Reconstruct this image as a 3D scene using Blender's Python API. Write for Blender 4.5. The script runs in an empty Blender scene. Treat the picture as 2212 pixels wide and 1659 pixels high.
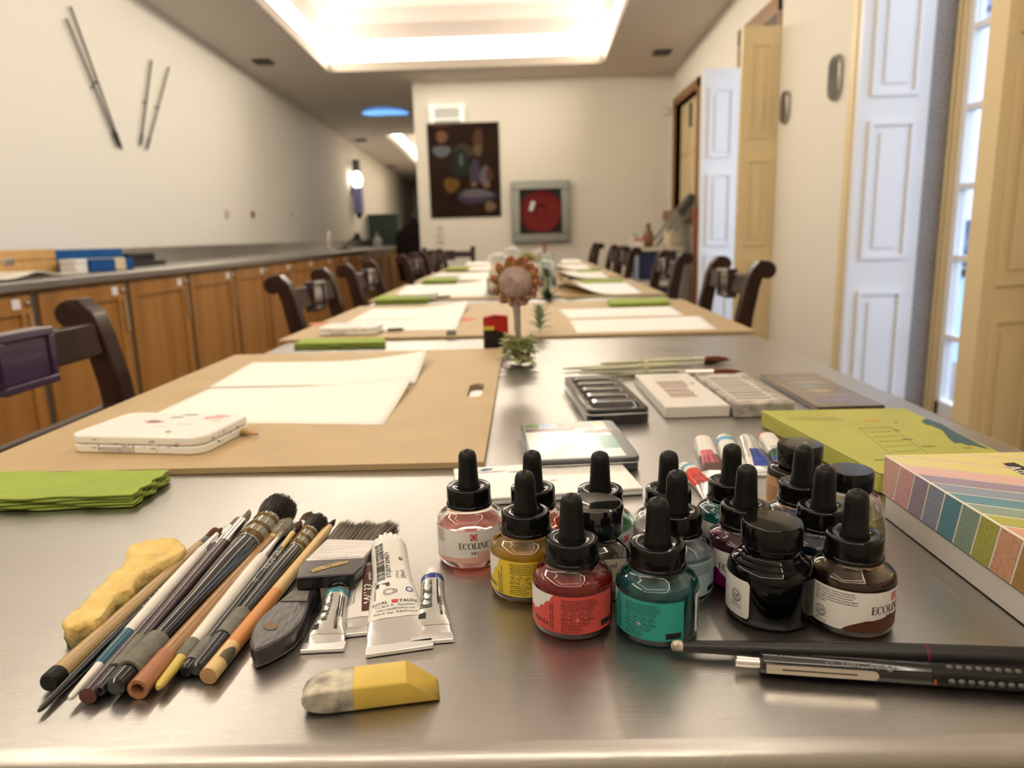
import bpy, bmesh, math, random
from mathutils import Vector, Matrix, Quaternion
random.seed(7)
D = bpy.data
SC = bpy.context.scene
COL = SC.collection
PI = math.pi
rad = math.radians

# ------------------------------------------------------------------ camera, sky, exposure
W, H, F = 2212.0, 1659.0, 1560.0
ROLL = 0.0284
ZT = 0.75                      # table top height
CAM = Vector((0, 0, ZT + 0.205))
def unroll(px, py):
    dx, dy = px - W/2, py - H/2
    c, s = math.cos(ROLL), math.sin(ROLL)
    return c*dx - s*dy, s*dx + c*dy
_ux, _uy = unroll(1129.0, 507.0)
PITCH = math.atan2(-_uy, F)
YAW = math.atan2(_ux, math.hypot(F, _uy))
FW = Vector((-math.sin(YAW)*math.cos(PITCH), math.cos(YAW)*math.cos(PITCH), -math.sin(PITCH)))
RT = Vector((math.cos(YAW), math.sin(YAW), 0))
UP = RT.cross(FW)
cam = D.objects.new('camera', D.cameras.new('camera'))
COL.objects.link(cam)
_c, _s = math.cos(ROLL), math.sin(ROLL)
cx_, cy_ = RT*_c - UP*_s, RT*_s + UP*_c
m3 = Matrix((cx_, cy_, -FW)).transposed()
cam.matrix_world = Matrix.Translation(CAM) @ m3.to_4x4()
cam.data.sensor_width = 36
cam.data.lens = 36*F/W
cam.data.clip_start = 0.02
cam.data.dof.use_dof = True
cam.data.dof.focus_distance = 0.42
cam.data.dof.aperture_fstop = 8.4
SC.camera = cam

SC.view_settings.view_transform = 'Standard'
SC.view_settings.look = 'None'
SC.view_settings.gamma = 1
SC.view_settings.use_curve_mapping = False
SC.view_settings.exposure = 0.22
BAND = 19.0                     # strength of the cove light
SKY = 3.3
SC.cycles.max_bounces = 10
SC.cycles.diffuse_bounces = 5
SC.cycles.glossy_bounces = 5
SC.cycles.transmission_bounces = 10
SC.cycles.transparent_max_bounces = 16
SC.cycles.sample_clamp_indirect = 8
SC.cycles.caustics_reflective = False

wd = D.worlds.new('sky'); SC.world = wd; wd.use_nodes = True
bgn = wd.node_tree.nodes['Background']
bgn.inputs[0].default_value = (0.62, 0.76, 1.0, 1)
bgn.inputs[1].default_value = SKY

def portal(name, loc, rot, sx, sy, power, color):
    l = D.lights.new(name, 'AREA'); l.shape = 'RECTANGLE'; l.size = sx; l.size_y = sy
    l.energy = power; l.color = color
    o = D.objects.new(name, l); COL.objects.link(o); o.location = loc; o.rotation_euler = rot
    return o
# daylight from the overcast sky just outside the two right-hand windows
portal('daylight', (2.3, 2.5, 1.5), (0, rad(90), 0), 2.2, 0.9, 11, (0.66, 0.80, 1.0))
portal('daylight', (2.3, 5.0, 1.4), (0, rad(90), 0), 2.0, 0.9, 19, (0.66, 0.78, 1.0))

# ------------------------------------------------------------------ pixel -> place on a known plane
def ray(px, py):
    a, b = unroll(px, py)
    return FW + RT*(a/F) - UP*(b/F)
def P(px, py, h=0.0):
    d = ray(px, py); return CAM + d*((ZT + h - CAM.z)/d.z)
def PX(px, py, x):
    d = ray(px, py); return CAM + d*(x/d.x)
def PY(px, py, y):
    d = ray(px, py); return CAM + d*(y/d.y)
def ceil_z(y): return 2.77 - 0.035*y
def PC(px, py):
    d = ray(px, py); return CAM + d*((2.77 - CAM.z)/(d.z + 0.035*d.y))

# ------------------------------------------------------------------ materials
MATS = {}
def mat(name, col, rough=0.5, metal=0.0, spec=0.5, trans=0.0, ior=1.45, coat=0.0, emit=None, estr=0.0,
        var=0.0, vscale=20, bump=0.0, bscale=60, stretch=(1, 1, 1), sheen=0.0, alpha=1.0, col2=None):
    if name in MATS: return MATS[name]
    m = D.materials.new(name); m.use_nodes = True
    nt = m.node_tree; N = nt.nodes; L = nt.links
    b = N['Principled BSDF']
    c4 = (col[0], col[1], col[2], 1)
    b.inputs['Base Color'].default_value = c4
    b.inputs['Roughness'].default_value = rough
    b.inputs['Metallic'].default_value = metal
    b.inputs['Specular IOR Level'].default_value = spec
    b.inputs['Transmission Weight'].default_value = trans
    b.inputs['IOR'].default_value = ior
    b.inputs['Coat Weight'].default_value = coat
    b.inputs['Coat Roughness'].default_value = 0.05
    b.inputs['Sheen Weight'].default_value = sheen
    b.inputs['Alpha'].default_value = alpha
    if emit:
        b.inputs['Emission Color'].default_value = (*emit, 1)
        b.inputs['Emission Strength'].default_value = estr
    if var > 0 or bump > 0:
        tc = N.new('ShaderNodeTexCoord'); mp = N.new('ShaderNodeMapping')
        mp.inputs['Scale'].default_value = stretch
        L.new(tc.outputs['Object'], mp.inputs['Vector'])
    if var > 0:
        nz = N.new('ShaderNodeTexNoise'); nz.inputs['Scale'].default_value = vscale
        nz.inputs['Detail'].default_value = 5
        L.new(mp.outputs['Vector'], nz.inputs['Vector'])
        mx = N.new('ShaderNodeMix'); mx.data_type = 'RGBA'
        k = 1 - var
        c2 = col2 or (col[0]*k, col[1]*k, col[2]*k)
        mx.inputs[6].default_value = c4
        mx.inputs[7].default_value = (*c2, 1)
        rp = N.new('ShaderNodeValToRGB'); rp.color_ramp.elements[0].position = 0.35; rp.color_ramp.elements[1].position = 0.68
        L.new(nz.outputs['Fac'], rp.inputs['Fac']); L.new(rp.outputs['Color'], mx.inputs[0])
        L.new(mx.outputs[2], b.inputs['Base Color'])
    if bump > 0:
        nb = N.new('ShaderNodeTexNoise'); nb.inputs['Scale'].default_value = bscale; nb.inputs['Detail'].default_value = 4
        L.new(mp.outputs['Vector'], nb.inputs['Vector'])
        bp = N.new('ShaderNodeBump'); bp.inputs['Strength'].default_value = bump; bp.inputs['Distance'].default_value = 0.002
        L.new(nb.outputs['Fac'], bp.inputs['Height']); L.new(bp.outputs['Normal'], b.inputs['Normal'])
    MATS[name] = m
    return m

def mat_steel():
    m = mat('brushed_steel', (0.60, 0.57, 0.53), rough=0.30, metal=1.0)
    nt = m.node_tree; N = nt.nodes; L = nt.links; b = N['Principled BSDF']
    tc = N.new('ShaderNodeTexCoord')
    def noise(scale, sx, sy, det=4):
        mp = N.new('ShaderNodeMapping'); mp.inputs['Scale'].default_value = (sx, sy, 1)
        L.new(tc.outputs['Object'], mp.inputs['Vector'])
        n = N.new('ShaderNodeTexNoise'); n.inputs['Scale'].default_value = scale; n.inputs['Detail'].default_value = det
        L.new(mp.outputs['Vector'], n.inputs['Vector']); return n
    fine = noise(60, 0.7, 22)            # brushing runs across the table
    blot = noise(9, 1, 1.6)
    mr = N.new('ShaderNodeMapRange'); mr.inputs['To Min'].default_value = 0.20; mr.inputs['To Max'].default_value = 0.34
    L.new(blot.outputs['Fac'], mr.inputs['Value'])
    ad = N.new('ShaderNodeMath'); ad.operation = 'MULTIPLY_ADD'; ad.inputs[1].default_value = 0.12
    L.new(fine.outputs['Fac'], ad.inputs[0]); L.new(mr.outputs['Result'], ad.inputs[2])
    L.new(ad.outputs[0], b.inputs['Roughness'])
    mx = N.new('ShaderNodeMix'); mx.data_type = 'RGBA'
    mx.inputs[6].default_value = (0.57, 0.55, 0.525, 1); mx.inputs[7].default_value = (0.45, 0.435, 0.415, 1)
    L.new(fine.outputs['Fac'], mx.inputs[0]); L.new(mx.outputs[2], b.inputs['Base Color'])
    # scratches: thin lines from stretched waves broken up by noise
    hs = None
    for (ang, sc, th) in ((0.5, 30, .985), (-0.7, 26, .987), (1.9, 34, .988), (0.1, 60, .975)):
        mp = N.new('ShaderNodeMapping'); mp.inputs['Rotation'].default_value = (0, 0, ang)
        mp.inputs['Scale'].default_value = (1.2, 14, 1)
        L.new(tc.outputs['Object'], mp.inputs['Vector'])
        v = N.new('ShaderNodeTexVoronoi'); v.feature = 'DISTANCE_TO_EDGE'; v.inputs['Scale'].default_value = sc*.35
        L.new(mp.outputs['Vector'], v.inputs['Vector'])
        lt = N.new('ShaderNodeMath'); lt.operation = 'LESS_THAN'; lt.inputs[1].default_value = 0.0035
        L.new(v.outputs['Distance'], lt.inputs[0])
        n2 = noise(14 + sc*.2, 1, 1, 2)
        gt = N.new('ShaderNodeMath'); gt.operation = 'GREATER_THAN'; gt.inputs[1].default_value = 0.60
        L.new(n2.outputs['Fac'], gt.inputs[0])
        ml = N.new('ShaderNodeMath'); ml.operation = 'MULTIPLY'
        L.new(lt.outputs[0], ml.inputs[0]); L.new(gt.outputs[0], ml.inputs[1])
        if hs is None: hs = ml
        else:
            a = N.new('ShaderNodeMath'); a.operation = 'MAXIMUM'
            L.new(hs.outputs[0], a.inputs[0]); L.new(ml.outputs[0], a.inputs[1]); hs = a
    bp = N.new('ShaderNodeBump'); bp.inputs['Strength'].default_value = 0.10; bp.inputs['Distance'].default_value = 0.001
    L.new(fine.outputs['Fac'], bp.inputs['Height'])
    bp2 = N.new('ShaderNodeBump'); bp2.inputs['Strength'].default_value = 0.25; bp2.inputs['Distance'].default_value = 0.0006
    L.new(hs.outputs[0], bp2.inputs['Height']); L.new(bp.outputs['Normal'], bp2.inputs['Normal'])
    L.new(bp2.outputs['Normal'], b.inputs['Normal'])
    m2 = N.new('ShaderNodeMix'); m2.data_type = 'RGBA'; m2.inputs[7].default_value = (0.80, 0.78, 0.74, 1)
    sc2 = N.new('ShaderNodeMath'); sc2.operation = 'MULTIPLY'; sc2.inputs[1].default_value = 0.30
    L.new(hs.outputs[0], sc2.inputs[0]); L.new(sc2.outputs[0], m2.inputs[0]); L.new(mx.outputs[2], m2.inputs[6]); L.new(m2.outputs[2], b.inputs['Base Color'])
    return m

def mat_wood(name, c1, c2, rough=0.4, scale=6, stretch=(1, 1, .06), coat=0.0):
    if name in MATS: return MATS[name]
    m = mat(name, c1, rough, coat=coat)
    nt = m.node_tree; N = nt.nodes; L = nt.links; b = N['Principled BSDF']
    tc = N.new('ShaderNodeTexCoord'); mp = N.new('ShaderNodeMapping'); mp.inputs['Scale'].default_value = stretch
    L.new(tc.outputs['Object'], mp.inputs['Vector'])
    n = N.new('ShaderNodeTexNoise'); n.inputs['Scale'].default_value = scale*4; n.inputs['Detail'].default_value = 6; n.inputs['Distortion'].default_value = .6
    L.new(mp.outputs['Vector'], n.inputs['Vector'])
    mx = N.new('ShaderNodeMix'); mx.data_type = 'RGBA'; mx.inputs[6].default_value = (*c1, 1); mx.inputs[7].default_value = (*c2, 1)
    rp = N.new('ShaderNodeValToRGB'); rp.color_ramp.elements[0].position = .35; rp.color_ramp.elements[1].position = .7
    L.new(n.outputs['Fac'], rp.inputs['Fac']); L.new(rp.outputs['Color'], mx.inputs[0]); L.new(mx.outputs[2], b.inputs['Base Color'])
    return m

def mat_pane(name='window_glass', tint=(.96, .98, 1), ior=1.45):
    if name in MATS: return MATS[name]
    m = D.materials.new(name); m.use_nodes = True; nt = m.node_tree; nt.nodes.clear()
    o = nt.nodes.new('ShaderNodeOutputMaterial'); mx = nt.nodes.new('ShaderNodeMixShader')
    t = nt.nodes.new('ShaderNodeBsdfTransparent'); t.inputs[0].default_value = (*tint, 1)
    g = nt.nodes.new('ShaderNodeBsdfGlossy'); g.inputs['Roughness'].default_value = .02
    f = nt.nodes.new('ShaderNodeFresnel')
    gm = nt.nodes.new('ShaderNodeNewGeometry'); mr = nt.nodes.new('ShaderNodeMapRange')
    mr.inputs['To Min'].default_value = ior; mr.inputs['To Max'].default_value = 1/ior
    nt.links.new(gm.outputs['Backfacing'], mr.inputs['Value']); nt.links.new(mr.outputs['Result'], f.inputs[0])
    nt.links.new(f.outputs[0], mx.inputs[0]); nt.links.new(t.outputs[0], mx.inputs[1]); nt.links.new(g.outputs[0], mx.inputs[2])
    nt.links.new(mx.outputs[0], o.inputs[0]); MATS[name] = m
    return m

STEEL = mat_steel()
M_BLACKPL = mat('black_plastic', (0.004, 0.004, 0.004), rough=0.10, spec=.32)
M_RUBBER = mat('black_rubber', (0.007, 0.007, 0.007), rough=0.42, spec=.28)
M_GLOSSCAP = mat('glossy_black_cap', (0.006, 0.006, 0.006), rough=0.05, coat=1.0)
M_GLASS = mat('clear_glass', (1, 1, 1), rough=0.0, trans=1.0, ior=1.47)
M_INKTXT = mat('printing_black', (0.015, 0.015, 0.018), rough=0.5)
M_LABEL = mat('label_paper', (0.80, 0.78, 0.76), rough=0.45)
M_REDLOGO = mat('printing_red', (0.55, 0.05, 0.05), rough=0.5)
M_WALL = mat('plaster_wall', (0.80, 0.765, 0.69), rough=0.8, bump=.05, bscale=40)
M_CEIL = mat('ceiling_paint', (0.72, 0.66, 0.60), rough=0.85)
M_MDF = mat('mdf_board', (0.50, 0.365, 0.195), rough=0.55, var=.10, vscale=14)
M_PAPER = mat('drawing_paper', (0.90, 0.885, 0.83), rough=0.8)
M_NAPKIN = mat('green_napkin', (0.33, 0.43, 0.075), rough=0.85, bump=.25, bscale=260, var=.12, vscale=40)
M_SILVER = mat('polished_metal', (0.80, 0.78, 0.74), rough=0.18, metal=1)
M_ALU = mat('tube_foil', (0.82, 0.82, 0.82), rough=0.28, metal=1)
M_CABWOOD = mat_wood('honey_wood', (0.40, 0.185, 0.045), (0.29, 0.125, 0.028), rough=.38, scale=3, stretch=(1, 1, .08))
M_CHAIR = mat_wood('dark_chair_wood', (0.040, 0.016, 0.010), (0.020, 0.008, 0.005), rough=.3, scale=4, coat=.08)
M_CHAIR.node_tree.nodes['Principled BSDF'].inputs['Specular IOR Level'].default_value = .22
M_CREAM = mat('cream_paint', (0.72, 0.585, 0.345), rough=.45)
M_DAYLITWHITE = mat('daylit_white_paint', (0.76, 0.74, 0.74), rough=.4)  # white sash; on the shutters, window light put into the cream paint
M_BROWNTRIM = mat_wood('brown_trim_wood', (0.30, 0.145, 0.05), (0.22, 0.10, 0.035), rough=.45, scale=3)
M_GRANITE = mat('granite', (0.42, 0.40, 0.41), rough=.8, var=.55, vscale=160, bump=.3, bscale=120)
M_WHITEPL = mat('white_plastic', (0.82, 0.81, 0.78), rough=.3)

# ------------------------------------------------------------------ mesh helpers
class MB:
    def __init__(s): s.v, s.f, s.m = [], [], []
    def add(s, vs, fs, mi=0):
        o = len(s.v); s.v += [tuple(v) for v in vs]
        for f in fs: s.f.append(tuple(i + o for i in f)); s.m.append(mi)
        return s
    def box(s, lo, hi, mi=0, M=None):
        x0, y0, z0 = lo; x1, y1, z1 = hi
        vs = [(x0,y0,z0),(x1,y0,z0),(x1,y1,z0),(x0,y1,z0),(x0,y0,z1),(x1,y0,z1),(x1,y1,z1),(x0,y1,z1)]
        if M: vs = [M @ Vector(v) for v in vs]
        return s.add(vs, [(0,3,2,1),(4,5,6,7),(0,1,5,4),(1,2,6,5),(2,3,7,6),(3,0,4,7)], mi)
    def prism(s, poly, z0, z1, mi=0, M=None, mtop=None):
        n = len(poly)
        ar = sum(poly[i][0]*poly[(i+1) % n][1] - poly[(i+1) % n][0]*poly[i][1] for i in range(n))
        if ar < 0: poly = list(reversed(poly))
        vs = [(p[0], p[1], z0) for p in poly] + [(p[0], p[1], z1) for p in poly]
        if M: vs = [M @ Vector(v) for v in vs]
        o = len(s.v); s.v += [tuple(v) for v in vs]
        s.f.append(tuple(o + i for i in reversed(range(n)))); s.m.append(mi)
        s.f.append(tuple(o + n + i for i in range(n))); s.m.append(mi if mtop is None else mtop)
        for i in range(n):
            j = (i + 1) % n; s.f.append((o+i, o+j, o+n+j, o+n+i)); s.m.append(mi)
        return s
    def lathe(s, prof, seg=32, mi=0, M=None, a0=0, a1=2*PI, close=True):
        """prof: [(r,z)] from one end to the other"""
        full = abs(a1 - a0 - 2*PI) < 1e-6
        o = len(s.v); rings = []
        for (r, z) in prof:
            if r <= 1e-9:
                rings.append([len(s.v)]); v = Vector((0, 0, z)); s.v.append(tuple(M @ v if M else v)); continue
            ring = []
            for i in range(seg if full else seg + 1):
                a = a0 + (a1 - a0)*i/seg
                v = Vector((r*math.cos(a), r*math.sin(a), z))
                ring.append(len(s.v)); s.v.append(tuple(M @ v if M else v))
            rings.append(ring)
        for A, B in zip(rings, rings[1:]):
            n = max(len(A), len(B))
            for i in range(n if full else n - 1):
                j = (i + 1) % n
                if len(A) == 1 and len(B) == 1: continue
                if len(A) == 1: f = (A[0], B[j], B[i])
                elif len(B) == 1: f = (A[i], A[j], B[0])
                else: f = (A[i], A[j], B[j], B[i])
                s.f.append(f); s.m.append(mi)
        return s
    def tube(s, pts, radii, seg=10, mi=0, cap=True, flat=1.0):
        pts = [Vector(p) for p in pts]; n = len(pts)
        if not hasattr(radii, '__len__'): radii = [radii]*n
        rings = []; up = Vector((0, 0, 1))
        t0 = (pts[1] - pts[0]).normalized()
        if abs(t0.z) > .95: up = Vector((1, 0, 0))
        for i, p in enumerate(pts):
            t = (pts[min(i+1, n-1)] - pts[max(i-1, 0)]).normalized()
            u = t.cross(up).normalized(); w = u.cross(t)
            ring = []
            for k in range(seg):
                a = 2*PI*k/seg
                ring.append(len(s.v)); s.v.append(tuple(p + (u*math.cos(a) + w*math.sin(a)*flat)*radii[i]))
            rings.append(ring)
        for A, B in zip(rings, rings[1:]):
            for k in range(seg):
                j = (k+1) % seg; s.f.append((A[k], A[j], B[j], B[k])); s.m.append(mi)
        if cap:
            s.f.append(tuple(reversed(rings[0]))); s.m.append(mi); s.f.append(tuple(rings[-1])); s.m.append(mi)
        return s
    def grid(s, fn, nu, nv, mi=0, mfn=None):
        o = len(s.v)
        for i in range(nu+1):
            for j in range(nv+1): s.v.append(tuple(fn(i/nu, j/nv)))
        for i in range(nu):
            for j in range(nv):
                a = o + i*(nv+1) + j
                s.f.append((a, a+nv+1, a+nv+2, a+1)); s.m.append(mfn((i+.5)/nu, (j+.5)/nv) if mfn else mi)
        return s
    def strand(s, a, b, r, mi=0, bend=None):
        a = Vector(a); b = Vector(b); t = (b - a).normalized()
        u = t.orthogonal().normalized(); w = t.cross(u)
        o = len(s.v)
        mid = (a + b)/2 + (bend if bend is not None else Vector())
        for p, rr in ((a, r), (mid, r*.8)):
            for k in range(3):
                an = 2*PI*k/3; s.v.append(tuple(p + (u*math.cos(an) + w*math.sin(an))*rr))
        s.v.append(tuple(b))
        for k in range(3):
            j = (k+1) % 3
            s.f.append((o+k, o+j, o+3+j, o+3+k)); s.m.append(mi)
            s.f.append((o+3+k, o+3+j, o+6)); s.m.append(mi)
        return s
    def ball(s, c, r, seg=16, mi=0, sz=(1, 1, 1)):
        pr = [(r*math.sin(PI*i/8), -r*math.cos(PI*i/8)) for i in range(9)]
        pr[0] = (0, -r); pr[-1] = (0, r)
        M = Matrix.Translation(c) @ Matrix.Diagonal((*sz, 1))
        return s.lathe(pr, seg, mi, M)
    def build(s, name, mats, parent=None, smooth=True, bev=0, bseg=2, sub=0, ang=40):
        me = D.meshes.new(name); me.from_pydata(s.v, [], s.f); me.update()
        if not isinstance(mats, (list, tuple)): mats = [mats]
        for m in mats: me.materials.append(m)
        me.polygons.foreach_set('material_index', s.m)
        o = D.objects.new(name, me); COL.objects.link(o)
        if parent: o.parent = parent
        if smooth:
            me.polygons.foreach_set('use_smooth', [True]*len(me.polygons))
            try: me.set_sharp_from_angle(angle=rad(ang))
            except Exception: pass
        if bev > 0:
            md = o.modifiers.new('bevel', 'BEVEL'); md.width = bev; md.segments = bseg; md.limit_method = 'ANGLE'; md.angle_limit = rad(35)
            md.harden_normals = False
        if sub > 0:
            md = o.modifiers.new('sub', 'SUBSURF'); md.levels = sub; md.render_levels = sub
        return o

def tag(o, label=None, cat=None, group=None, kind=None):
    if label: o['label'] = label
    if cat: o['category'] = cat
    if group: o['group'] = group
    if kind: o['kind'] = kind
    return o
def thing(name, label, cat, loc=(0, 0, 0), rotz=0, group=None, quat=None):
    o = D.objects.new(name, None); COL.objects.link(o); o.empty_display_size = .02
    o.location = loc
    if quat is not None: o.rotation_mode = 'QUATERNION'; o.rotation_quaternion = quat
    else: o.rotation_euler = (0, 0, rotz)
    return tag(o, label, cat, group)
def struct(o): o['kind'] = 'structure'; return o
def rootstruct(name, loc=(0, 0, 0), rotz=0):
    o = D.objects.new(name, None); COL.objects.link(o); o.location = loc; o.rotation_euler = (0, 0, rotz); o['kind'] = 'structure'; return o
def dup(root, loc=None, rotz=None, label=None, group=None):
    r = root.copy(); COL.objects.link(r)
    if loc is not None: r.location = loc
    if rotz is not None: r.rotation_euler = (0, 0, rotz)
    if label: r['label'] = label
    if group: r['group'] = group
    for ch in list(root.children):
        c = ch.copy(); COL.objects.link(c); c.parent = r
        for g in list(ch.children):
            d = g.copy(); COL.objects.link(d); d.parent = c
    return r

# ------------------------------------------------------------------ lettering
_TX = {}
def text_geo(body, size=1.0, align='LEFT', bold=0.0, spacing=1.0, sx=1.0):
    """flat glyph outlines as (verts, faces), from Blender's built-in font"""
    key = (body, bold, spacing)
    if key not in _TX:
        cu = D.curves.new('t', 'FONT'); cu.body = body; cu.size = 1; cu.offset = bold; cu.space_character = spacing; cu.resolution_u = 2
        o = D.objects.new('t', cu); COL.objects.link(o)
        dg = bpy.context.evaluated_depsgraph_get(); ev = o.evaluated_get(dg); me = ev.to_mesh()
        _TX[key] = ([tuple(v.co) for v in me.vertices], [tuple(p.vertices) for p in me.polygons])
        ev.to_mesh_clear(); D.objects.remove(o); D.curves.remove(cu)
    vs, fs = _TX[key]
    if not vs: return [], []
    x0 = min(v[0] for v in vs); x1 = max(v[0] for v in vs)
    dx = {'LEFT': x0, 'CENTER': (x0+x1)/2, 'RIGHT': x1}[align]
    return [((v[0]-dx)*size*sx, v[1]*size) for v in vs], fs
def ring_geo(cx, cy, r, w, seg=24):
    vs, fs = [], []
    for i in range(seg):
        a = 2*PI*i/seg
        vs += [(cx+r*math.cos(a), cy+r*math.sin(a)), (cx+(r-w)*math.cos(a), cy+(r-w)*math.sin(a))]
    for i in range(seg):
        j = (i+1) % seg; fs.append((2*i, 2*j, 2*j+1, 2*i+1))
    return vs, fs
def rect_geo(x0, y0, x1, y1, n=1):
    vs, fs = [], []
    for i in range(n+1):
        x = x0 + (x1-x0)*i/n; vs += [(x, y0), (x, y1)]
    for i in range(n): fs.append((2*i, 2*i+2, 2*i+3, 2*i+1))
    return vs, fs
def quad_geo(p): return list(p), [tuple(range(len(p)))]
def serif_geo(word, hgt):
    """roman capitals with serifs, drawn as strokes"""
    V, Fc = [], []
    def put(g, dx):
        o = len(V); V.extend([(v[0]*hgt+dx, v[1]*hgt) for v in g[0]]); Fc.extend([tuple(i+o for i in f) for f in g[1]])
    def oval(wd, a0, a1):
        vs, fs = [], []; n = 20
        for i in range(n+1):
            a = a0 + (a1-a0)*i/n
            vs += [(wd/2+wd/2*math.cos(a), .5+.52*math.sin(a)), (wd/2+(wd/2-.16)*math.cos(a), .5+.47*math.sin(a))]
        for i in range(n): fs.append((2*i, 2*i+2, 2*i+3, 2*i+1))
        return vs, fs
    x = 0
    for ch in word:
        R = lambda a, b, c, d: put(rect_geo(a, b, c, d), x)
        if ch == 'E':
            R(.08, 0, .23, 1); R(0, 0, .6, .06); R(0, .94, .57, 1); R(.2, .48, .45, .54); R(.54, .0, .6, .24); R(.52, .78, .57, 1); R(.42, .4, .46, .62); w = .66
        elif ch == 'L':
            R(.08, 0, .23, 1); R(0, 0, .58, .06); R(0, .94, .32, 1); R(.52, 0, .58, .26); w = .62
        elif ch == 'I':
            R(.08, 0, .23, 1); R(0, 0, .31, .06); R(0, .94, .31, 1); w = .37
        elif ch == 'N':
            R(.1, 0, .16, 1); R(0, 0, .27, .05); R(0, .95, .2, 1); R(.66, 0, .72, 1); R(.58, .95, .82, 1)
            put(quad_geo([(.1, 1), (.27, 1), (.72, 0), (.6, 0)]), x); w = .86
        elif ch == 'C':
            put(oval(.8, rad(48), rad(312)), x); R(.62, .68, .68, .95); R(.64, .08, .68, .2); w = .78
        elif ch == 'O':
            put(oval(.86, 0, 2*PI), x); w = .92
        elif ch == 'A':
            put(quad_geo([(.32, 1), (.44, 1), (.78, 0), (.6, 0)]), x); put(quad_geo([(.34, 1), (.38, .94), (.16, 0), (.1, 0)]), x)
            R(.2, .32, .58, .38); R(0, 0, .26, .05); R(.52, 0, .86, .05); w = .86
        elif ch == 'P':
            R(.08, 0, .23, 1); R(0, 0, .34, .06); R(0, .94, .3, 1)
            vs, fs = [], []
            for i in range(13):
                a = PI/2 - PI*i/12; vs += [(.3+.3*math.cos(a), .72+.28*math.sin(a)), (.28+.16*math.cos(a), .72+.23*math.sin(a))]
            for i in range(12): fs.append((2*i, 2*i+2, 2*i+3, 2*i+1))
            put((vs, fs), x); w = .66
        else: w = .3
        x += w*hgt
    return V, Fc
def put_geo(mb, g, fn, mi=0):
    mb.add([fn(*v) for v in g[0]], g[1], mi)
def shift(g, dx, dy, rot=0, sc=1):
    c, s = math.cos(rot)*sc, math.sin(rot)*sc
    return [(v[0]*c - v[1]*s + dx, v[0]*s + v[1]*c + dy) for v in g[0]], g[1]

# ================================================================== THE ROOM
XL, XR, YF, YB = -2.55, 1.55, 7.75, 17.5
XE = -1.08                                     # left edge of the far wall; a passage runs on beside it
o = MB().box((XL-.3, -2.2, -.1), (3.0, YB+.3, 0)).build('floor', mat('floor_tiles', (.20, .14, .10), rough=.45, var=.2, vscale=3)); struct(o)
o = MB().box((XL-.25, -2.2, 0), (XL, YB, 3.0)).build('wall_left', M_WALL); struct(o)
o = MB().box((XE, YF, 0), (XR+.3, YF+.2, 3.0)).build('wall_far', M_WALL); struct(o)
o = MB().box((XL, YB, 0), (XE+2, YB+.2, 3.0)).build('wall_end', M_WALL); struct(o)
o = MB().box((XL-.25, -2.4, 0), (XR+.3, -2.2, 3.0)).build('wall_back', M_WALL); struct(o)
# right wall with three openings (y0, y1, z0, z1)
W1 = (2.19, 2.93, 0.0, 2.60)
W2 = (4.63, 5.40, 0.0, 2.235)
_s3 = PX(1480, 452, XR).z
W3 = (6.64, 7.58, _s3, 2.16)
wr = MB(); y = -2.2; TH = .14
for (a, b, z0, z1) in (W1, W2, W3):
    wr.box((XR, y, 0), (XR+TH, a, 3.0))
    wr.box((XR, a, z1), (XR+TH, b, 3.0))
    if z0 > 0: wr.box((XR, a, 0), (XR+TH, b, z0))
    y = b
wr.box((XR, y, 0), (XR+TH, YF+.2, 3.0))
o = wr.build('wall_right', M_WALL, smooth=False); struct(o)
o = MB().box((XE, YF+.2, 0), (XE+.2, YB, 3.0)).build('wall_passage', M_WALL); struct(o)

# ceiling with two tray openings
TR = (-1.80, .80, -1.4, 7.28)                   # big tray x0,x1,y0,y1
TR2 = (-1.92, -1.10, 10.75, 14.1)
def slab(mb, x0, x1, y0, y1):
    vs = []
    for z in (0, .06):
        for (x, y) in ((x0, y0), (x1, y0), (x1, y1), (x0, y1)): vs.append((x, y, ceil_z(y)+z))
    mb.add(vs, [(0,3,2,1),(4,5,6,7),(0,1,5,4),(1,2,6,5),(2,3,7,6),(3,0,4,7)])
cm = MB()
slab(cm, XL, TR[0], -2.2, TR[3]); slab(cm, TR[1], XR, -2.2, TR[3]); slab(cm, TR[0], TR[1], -2.2, TR[2])
slab(cm, XL, XR, TR[3], TR2[2]); slab(cm, XL, TR2[0], TR2[2], TR2[3]); slab(cm, TR2[1], XR, TR2[2], TR2[3]); slab(cm, XL, XR, TR2[3], YB)
o = cm.build('ceiling', M_CEIL, smooth=False); struct(o)
M_BAND = mat('lit_cove_band', (.9, .88, .84), rough=.8, emit=(1.0, .89, .715), estr=BAND)
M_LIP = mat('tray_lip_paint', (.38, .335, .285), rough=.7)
M_VAULT = mat('tray_vault_plaster', (.47, .42, .40), rough=.85, var=.10, vscale=1.6)
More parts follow.
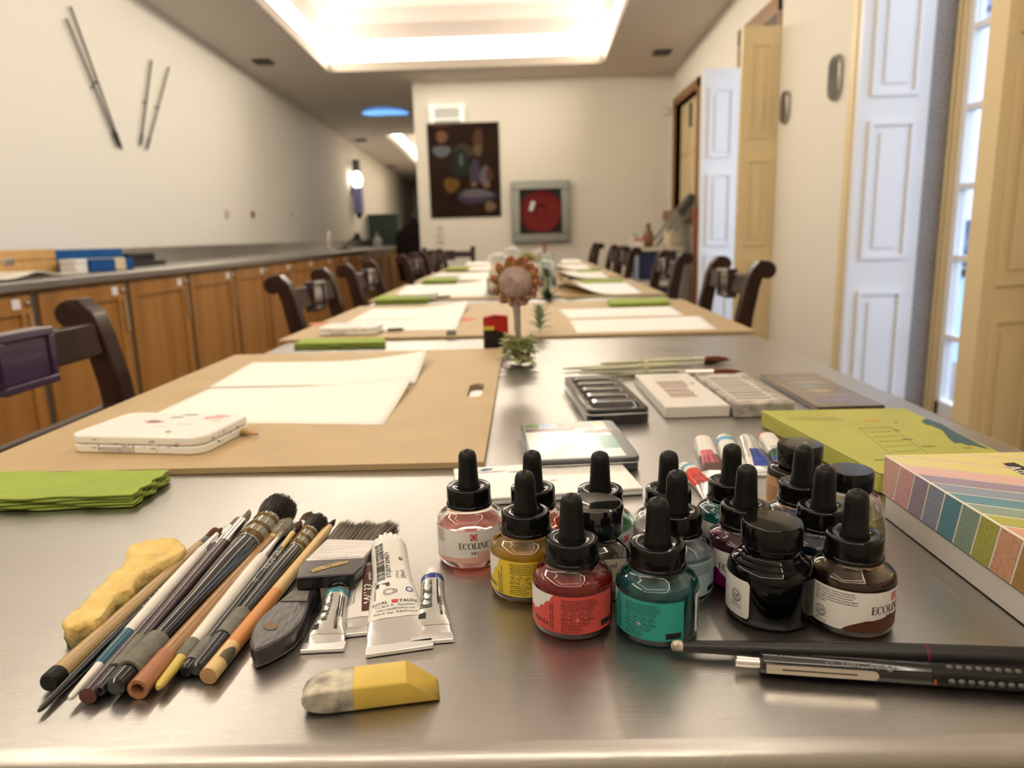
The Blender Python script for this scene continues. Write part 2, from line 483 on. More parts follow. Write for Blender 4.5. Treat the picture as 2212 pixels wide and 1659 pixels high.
def tray(t, label):
    x0, x1, y0, y1 = t
    r = thing('ceiling_light', label, 'ceiling light', ((x0+x1)/2, (y0+y1)/2, 0))
    ox, oy = (x0+x1)/2, (y0+y1)/2
    def ring(mb, ins, z0, z1, ins2=None):
        i2 = ins if ins2 is None else ins2
        A = [(x0+ins, y0+ins), (x1-ins, y0+ins), (x1-ins, y1-ins), (x0+ins, y1-ins)]
        B = [(x0+i2, y0+i2), (x1-i2, y0+i2), (x1-i2, y1-i2), (x0+i2, y1-i2)]
        vs = [(p[0]-ox, p[1]-oy, ceil_z(p[1])+z0) for p in A] + [(p[0]-ox, p[1]-oy, ceil_z(p[1])+z1) for p in B]
        mb.add(vs, [(i, (i+1) % 4, 4+(i+1) % 4, 4+i) for i in range(4)])
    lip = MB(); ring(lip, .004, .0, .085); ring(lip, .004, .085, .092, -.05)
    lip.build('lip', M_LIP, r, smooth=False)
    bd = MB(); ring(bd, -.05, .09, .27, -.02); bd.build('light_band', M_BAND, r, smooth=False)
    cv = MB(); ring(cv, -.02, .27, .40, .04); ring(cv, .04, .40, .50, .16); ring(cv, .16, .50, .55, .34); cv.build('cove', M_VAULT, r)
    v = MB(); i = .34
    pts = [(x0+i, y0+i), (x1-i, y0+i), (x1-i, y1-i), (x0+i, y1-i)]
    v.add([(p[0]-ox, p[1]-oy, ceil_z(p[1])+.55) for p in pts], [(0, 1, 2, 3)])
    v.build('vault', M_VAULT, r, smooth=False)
tray(TR, 'large recessed ceiling tray with a glowing border above the long steel table')
tray(TR2, 'bright recessed ceiling light in the far passage beside the poster wall')

# round skylight and small dark downlights
r = thing('skylight', 'round blue skylight in the ceiling in front of the far passage', 'skylight', (-1.62, 9.19, ceil_z(9.19)))
M_SKYL = mat('blue_skylight', (.2, .5, 1), emit=(.16, .46, 1.0), estr=1.1)
MB().lathe([(0, -.006), (.275, -.006), (.285, 0)], 40).build('diffuser', M_SKYL, r)
MB().lathe([(.285, 0), (.285, -.012), (.30, -.012), (.30, 0)], 40).build('rim', mat('skylight_rim', (.35, .45, .6), rough=.5), r)
M_DARK = mat('dark_fitting', (.03, .026, .022), rough=.5)
for i, (px, py, lab) in enumerate(((568, 133, 'dark square downlight in the ceiling left of the glowing tray'), (1430, 113, 'dark square downlight in the ceiling by the right-hand wall'),
                       (780, 302, 'small dark downlight in the ceiling just beyond the blue skylight'), (845, 359, 'farthest small dark downlight in the passage ceiling'))):
    p = PC(px, py)
    r = thing('downlight', lab, 'downlight', (p.x, p.y, p.z), 0, 'ceiling downlights')
    MB().box((-.075, -.09, -.012), (.075, .09, -.001)).build('housing', M_DARK, r)
    MB().lathe([(0, -.0125), (.05, -.0125), (.055, -.020), (.062, -.020), (.064, -.0121)], 20).build('reflector', mat('dull_reflector', (.09, .08, .07), rough=.3, metal=.6), r)

# ------------------------------------------------------------------ right-hand windows and shutters
def panel_leaf(mb, w, z0, z1, t, panels, mi=0):
    """a panelled shutter leaf in local coordinates: x 0..w, y 0..t, panels raised on the y=0 face"""
    mb.box((0, 0, z0), (w, t, z1), mi)
    for (a, b) in panels:
        m = .045
        for (lo, hi) in (((m, a), (w-m, a+.016)), ((m, b-.016), (w-m, b)), ((m, a+.016), (m+.016, b-.016)), ((w-m-.016, a+.016), (w-m, b-.016))):
            mb.box((lo[0], -.010, lo[1]), (hi[0], 0.001, hi[1]), mi)
        mb.box((m+.045, -.007, a+.045), (w-m-.045, .001, b-.045), mi)
def leaf(parent, name, m, x, y, ang, w, z0, z1, t, panels, label=None):
    mb = MB(); panel_leaf(mb, w, z0, z1, t, panels)
    o = mb.build(name, m, parent, smooth=False)
    o.location = (x, y, 0); o.rotation_euler = (0, 0, ang)
    if label: o['label'] = label
    return o
# window 1 : french window nearest the camera
w1 = rootstruct('window_1')
zz = lambda px, py, y: PY(px, py, y).z
pan1 = [(zz(1880, 850, 2.92)-.35, zz(1880, 628, 2.92)), (zz(1885, 560, 2.92), zz(1890, 262, 2.92)), (zz(1900, 208, 2.92), 2.35)]
leaf(w1, 'shutter', M_DAYLITWHITE, 1.284, 2.915, 0, .266, .02, 2.55, .034, pan1, 'panelled shutter leaf with the window light whitened into its colour')
leaf(w1, 'shutter', M_CREAM, 1.279, 2.952, rad(0), .266, .02, 2.55, .05, [])
leaf(w1, 'shutter', M_CREAM, 1.55-.27*math.cos(rad(20)), 2.17-.27*math.sin(rad(20)), rad(20), .27, .02, 2.55, .055,
     [(.2, zz(2180, 690, 2.05)), (zz(2180, 620, 2.05), zz(2190, 130, 2.05)), (zz(2190, 60, 2.05), 2.4)], 'cream shutter leaf folded back beside the window')
mb = MB(); mb.box((XR+.002, 2.918, 0), (XR+.085, 2.93, 2.6)); mb.box((XR+.002, 2.19, 0), (XR+.085, 2.202, 2.6))
mb.build('stone_jamb', M_GRANITE, w1)
mb = MB(); xw = XR+.087
mb.box((xw, 2.86, .02), (xw+.05, 2.93, 2.6)); mb.box((xw, 2.19, .02), (xw+.05, 2.27, 2.6)); mb.box((xw, 2.19, .02), (xw+.05, 2.93, .10))
mb.box((xw-.008, 2.865, .02), (xw+.0, 2.88, 2.6)); mb.box((xw-.012, 2.895, .02), (xw+.0, 2.91, 2.6))
mb.build('frame', M_CREAM, w1, bev=.004)
mz = [zz(2085, py, 2.72) for py in (40, 222, 400, 560)] + [zz(2050, 738, 2.72), zz(2030, 880, 2.72)]
mb = MB(); mb.box((xw+.005, 2.83, .10), (xw+.045, 2.86, 2.6)); mb.box((xw+.005, 2.27, .10), (xw+.045, 2.31, 2.6)); mb.box((xw+.005, 2.27, .1), (xw+.045, 2.86, mz[-1]))
for z in mz[:-1]: mb.box((xw+.008, 2.27, z-.012), (xw+.042, 2.86, z+.012))
mb.build('sash', M_DAYLITWHITE, w1, bev=.003)
edges = sorted(mz) + [2.6]
for a, b in zip(edges, edges[1:]):
    MB().box((xw+.02, 2.31, a+.012), (xw+.024, 2.83, b-.012)).build('pane', mat_pane(), w1, smooth=False)
for (px, py) in ((2028, 410), (1985, 850)):
    p = PX(px, py, xw-.012)
    MB().box((xw-.016, p.y-.008, p.z-.045), (xw, p.y+.008, p.z+.045)).build('hinge', M_DARK, w1)
MB().box((XR-.012, 2.10, 0), (XR+.02, 2.188, 2.6)).build('trim', M_BROWNTRIM, w1)
# window 2 : second french window
w2 = rootstruct('window_2')
pan2 = [(zz(1550, 640, 5.38)-.3, zz(1550, 548, 5.38)), (zz(1550, 530, 5.38), zz(1550, 375, 5.38)), (zz(1552, 340, 5.38), zz(1552, 190, 5.38))]
leaf(w2, 'shutter', M_DAYLITWHITE, XR-.262, 5.39, 0, .262, .02, zz(1515, 148, 5.38), .035, pan2, 'shutter leaf with the window light whitened into its colour')
pan2b = [(.3, zz(1630, 560, 4.62)), (zz(1630, 530, 4.62), zz(1632, 345, 4.62)), (zz(1632, 300, 4.62), zz(1635, 95, 4.62))]
leaf(w2, 'shutter', M_CREAM, XR-.225, 4.595, 0, .222, .02, zz(1600, 60, 4.62), .035, pan2b, 'cream shutter leaf seen from behind')
mb = MB()
mb.box((XR-.014, 4.598, 0), (XR+.12, 4.63, 2.30)); mb.box((XR-.014, 5.40, 0), (XR+.12, 5.45, 2.30)); mb.box((XR-.014, 4.598, 2.20), (XR+.12, 5.45, 2.30))
mb.build('trim', M_BROWNTRIM, w2)
mb = MB(); xw = XR+.135
for (a, b) in ((4.63, 4.70), (4.98, 5.05), (5.33, 5.40)): mb.box((xw, a, .02), (xw+.05, b, 2.2))
for z in (.06, .55, .95, 1.35, 1.75, 2.15): mb.box((xw+.008, 4.63, z-.014), (xw+.042, 5.40, z+.014))
mb.build('sash', M_CREAM, w2)
MB().box((xw+.02, 4.70, .1), (xw+.024, 5.33, 2.15)).build('pane', mat_pane(), w2, smooth=False)
# window 3 : shuttered window in the far corner
w3 = rootstruct('window_3')
mb = MB(); a, b, z0, z1 = W3
mb.box((XR-.018, a-.07, z0-.0), (XR+.10, a, z1+.07)); mb.box((XR-.018, b, z0), (XR+.10, b+.07, z1+.07)); mb.box((XR-.018, a-.07, z1), (XR+.10, b+.07, z1+.075))
mb.build('trim', M_BROWNTRIM, w3)
MB().box((XR-.10, a-.09, z0-.10), (XR+.10, b+.09, z0)).build('sill', mat_wood('sill_wood', (.30, .155, .085), (.22, .11, .06), rough=.5), w3)
mb = MB()
for k in range(2):
    y0 = a + .01 + k*(b-a)/2; y1 = y0 + (b-a)/2 - .015
    mb.box((XR+.05, y0, z0+.01), (XR+.085, y1, z1-.01))
    for (p, q) in ((.05, .45), (.52, .95)):
        za, zb = z0+(z1-z0)*p, z0+(z1-z0)*q
        mb.box((XR+.038, y0+.07, za), (XR+.052, y1-.07, zb))
mb.build('shutter', M_CREAM, w3, bev=.004)
MB().box((XR+.03, (a+b)/2-.02, z0+.75), (XR+.05, (a+b)/2+.02, z1-.05)).build('bolt', M_DARK, w3)

# outside
o = MB().box((XR+TH, -6, -.45), (40, 50, -.35)).build('ground', mat('wet_paving', (.34, .50, .52), rough=.5, var=.3, vscale=8)); struct(o)
r = thing('street_building', 'pale rendered house across the street outside the near window', 'building', (14, 24, -.35))
MB().box((0, -14, 0), (5, 14, 7.4)).build('facade', mat('pink_render', (.80, .70, .68), rough=.9), r)
mb = MB()
mb.add([(-.4, -14.2, 7.4), (-.4, 14.2, 7.4), (5.4, 14.2, 7.4), (5.4, -14.2, 7.4), (2.5, 14.2, 9.4), (2.5, -14.2, 9.4)], [(0, 1, 4, 5), (2, 3, 5, 4), (0, 5, 3), (1, 2, 4), (0, 3, 2, 1)])
mb.build('roof', mat('roof_tiles', (.20, .17, .24), rough=.8), r, smooth=False)
for yy in (-10, -6, -2, 2, 6, 10):
    MB().box((-.02, yy-.5, 3.9), (.05, yy+.5, 5.4)).build('window', mat('far_window', (.10, .13, .17), rough=.15), r)
r = thing('car', 'dark blue car parked outside beyond the near window', 'car', (11.6, 19.6, -.349), rad(80))
body = [(-2, .25), (-2, .65), (-1.75, .8), (-1.1, .86), (-.6, 1.35), (.7, 1.38), (1.25, .9), (1.9, .8), (2, .55), (2, .25)]
Mx = Matrix.Translation((0, .8, 0)) @ Matrix.Rotation(PI/2, 4, 'X')
MB().prism(body, 0, 1.6, 0, Mx).build('car_body', mat('car_paint', (.05, .075, .12), rough=.2, coat=.5), r, bev=.05)
for xx in (-1.25, 1.25):
    for yy in (-.82, .66):
        MB().lathe([(0, 0), (.3, 0), (.31, .03), (.31, .13), (.3, .16), (0, .16)], 20, 0, Matrix.Translation((xx, yy+.16, .31)) @ Matrix.Rotation(PI/2, 4, 'X')).build('wheel', M_RUBBER, r)

# ------------------------------------------------------------------ on the right-hand wall
def capsule(hw, hh, n=10):
    return [(hw*math.cos(a), hh-hw+hw*math.sin(a)) for a in [PI*i/n for i in range(n+1)]] + [(hw*math.cos(a), -(hh-hw)+hw*math.sin(a)) for a in [PI+PI*i/n for i in range(n+1)]]
for (px, py, top, bot, hw, lab) in ((1693, 232, 195, 268, .055, 'narrow dark oval mirror plaque on the wall beside the brown shutter frame'),
                                (1801, 168, 119, 219, .062, 'oval mirror plaque on the wall beside the white shutter')):
    p = PX(px, py, XR-.02); hh = (PX(px+2, top, XR-.02).z - PX(px-2, bot, XR-.02).z)/2
    r = thing('wall_mirror', lab, 'mirror', (XR, p.y, p.z), 0, 'oval wall plaques')
    M = Matrix(((0, 0, -1, 0), (1, 0, 0, 0), (0, 1, 0, 0), (0, 0, 0, 1)))
    MB().prism(capsule(hw, hh), .001, .024, 0, M).build('rim', mat('plaque_rim', (.42, .40, .37), rough=.3, metal=1), r, bev=.004)
    MB().prism(capsule(hw-.006, hh-.006), .0242, .027, 0, M).build('mirror_plate', mat('dark_mirror', (.10, .09, .085), rough=.12, metal=.3), r)

# ------------------------------------------------------------------ far wall
def wallbox(mb, x0, x1, z0, z1, d, mi=0): mb.box((x0, YF-d, z0), (x1, YF-.002, z1), mi)
p0, p1 = PY(922, 268, YF), PY(1083, 467, YF)
r = thing('poster', 'large dark still-life print hanging on the far wall', 'poster', ((p0.x+p1.x)/2, YF-.002, (p0.z+p1.z)/2))
pw, ph = (p1.x-p0.x)/2, (p0.z-p1.z)/2
MB().box((-pw, -.012, -ph), (pw, 0, ph)).build('backing', mat('poster_dark', (.030, .018, .013), rough=.9, spec=.05, var=.3, vscale=3), r)
mb = MB(); Mp = Matrix(((1, 0, 0, 0), (0, 0, -1, 0), (0, 1, 0, 0), (0, 0, 0, 1)))
cols = [(.30, .15, .09), (.22, .24, .28), (.10, .075, .05), (.035, .045, .035), (.26, .13, .03), (.10, .085, .13), (.24, .21, .24), (.34, .22, .13), (.16, .07, .05), (.20, .17, .09), (.16, .18, .17)]
cols = [tuple(.5*q+.006 for q in c) for c in cols]
pm = [mat('poster_tone', cols[0], rough=.9, spec=.05)] + [mat('poster_tone_%s' % n, c, rough=.9, spec=.05) for n, c in zip('b c d e f g h i j k'.split(), cols[1:])]
def blob(cx, cz, rx, rz, mi, k, rot=0):
    n = 20; pts = []
    for i in range(n):
        a = 2*PI*i/n; w = 1 + .08*math.sin(3*a+k)
        x, z = rx*w*math.cos(a), rz*w*math.sin(a)
        pts.append(((cx + x*math.cos(rot) - z*math.sin(rot))*pw, (cz + x*math.sin(rot) + z*math.cos(rot))*ph))
    mb.prism(pts, .0122+.0003*k, .0123+.0003*k+.0002, mi, Mp)
for k, a in enumerate([(-.62, .42, .26, .12, 1), (-.60, .72, .16, .13, 0), (0, .40, .30, .16, 2), (-.1, .15, .26, .30, 3), (-.08, .22, .07, .14, 10), (.42, .62, .14, .26, 8), (.40, .42, .12, .12, 9),
           (-.38, -.30, .22, .16, 4), (.3, -.55, .55, .16, 5), (.32, -.50, .44, .09, 6), (.30, -.05, .16, .28, 5), (.58, -.15, .14, .24, 6), (.25, -.3, .08, .05, 7), (.62, -.33, .09, .06, 7), (.70, -.78, .16, .11, 7), (.70, -.1, .10, .14, 8), (-.62, .95, .3, .03, 8)]):
    blob(*a[:4], a[4], k)
mb.build('print', pm, r, smooth=False)
p0, p1 = PY(928, 229, YF), PY(1004, 261, YF)
r = thing('emergency_light', 'lit white emergency light box above the dark poster', 'emergency light', ((p0.x+p1.x)/2, YF, (p0.z+p1.z)/2))
sw, sh = (p1.x-p0.x)/2, (p0.z-p1.z)/2
mb = MB()
for lo, hi in (((-sw, sh-.035), (sw, sh)), ((-sw, -sh), (sw, -sh+.02)), ((-sw, -sh), (-sw+.05, sh)), ((sw-.05, -sh), (sw, sh))): mb.box((lo[0], -.06, lo[1]), (hi[0], -.001, hi[1]))
mb.build('housing', mat('lit_housing', (.9, .9, .85), emit=(1, .95, .8), estr=.28), r, bev=.005)
MB().box((-sw+.05, -.045, -sh+.02), (sw-.05, -.002, sh-.035)).build('diffuser', mat('sign_diffuser', (.50, .52, .50), rough=.4, emit=(.8, .9, 1), estr=.05), r)
p0, p1 = PY(1104, 393, YF), PY(1231, 521, YF)
r = thing('fire_hose_cabinet', 'steel framed wall cabinet with a red fire hose reel behind glass', 'fire hose cabinet', ((p0.x+p1.x)/2, YF, (p0.z+p1.z)/2))
sw, sh = (p1.x-p0.x)/2, (p0.z-p1.z)/2; fw = .085
mb = MB()
for lo, hi in (((-sw, sh-fw), (sw, sh)), ((-sw, -sh), (sw, -sh+fw)), ((-sw, -sh+fw), (-sw+fw, sh-fw)), ((sw-fw, -sh+fw), (sw, sh-fw))): mb.box((lo[0], -.07, lo[1]), (hi[0], -.001, hi[1]))
mb.build('frame', mat('satin_steel', (.27, .28, .26), rough=.36, metal=1), r, bev=.006)
MB().box((-sw+fw, -.012, -sh+fw), (sw-fw, -.001, sh-fw)).build('back_panel', mat('cabinet_dark', (.03, .008, .006), rough=.6), r)
Mr = Matrix.Translation((-.0, -.012, 0)) @ Matrix.Rotation(PI/2, 4, 'X')
rr = sw-fw-.005
MB().lathe([(0, .004), (.06, .008), (.07, .024), (rr-.03, .024), (rr, .032), (rr, .001)], 40, 0, Mr).build('hose_reel', mat('reel_red', (.20, .010, .007), rough=.5, spec=.2), r)
MB().box((-.02, -.002, -.05), (.02, .002, .05)).build('sticker', M_LABEL, r).location = (-.09, -.041, .06)
r.children[-1].rotation_euler = (0, rad(18), 0)
MB().box((-sw+fw, -.062, -sh+fw), (sw-fw, -.059, sh-fw)).build('pane', mat_pane('cabinet_glass', ior=1.16), r, smooth=False)
for k, py in enumerate((492, 507, 520)):
    p = PY(951, py, YF); lab = ['topmost', 'middle', 'lowest'][k] + ' of the three small white switches under the poster'
    r = thing('light_switch', lab, 'switch', (p.x, YF, p.z), 0, 'switches under the poster')
    MB().box((-.036, -.010, -.030), (.036, -.001, .030)).build('plate', mat('switch_cream', (.70, .66, .56), rough=.4), r, bev=.003)
    MB().box((-.020, -.014, -.019), (.020, -.0102, .019)).build('rocker', mat('switch_rocker', (.62, .58, .48), rough=.4), r, bev=.002)
p = PY(1440, 240, YF)
r = thing('wall_sensor', 'small white round sensor high on the far wall near the corner', 'sensor', (p.x, YF, p.z))
Mr = Matrix.Rotation(PI/2, 4, 'X')
MB().lathe([(0, .02), (.02, .02), (.036, .012), (.04, .001)], 24, 0, Mr).build('dome', M_WHITEPL, r)
MB().lathe([(.041, .001), (.041, .008), (.048, .008), (.048, .001)], 24, 0, Mr).build('ring', mat('sensor_ring', (.62, .58, .5), rough=.4), r)

# ------------------------------------------------------------------ left wall: marks, rods, fittings
M_ROD = mat('wall_rod_metal', (.09, .072, .062), rough=.45, metal=.2)
for (a, b, rr, lab) in (((152, 14), (264, 325), .007, 'longer of two thin rods crossing on the left wall, its dark tip at the bottom'), ((143, 40), (258, 320), .007, 'thin rod leaning just left of the longest rod on the left wall'),
                    ((327, 130), (304, 316), .007, 'short thin rod nearly upright on the left wall'), ((365, 145), (317, 325), .006, 'short thin rod tilted right, beside the upright rod on the left wall')):
    A = PX(*a, XL+.02); B = PX(*b, XL+.02)
    r = thing('wall_rod', lab, 'rod', A, 0, 'thin rods fixed to the left wall')
    d = B - A; n = d.length; e = d/n
    MB().tube([Vector(), d*.86], rr, 10).build('shaft', M_ROD, r)
    MB().tube([d*.861, d*.97, d], [rr*1.35, rr*1.2, rr*.4], 10).build('tip', mat('rod_tip', (.03, .03, .025), rough=.4), r)
    MB().box((-.03, -.006, -.006), (0, .006, .006)).build('pin', M_ROD, r).location = d*.5
for (px, py, w, h, lab, cc) in ((489, 462, .022, .035, 'pale socket plate on the left wall above the worktop', (.62, .55, .45)), (545, 463, .022, .03, 'small reddish hook on the left wall above the worktop', (.30, .13, .10)), (628, 462, .018, .022, 'small pale socket low on the left wall toward the passage', (.62, .56, .47))):
    p = PX(px, py, XL)
    r = thing('wall_socket', lab, 'wall fitting', (XL, p.y, p.z))
    MB().box((.001, -w*1.6, -h), (.012, w*1.6, h)).build('plate', mat('fit_%d' % px, cc, rough=.5), r, bev=.003)
    MB().lathe([(0, .016), (.012, .016), (.014, .0121)], 14, 0, Matrix.Rotation(PI/2, 4, 'Y')).build('centre', mat('fitc_%d' % px, tuple(c*.6 for c in cc), rough=.5), r)
# hanging lamp on the left wall in the passage
pa, pb = PX(768, 345, XL+.1), PX(777, 470, XL+.1)
ly = (pa.y+pb.y)/2
r = thing('wall_lamp', 'slim wall lamp with a bright bulb over a lavender cylinder in the passage', 'wall lamp', (XL, ly, pb.z))
Lh = pa.z-pb.z
def cyl(r0, z0, z1): return [(0, z0), (r0, z0), (r0, z1), (0, z1)]
Mt = Matrix.Translation((.1, 0, 0))
MB().lathe(cyl(.075, Lh*.08, Lh*.53), 20, 0, Mt).build('shade', mat('lavender_shade', (.30, .30, .62), rough=.5), r)
MB().lathe([(0, Lh*.535), (.05, Lh*.54), (.075, Lh*.62), (.075, Lh*.70), (.04, Lh*.78), (0, Lh*.8)], 20, 0, Mt).build('bulb', mat('lamp_bulb', (1, 1, .95), emit=(1, .93, .8), estr=6), r)
MB().lathe(cyl(.06, Lh*.80, Lh), 16, 0, Mt).build('cap', mat('lamp_cap', (.10, .09, .08), rough=.4), r)
MB().lathe([(0, -.03), (.03, 0), (.06, Lh*.079), (0, Lh*.079)], 16, 0, Mt).build('finial', M_DARK, r)
MB().box((.001, -.03, Lh*.4), (.03, .03, Lh*.6)).build('bracket', M_DARK, r)

# ------------------------------------------------------------------ worktop and cabinets along the left wall
CX, CZ = -1.90, .835
def cab_edges():
    e = [2.16, 2.82, 3.50, 4.15, 4.83, 5.45, 6.06, 6.70, 7.35, 8.0, 8.65, 9.3, 9.95, 10.6, 11.25, 11.9, 12.55]
    return list(zip(e, e[1:]))
r = thing('worktop', 'long stainless steel worktop running above the wooden cabinets', 'worktop', (XL, 0, 0))
MB().box((.002, 1.3, CZ-.038), (CX-XL, 12.6, CZ)).build('slab', STEEL, r, bev=.005)
MB().box((.002, 1.3, CZ+.0005), (.02, 12.6, .945)).build('backsplash', STEEL, r, bev=.002)
MB().box((.30, 8.4, CZ+.001), (.34, 8.44, CZ+.22)).build('tap', M_SILVER, r, bev=.008)
def make_cab(w):
    t = thing('cabinet', 'x', 'cabinet', (0, 0, 0), 0, 'honey wood base cabinets')
    MB().box((-.55, .004, .08), (0, w-.004, CZ-.042)).build('body', M_CABWOOD, t)
    MB().box((-.50, .01, .0005), (-.05, w-.01, .079)).build('plinth', M_DARK, t)
    m = MB(); z0, z1, s_ = .10, CZ-.055, .065
    y0, y1 = .035, w-.012
    m.box((.001, y0, z0), (.022, y0+s_, z1)); m.box((.001, y1-s_, z0), (.022, y1, z1))
    m.box((.001, y0+s_, z0), (.022, y1-s_, z0+s_)); m.box((.001, y0+s_, z1-s_-.01), (.022, y1-s_, z1)); m.box((.001, y0+s_, z0+s_), (.010, y1-s_, z1-s_-.01))
    d = m.build('door', M_CABWOOD, t, bev=.003)
    kb = MB().lathe([(0, .040), (.010, .039), (.013, .032), (.011, .026), (.006, .024), (.006, .0221)], 14, 0, Matrix.Translation((0, y1-.03, z1-.03)) @ Matrix.Rotation(PI/2, 4, 'Y'))
    kb.build('knob', M_SILVER, d)
    MB().box((.0222, y1-.115, z1-.05), (.024, y1-.07, z1-.012)).build('number_label', M_LABEL, d, smooth=False)
    MB().box((.0005, .004, .10), (.012, .030, z1)).build('edge_strip', mat('grey_strip', (.22, .20, .18), rough=.3, metal=.8), t)
    MB().tube([(.030, y1-.03, z1-.07), (.030, y1-.03, z1-.23)], .008, 8).build('lock_bar', mat('pale_wood_bar', (.42, .27, .14), rough=.4), d)
    return t
cab0 = None
ords = ['first', 'second', 'third', 'fourth', 'fifth', 'sixth', 'seventh', 'eighth', 'ninth', 'tenth', 'eleventh', 'twelfth', 'thirteenth', 'fourteenth', 'fifteenth', 'sixteenth', 'last']
edges = cab_edges()
for i, (a, b) in enumerate(edges):
    lab = 'honey wood cabinet under the steel worktop, %s counted from the left edge of the photo' % ords[i]
    if cab0 is None: cab0 = make_cab(.655); c = cab0; c['label'] = lab
    else: c = dup(cab0, label=lab)
    c.location = (-1.95, a, 0); c.scale = (1, (b-a)/.655, 1)

# things on the worktop
def onw(px, py, x=-2.1): p = PX(px, py, x); return p
def boxthing(name, lab, cat, lo, hi, parts, group=None, rot=0):
    cx, cy = (lo[0]+hi[0])/2, (lo[1]+hi[1])/2
    t = thing(name, lab, cat, (cx, cy, lo[2]), rot, group); w, d, h = (hi[0]-lo[0])/2, (hi[1]-lo[1])/2, hi[2]-lo[2]
    for (n, m, (x0, y0, z0), (x1, y1, z1)) in parts:
        MB().box((x0*w, y0*d, z0*h), (x1*w, y1*d, z1*h)).build(n, m, t, bev=min(.004, h*.1))
    return t
M_PINE = mat_wood('pale_pine', (.62, .37, .13), (.50, .28, .09), rough=.5)
M_BLUE = mat('blue_card', (.010, .075, .25), rough=.7, spec=.15)
z0 = CZ+.001
boxthing('wooden_case', 'pale pine painting case lying on the worktop at the left', 'case', (-2.46, 2.72, z0), (-2.16, 3.36, z0+.115),
         [('case_base', M_PINE, (-1, -1, 0), (1, 1, .58)), ('lid', M_PINE, (-1, -1, .60), (1, 1, 1)), ('clasp', M_SILVER, (1, -.1, .45), (1.03, .1, .72))])
boxthing('blue_box', 'large blue box behind the pine case on the worktop', 'box', (-2.52, 3.52, z0), (-2.28, 4.14, z0+.108),
         [('box_base', M_BLUE, (-1, -1, 0), (1, 1, .5)), ('lid', mat('blue_lid', (.012, .09, .28), rough=.7, spec=.15), (-1.02, -1.01, .52), (1.02, 1.01, 1))], 'blue boxes on the worktop')
boxthing('blue_carton', 'small blue carton with a cream band in front of the large blue box', 'box', (-2.20, 3.42, z0), (-2.04, 3.80, z0+.060),
         [('carton', M_BLUE, (-1, -1, 0), (1, 1, 1)), ('band', mat('cream_band', (.66, .55, .36), rough=.5), (-1.01, .10, .01), (1.01, .62, 1.03))], 'blue boxes on the worktop')
boxthing('white_tub', 'small white tub between the pine case and the blue carton', 'tub', (-2.12, 3.31, z0), (-2.04, 3.395, z0+.066),
         [('tub', M_WHITEPL, (-1, -1, 0), (1, 1, .7)), ('lid', M_WHITEPL, (-1.04, -1.04, .72), (1.04, 1.04, 1))])
boxthing('hand_tool', 'black tool lying behind the blue boxes on the worktop', 'tool', (-2.36, 4.20, z0), (-2.26, 4.60, z0+.075),
         [('tool_base', M_RUBBER, (-1, -1, 0), (1, 1, .35)), ('arm', M_RUBBER, (-.7, -1, .4), (.7, .5, 1))])
for k, (y0, y1, x0, x1, a, zz_, lab) in enumerate(((2.65, 3.14, -2.13, -1.93, .06, .012, 'open sheaf of white paper on the worktop in front of the pine case'), (2.75, 3.28, -2.10, -1.93, -.05, .004, 'loose grey sheet under the white sheaf on the worktop'))):
    t = thing('paper_sheaf', lab, 'paper', ((x0+x1)/2, (y0+y1)/2, z0+zz_-.003), a)
    hw, hd = (x1-x0)/2, (y1-y0)/2
    MB().grid(lambda u, v: (-hw+2*hw*u, -hd+2*hd*v, .003 + (.02*math.exp(-((v-.45)/.2)**2) if k == 0 else .0)), 4, 16).build('sheet', mat('sheaf_paper' if k == 0 else 'grey_paper', (.80, .77, .66) if k == 0 else (.5, .48, .43), rough=.8), t)
    t.children[0].modifiers.new('s', 'SOLIDIFY').thickness = .004 if k == 0 else .0015
# far end of the worktop
p = onw(820, 495, -2.35)
boxthing('green_board', 'dark green box standing at the far end of the worktop', 'box', (-2.50, p.y-.2, z0), (-2.02, p.y+.0, PX(820, 464, -2.3).z),
         [('panel', mat('dark_green', (.022, .045, .03), rough=.5), (-1, -1, 0), (1, 1, 1)), ('rim', mat('dark_green_rim', (.015, .03, .02), rough=.4), (-1.02, -1.04, .94), (1.02, 1.04, 1.02))])
r = thing('soap_bottle', 'white pump bottle near the far end of the worktop', 'bottle', (-2.02, 10.2, z0))
MB().lathe([(0, 0), (.055, 0), (.06, .01), (.06, .10), (.045, .13), (.02, .14), (.02, .16)], 20).build('bottle_body', M_WHITEPL, r)
MB().lathe([(.0, .161), (.022, .161), (.022, .18), (.008, .182), (.008, .22), (0, .22)], 14).build('pump', mat('pump_grey', (.5, .5, .5), rough=.3), r)
r = thing('desk_lamp', 'black folded desk lamp on the worktop before the dark green box', 'lamp', (-2.2, 9.0, z0))
MB().lathe([(0, 0), (.09, 0), (.09, .015), (.02, .025), (0, .025)], 20).build('base', M_DARK, r)
MB().tube([(0, 0, .024), (.03, .25, .10), (.05, .5, .17)], .014, 8).build('arm', M_DARK, r)
MB().lathe([(0, .0), (.03, 0), (.06, -.10), (.055, -.10), (0, -.02)], 16, 0, Matrix.Translation((.05, .54, .20))).build('head', M_DARK, r)
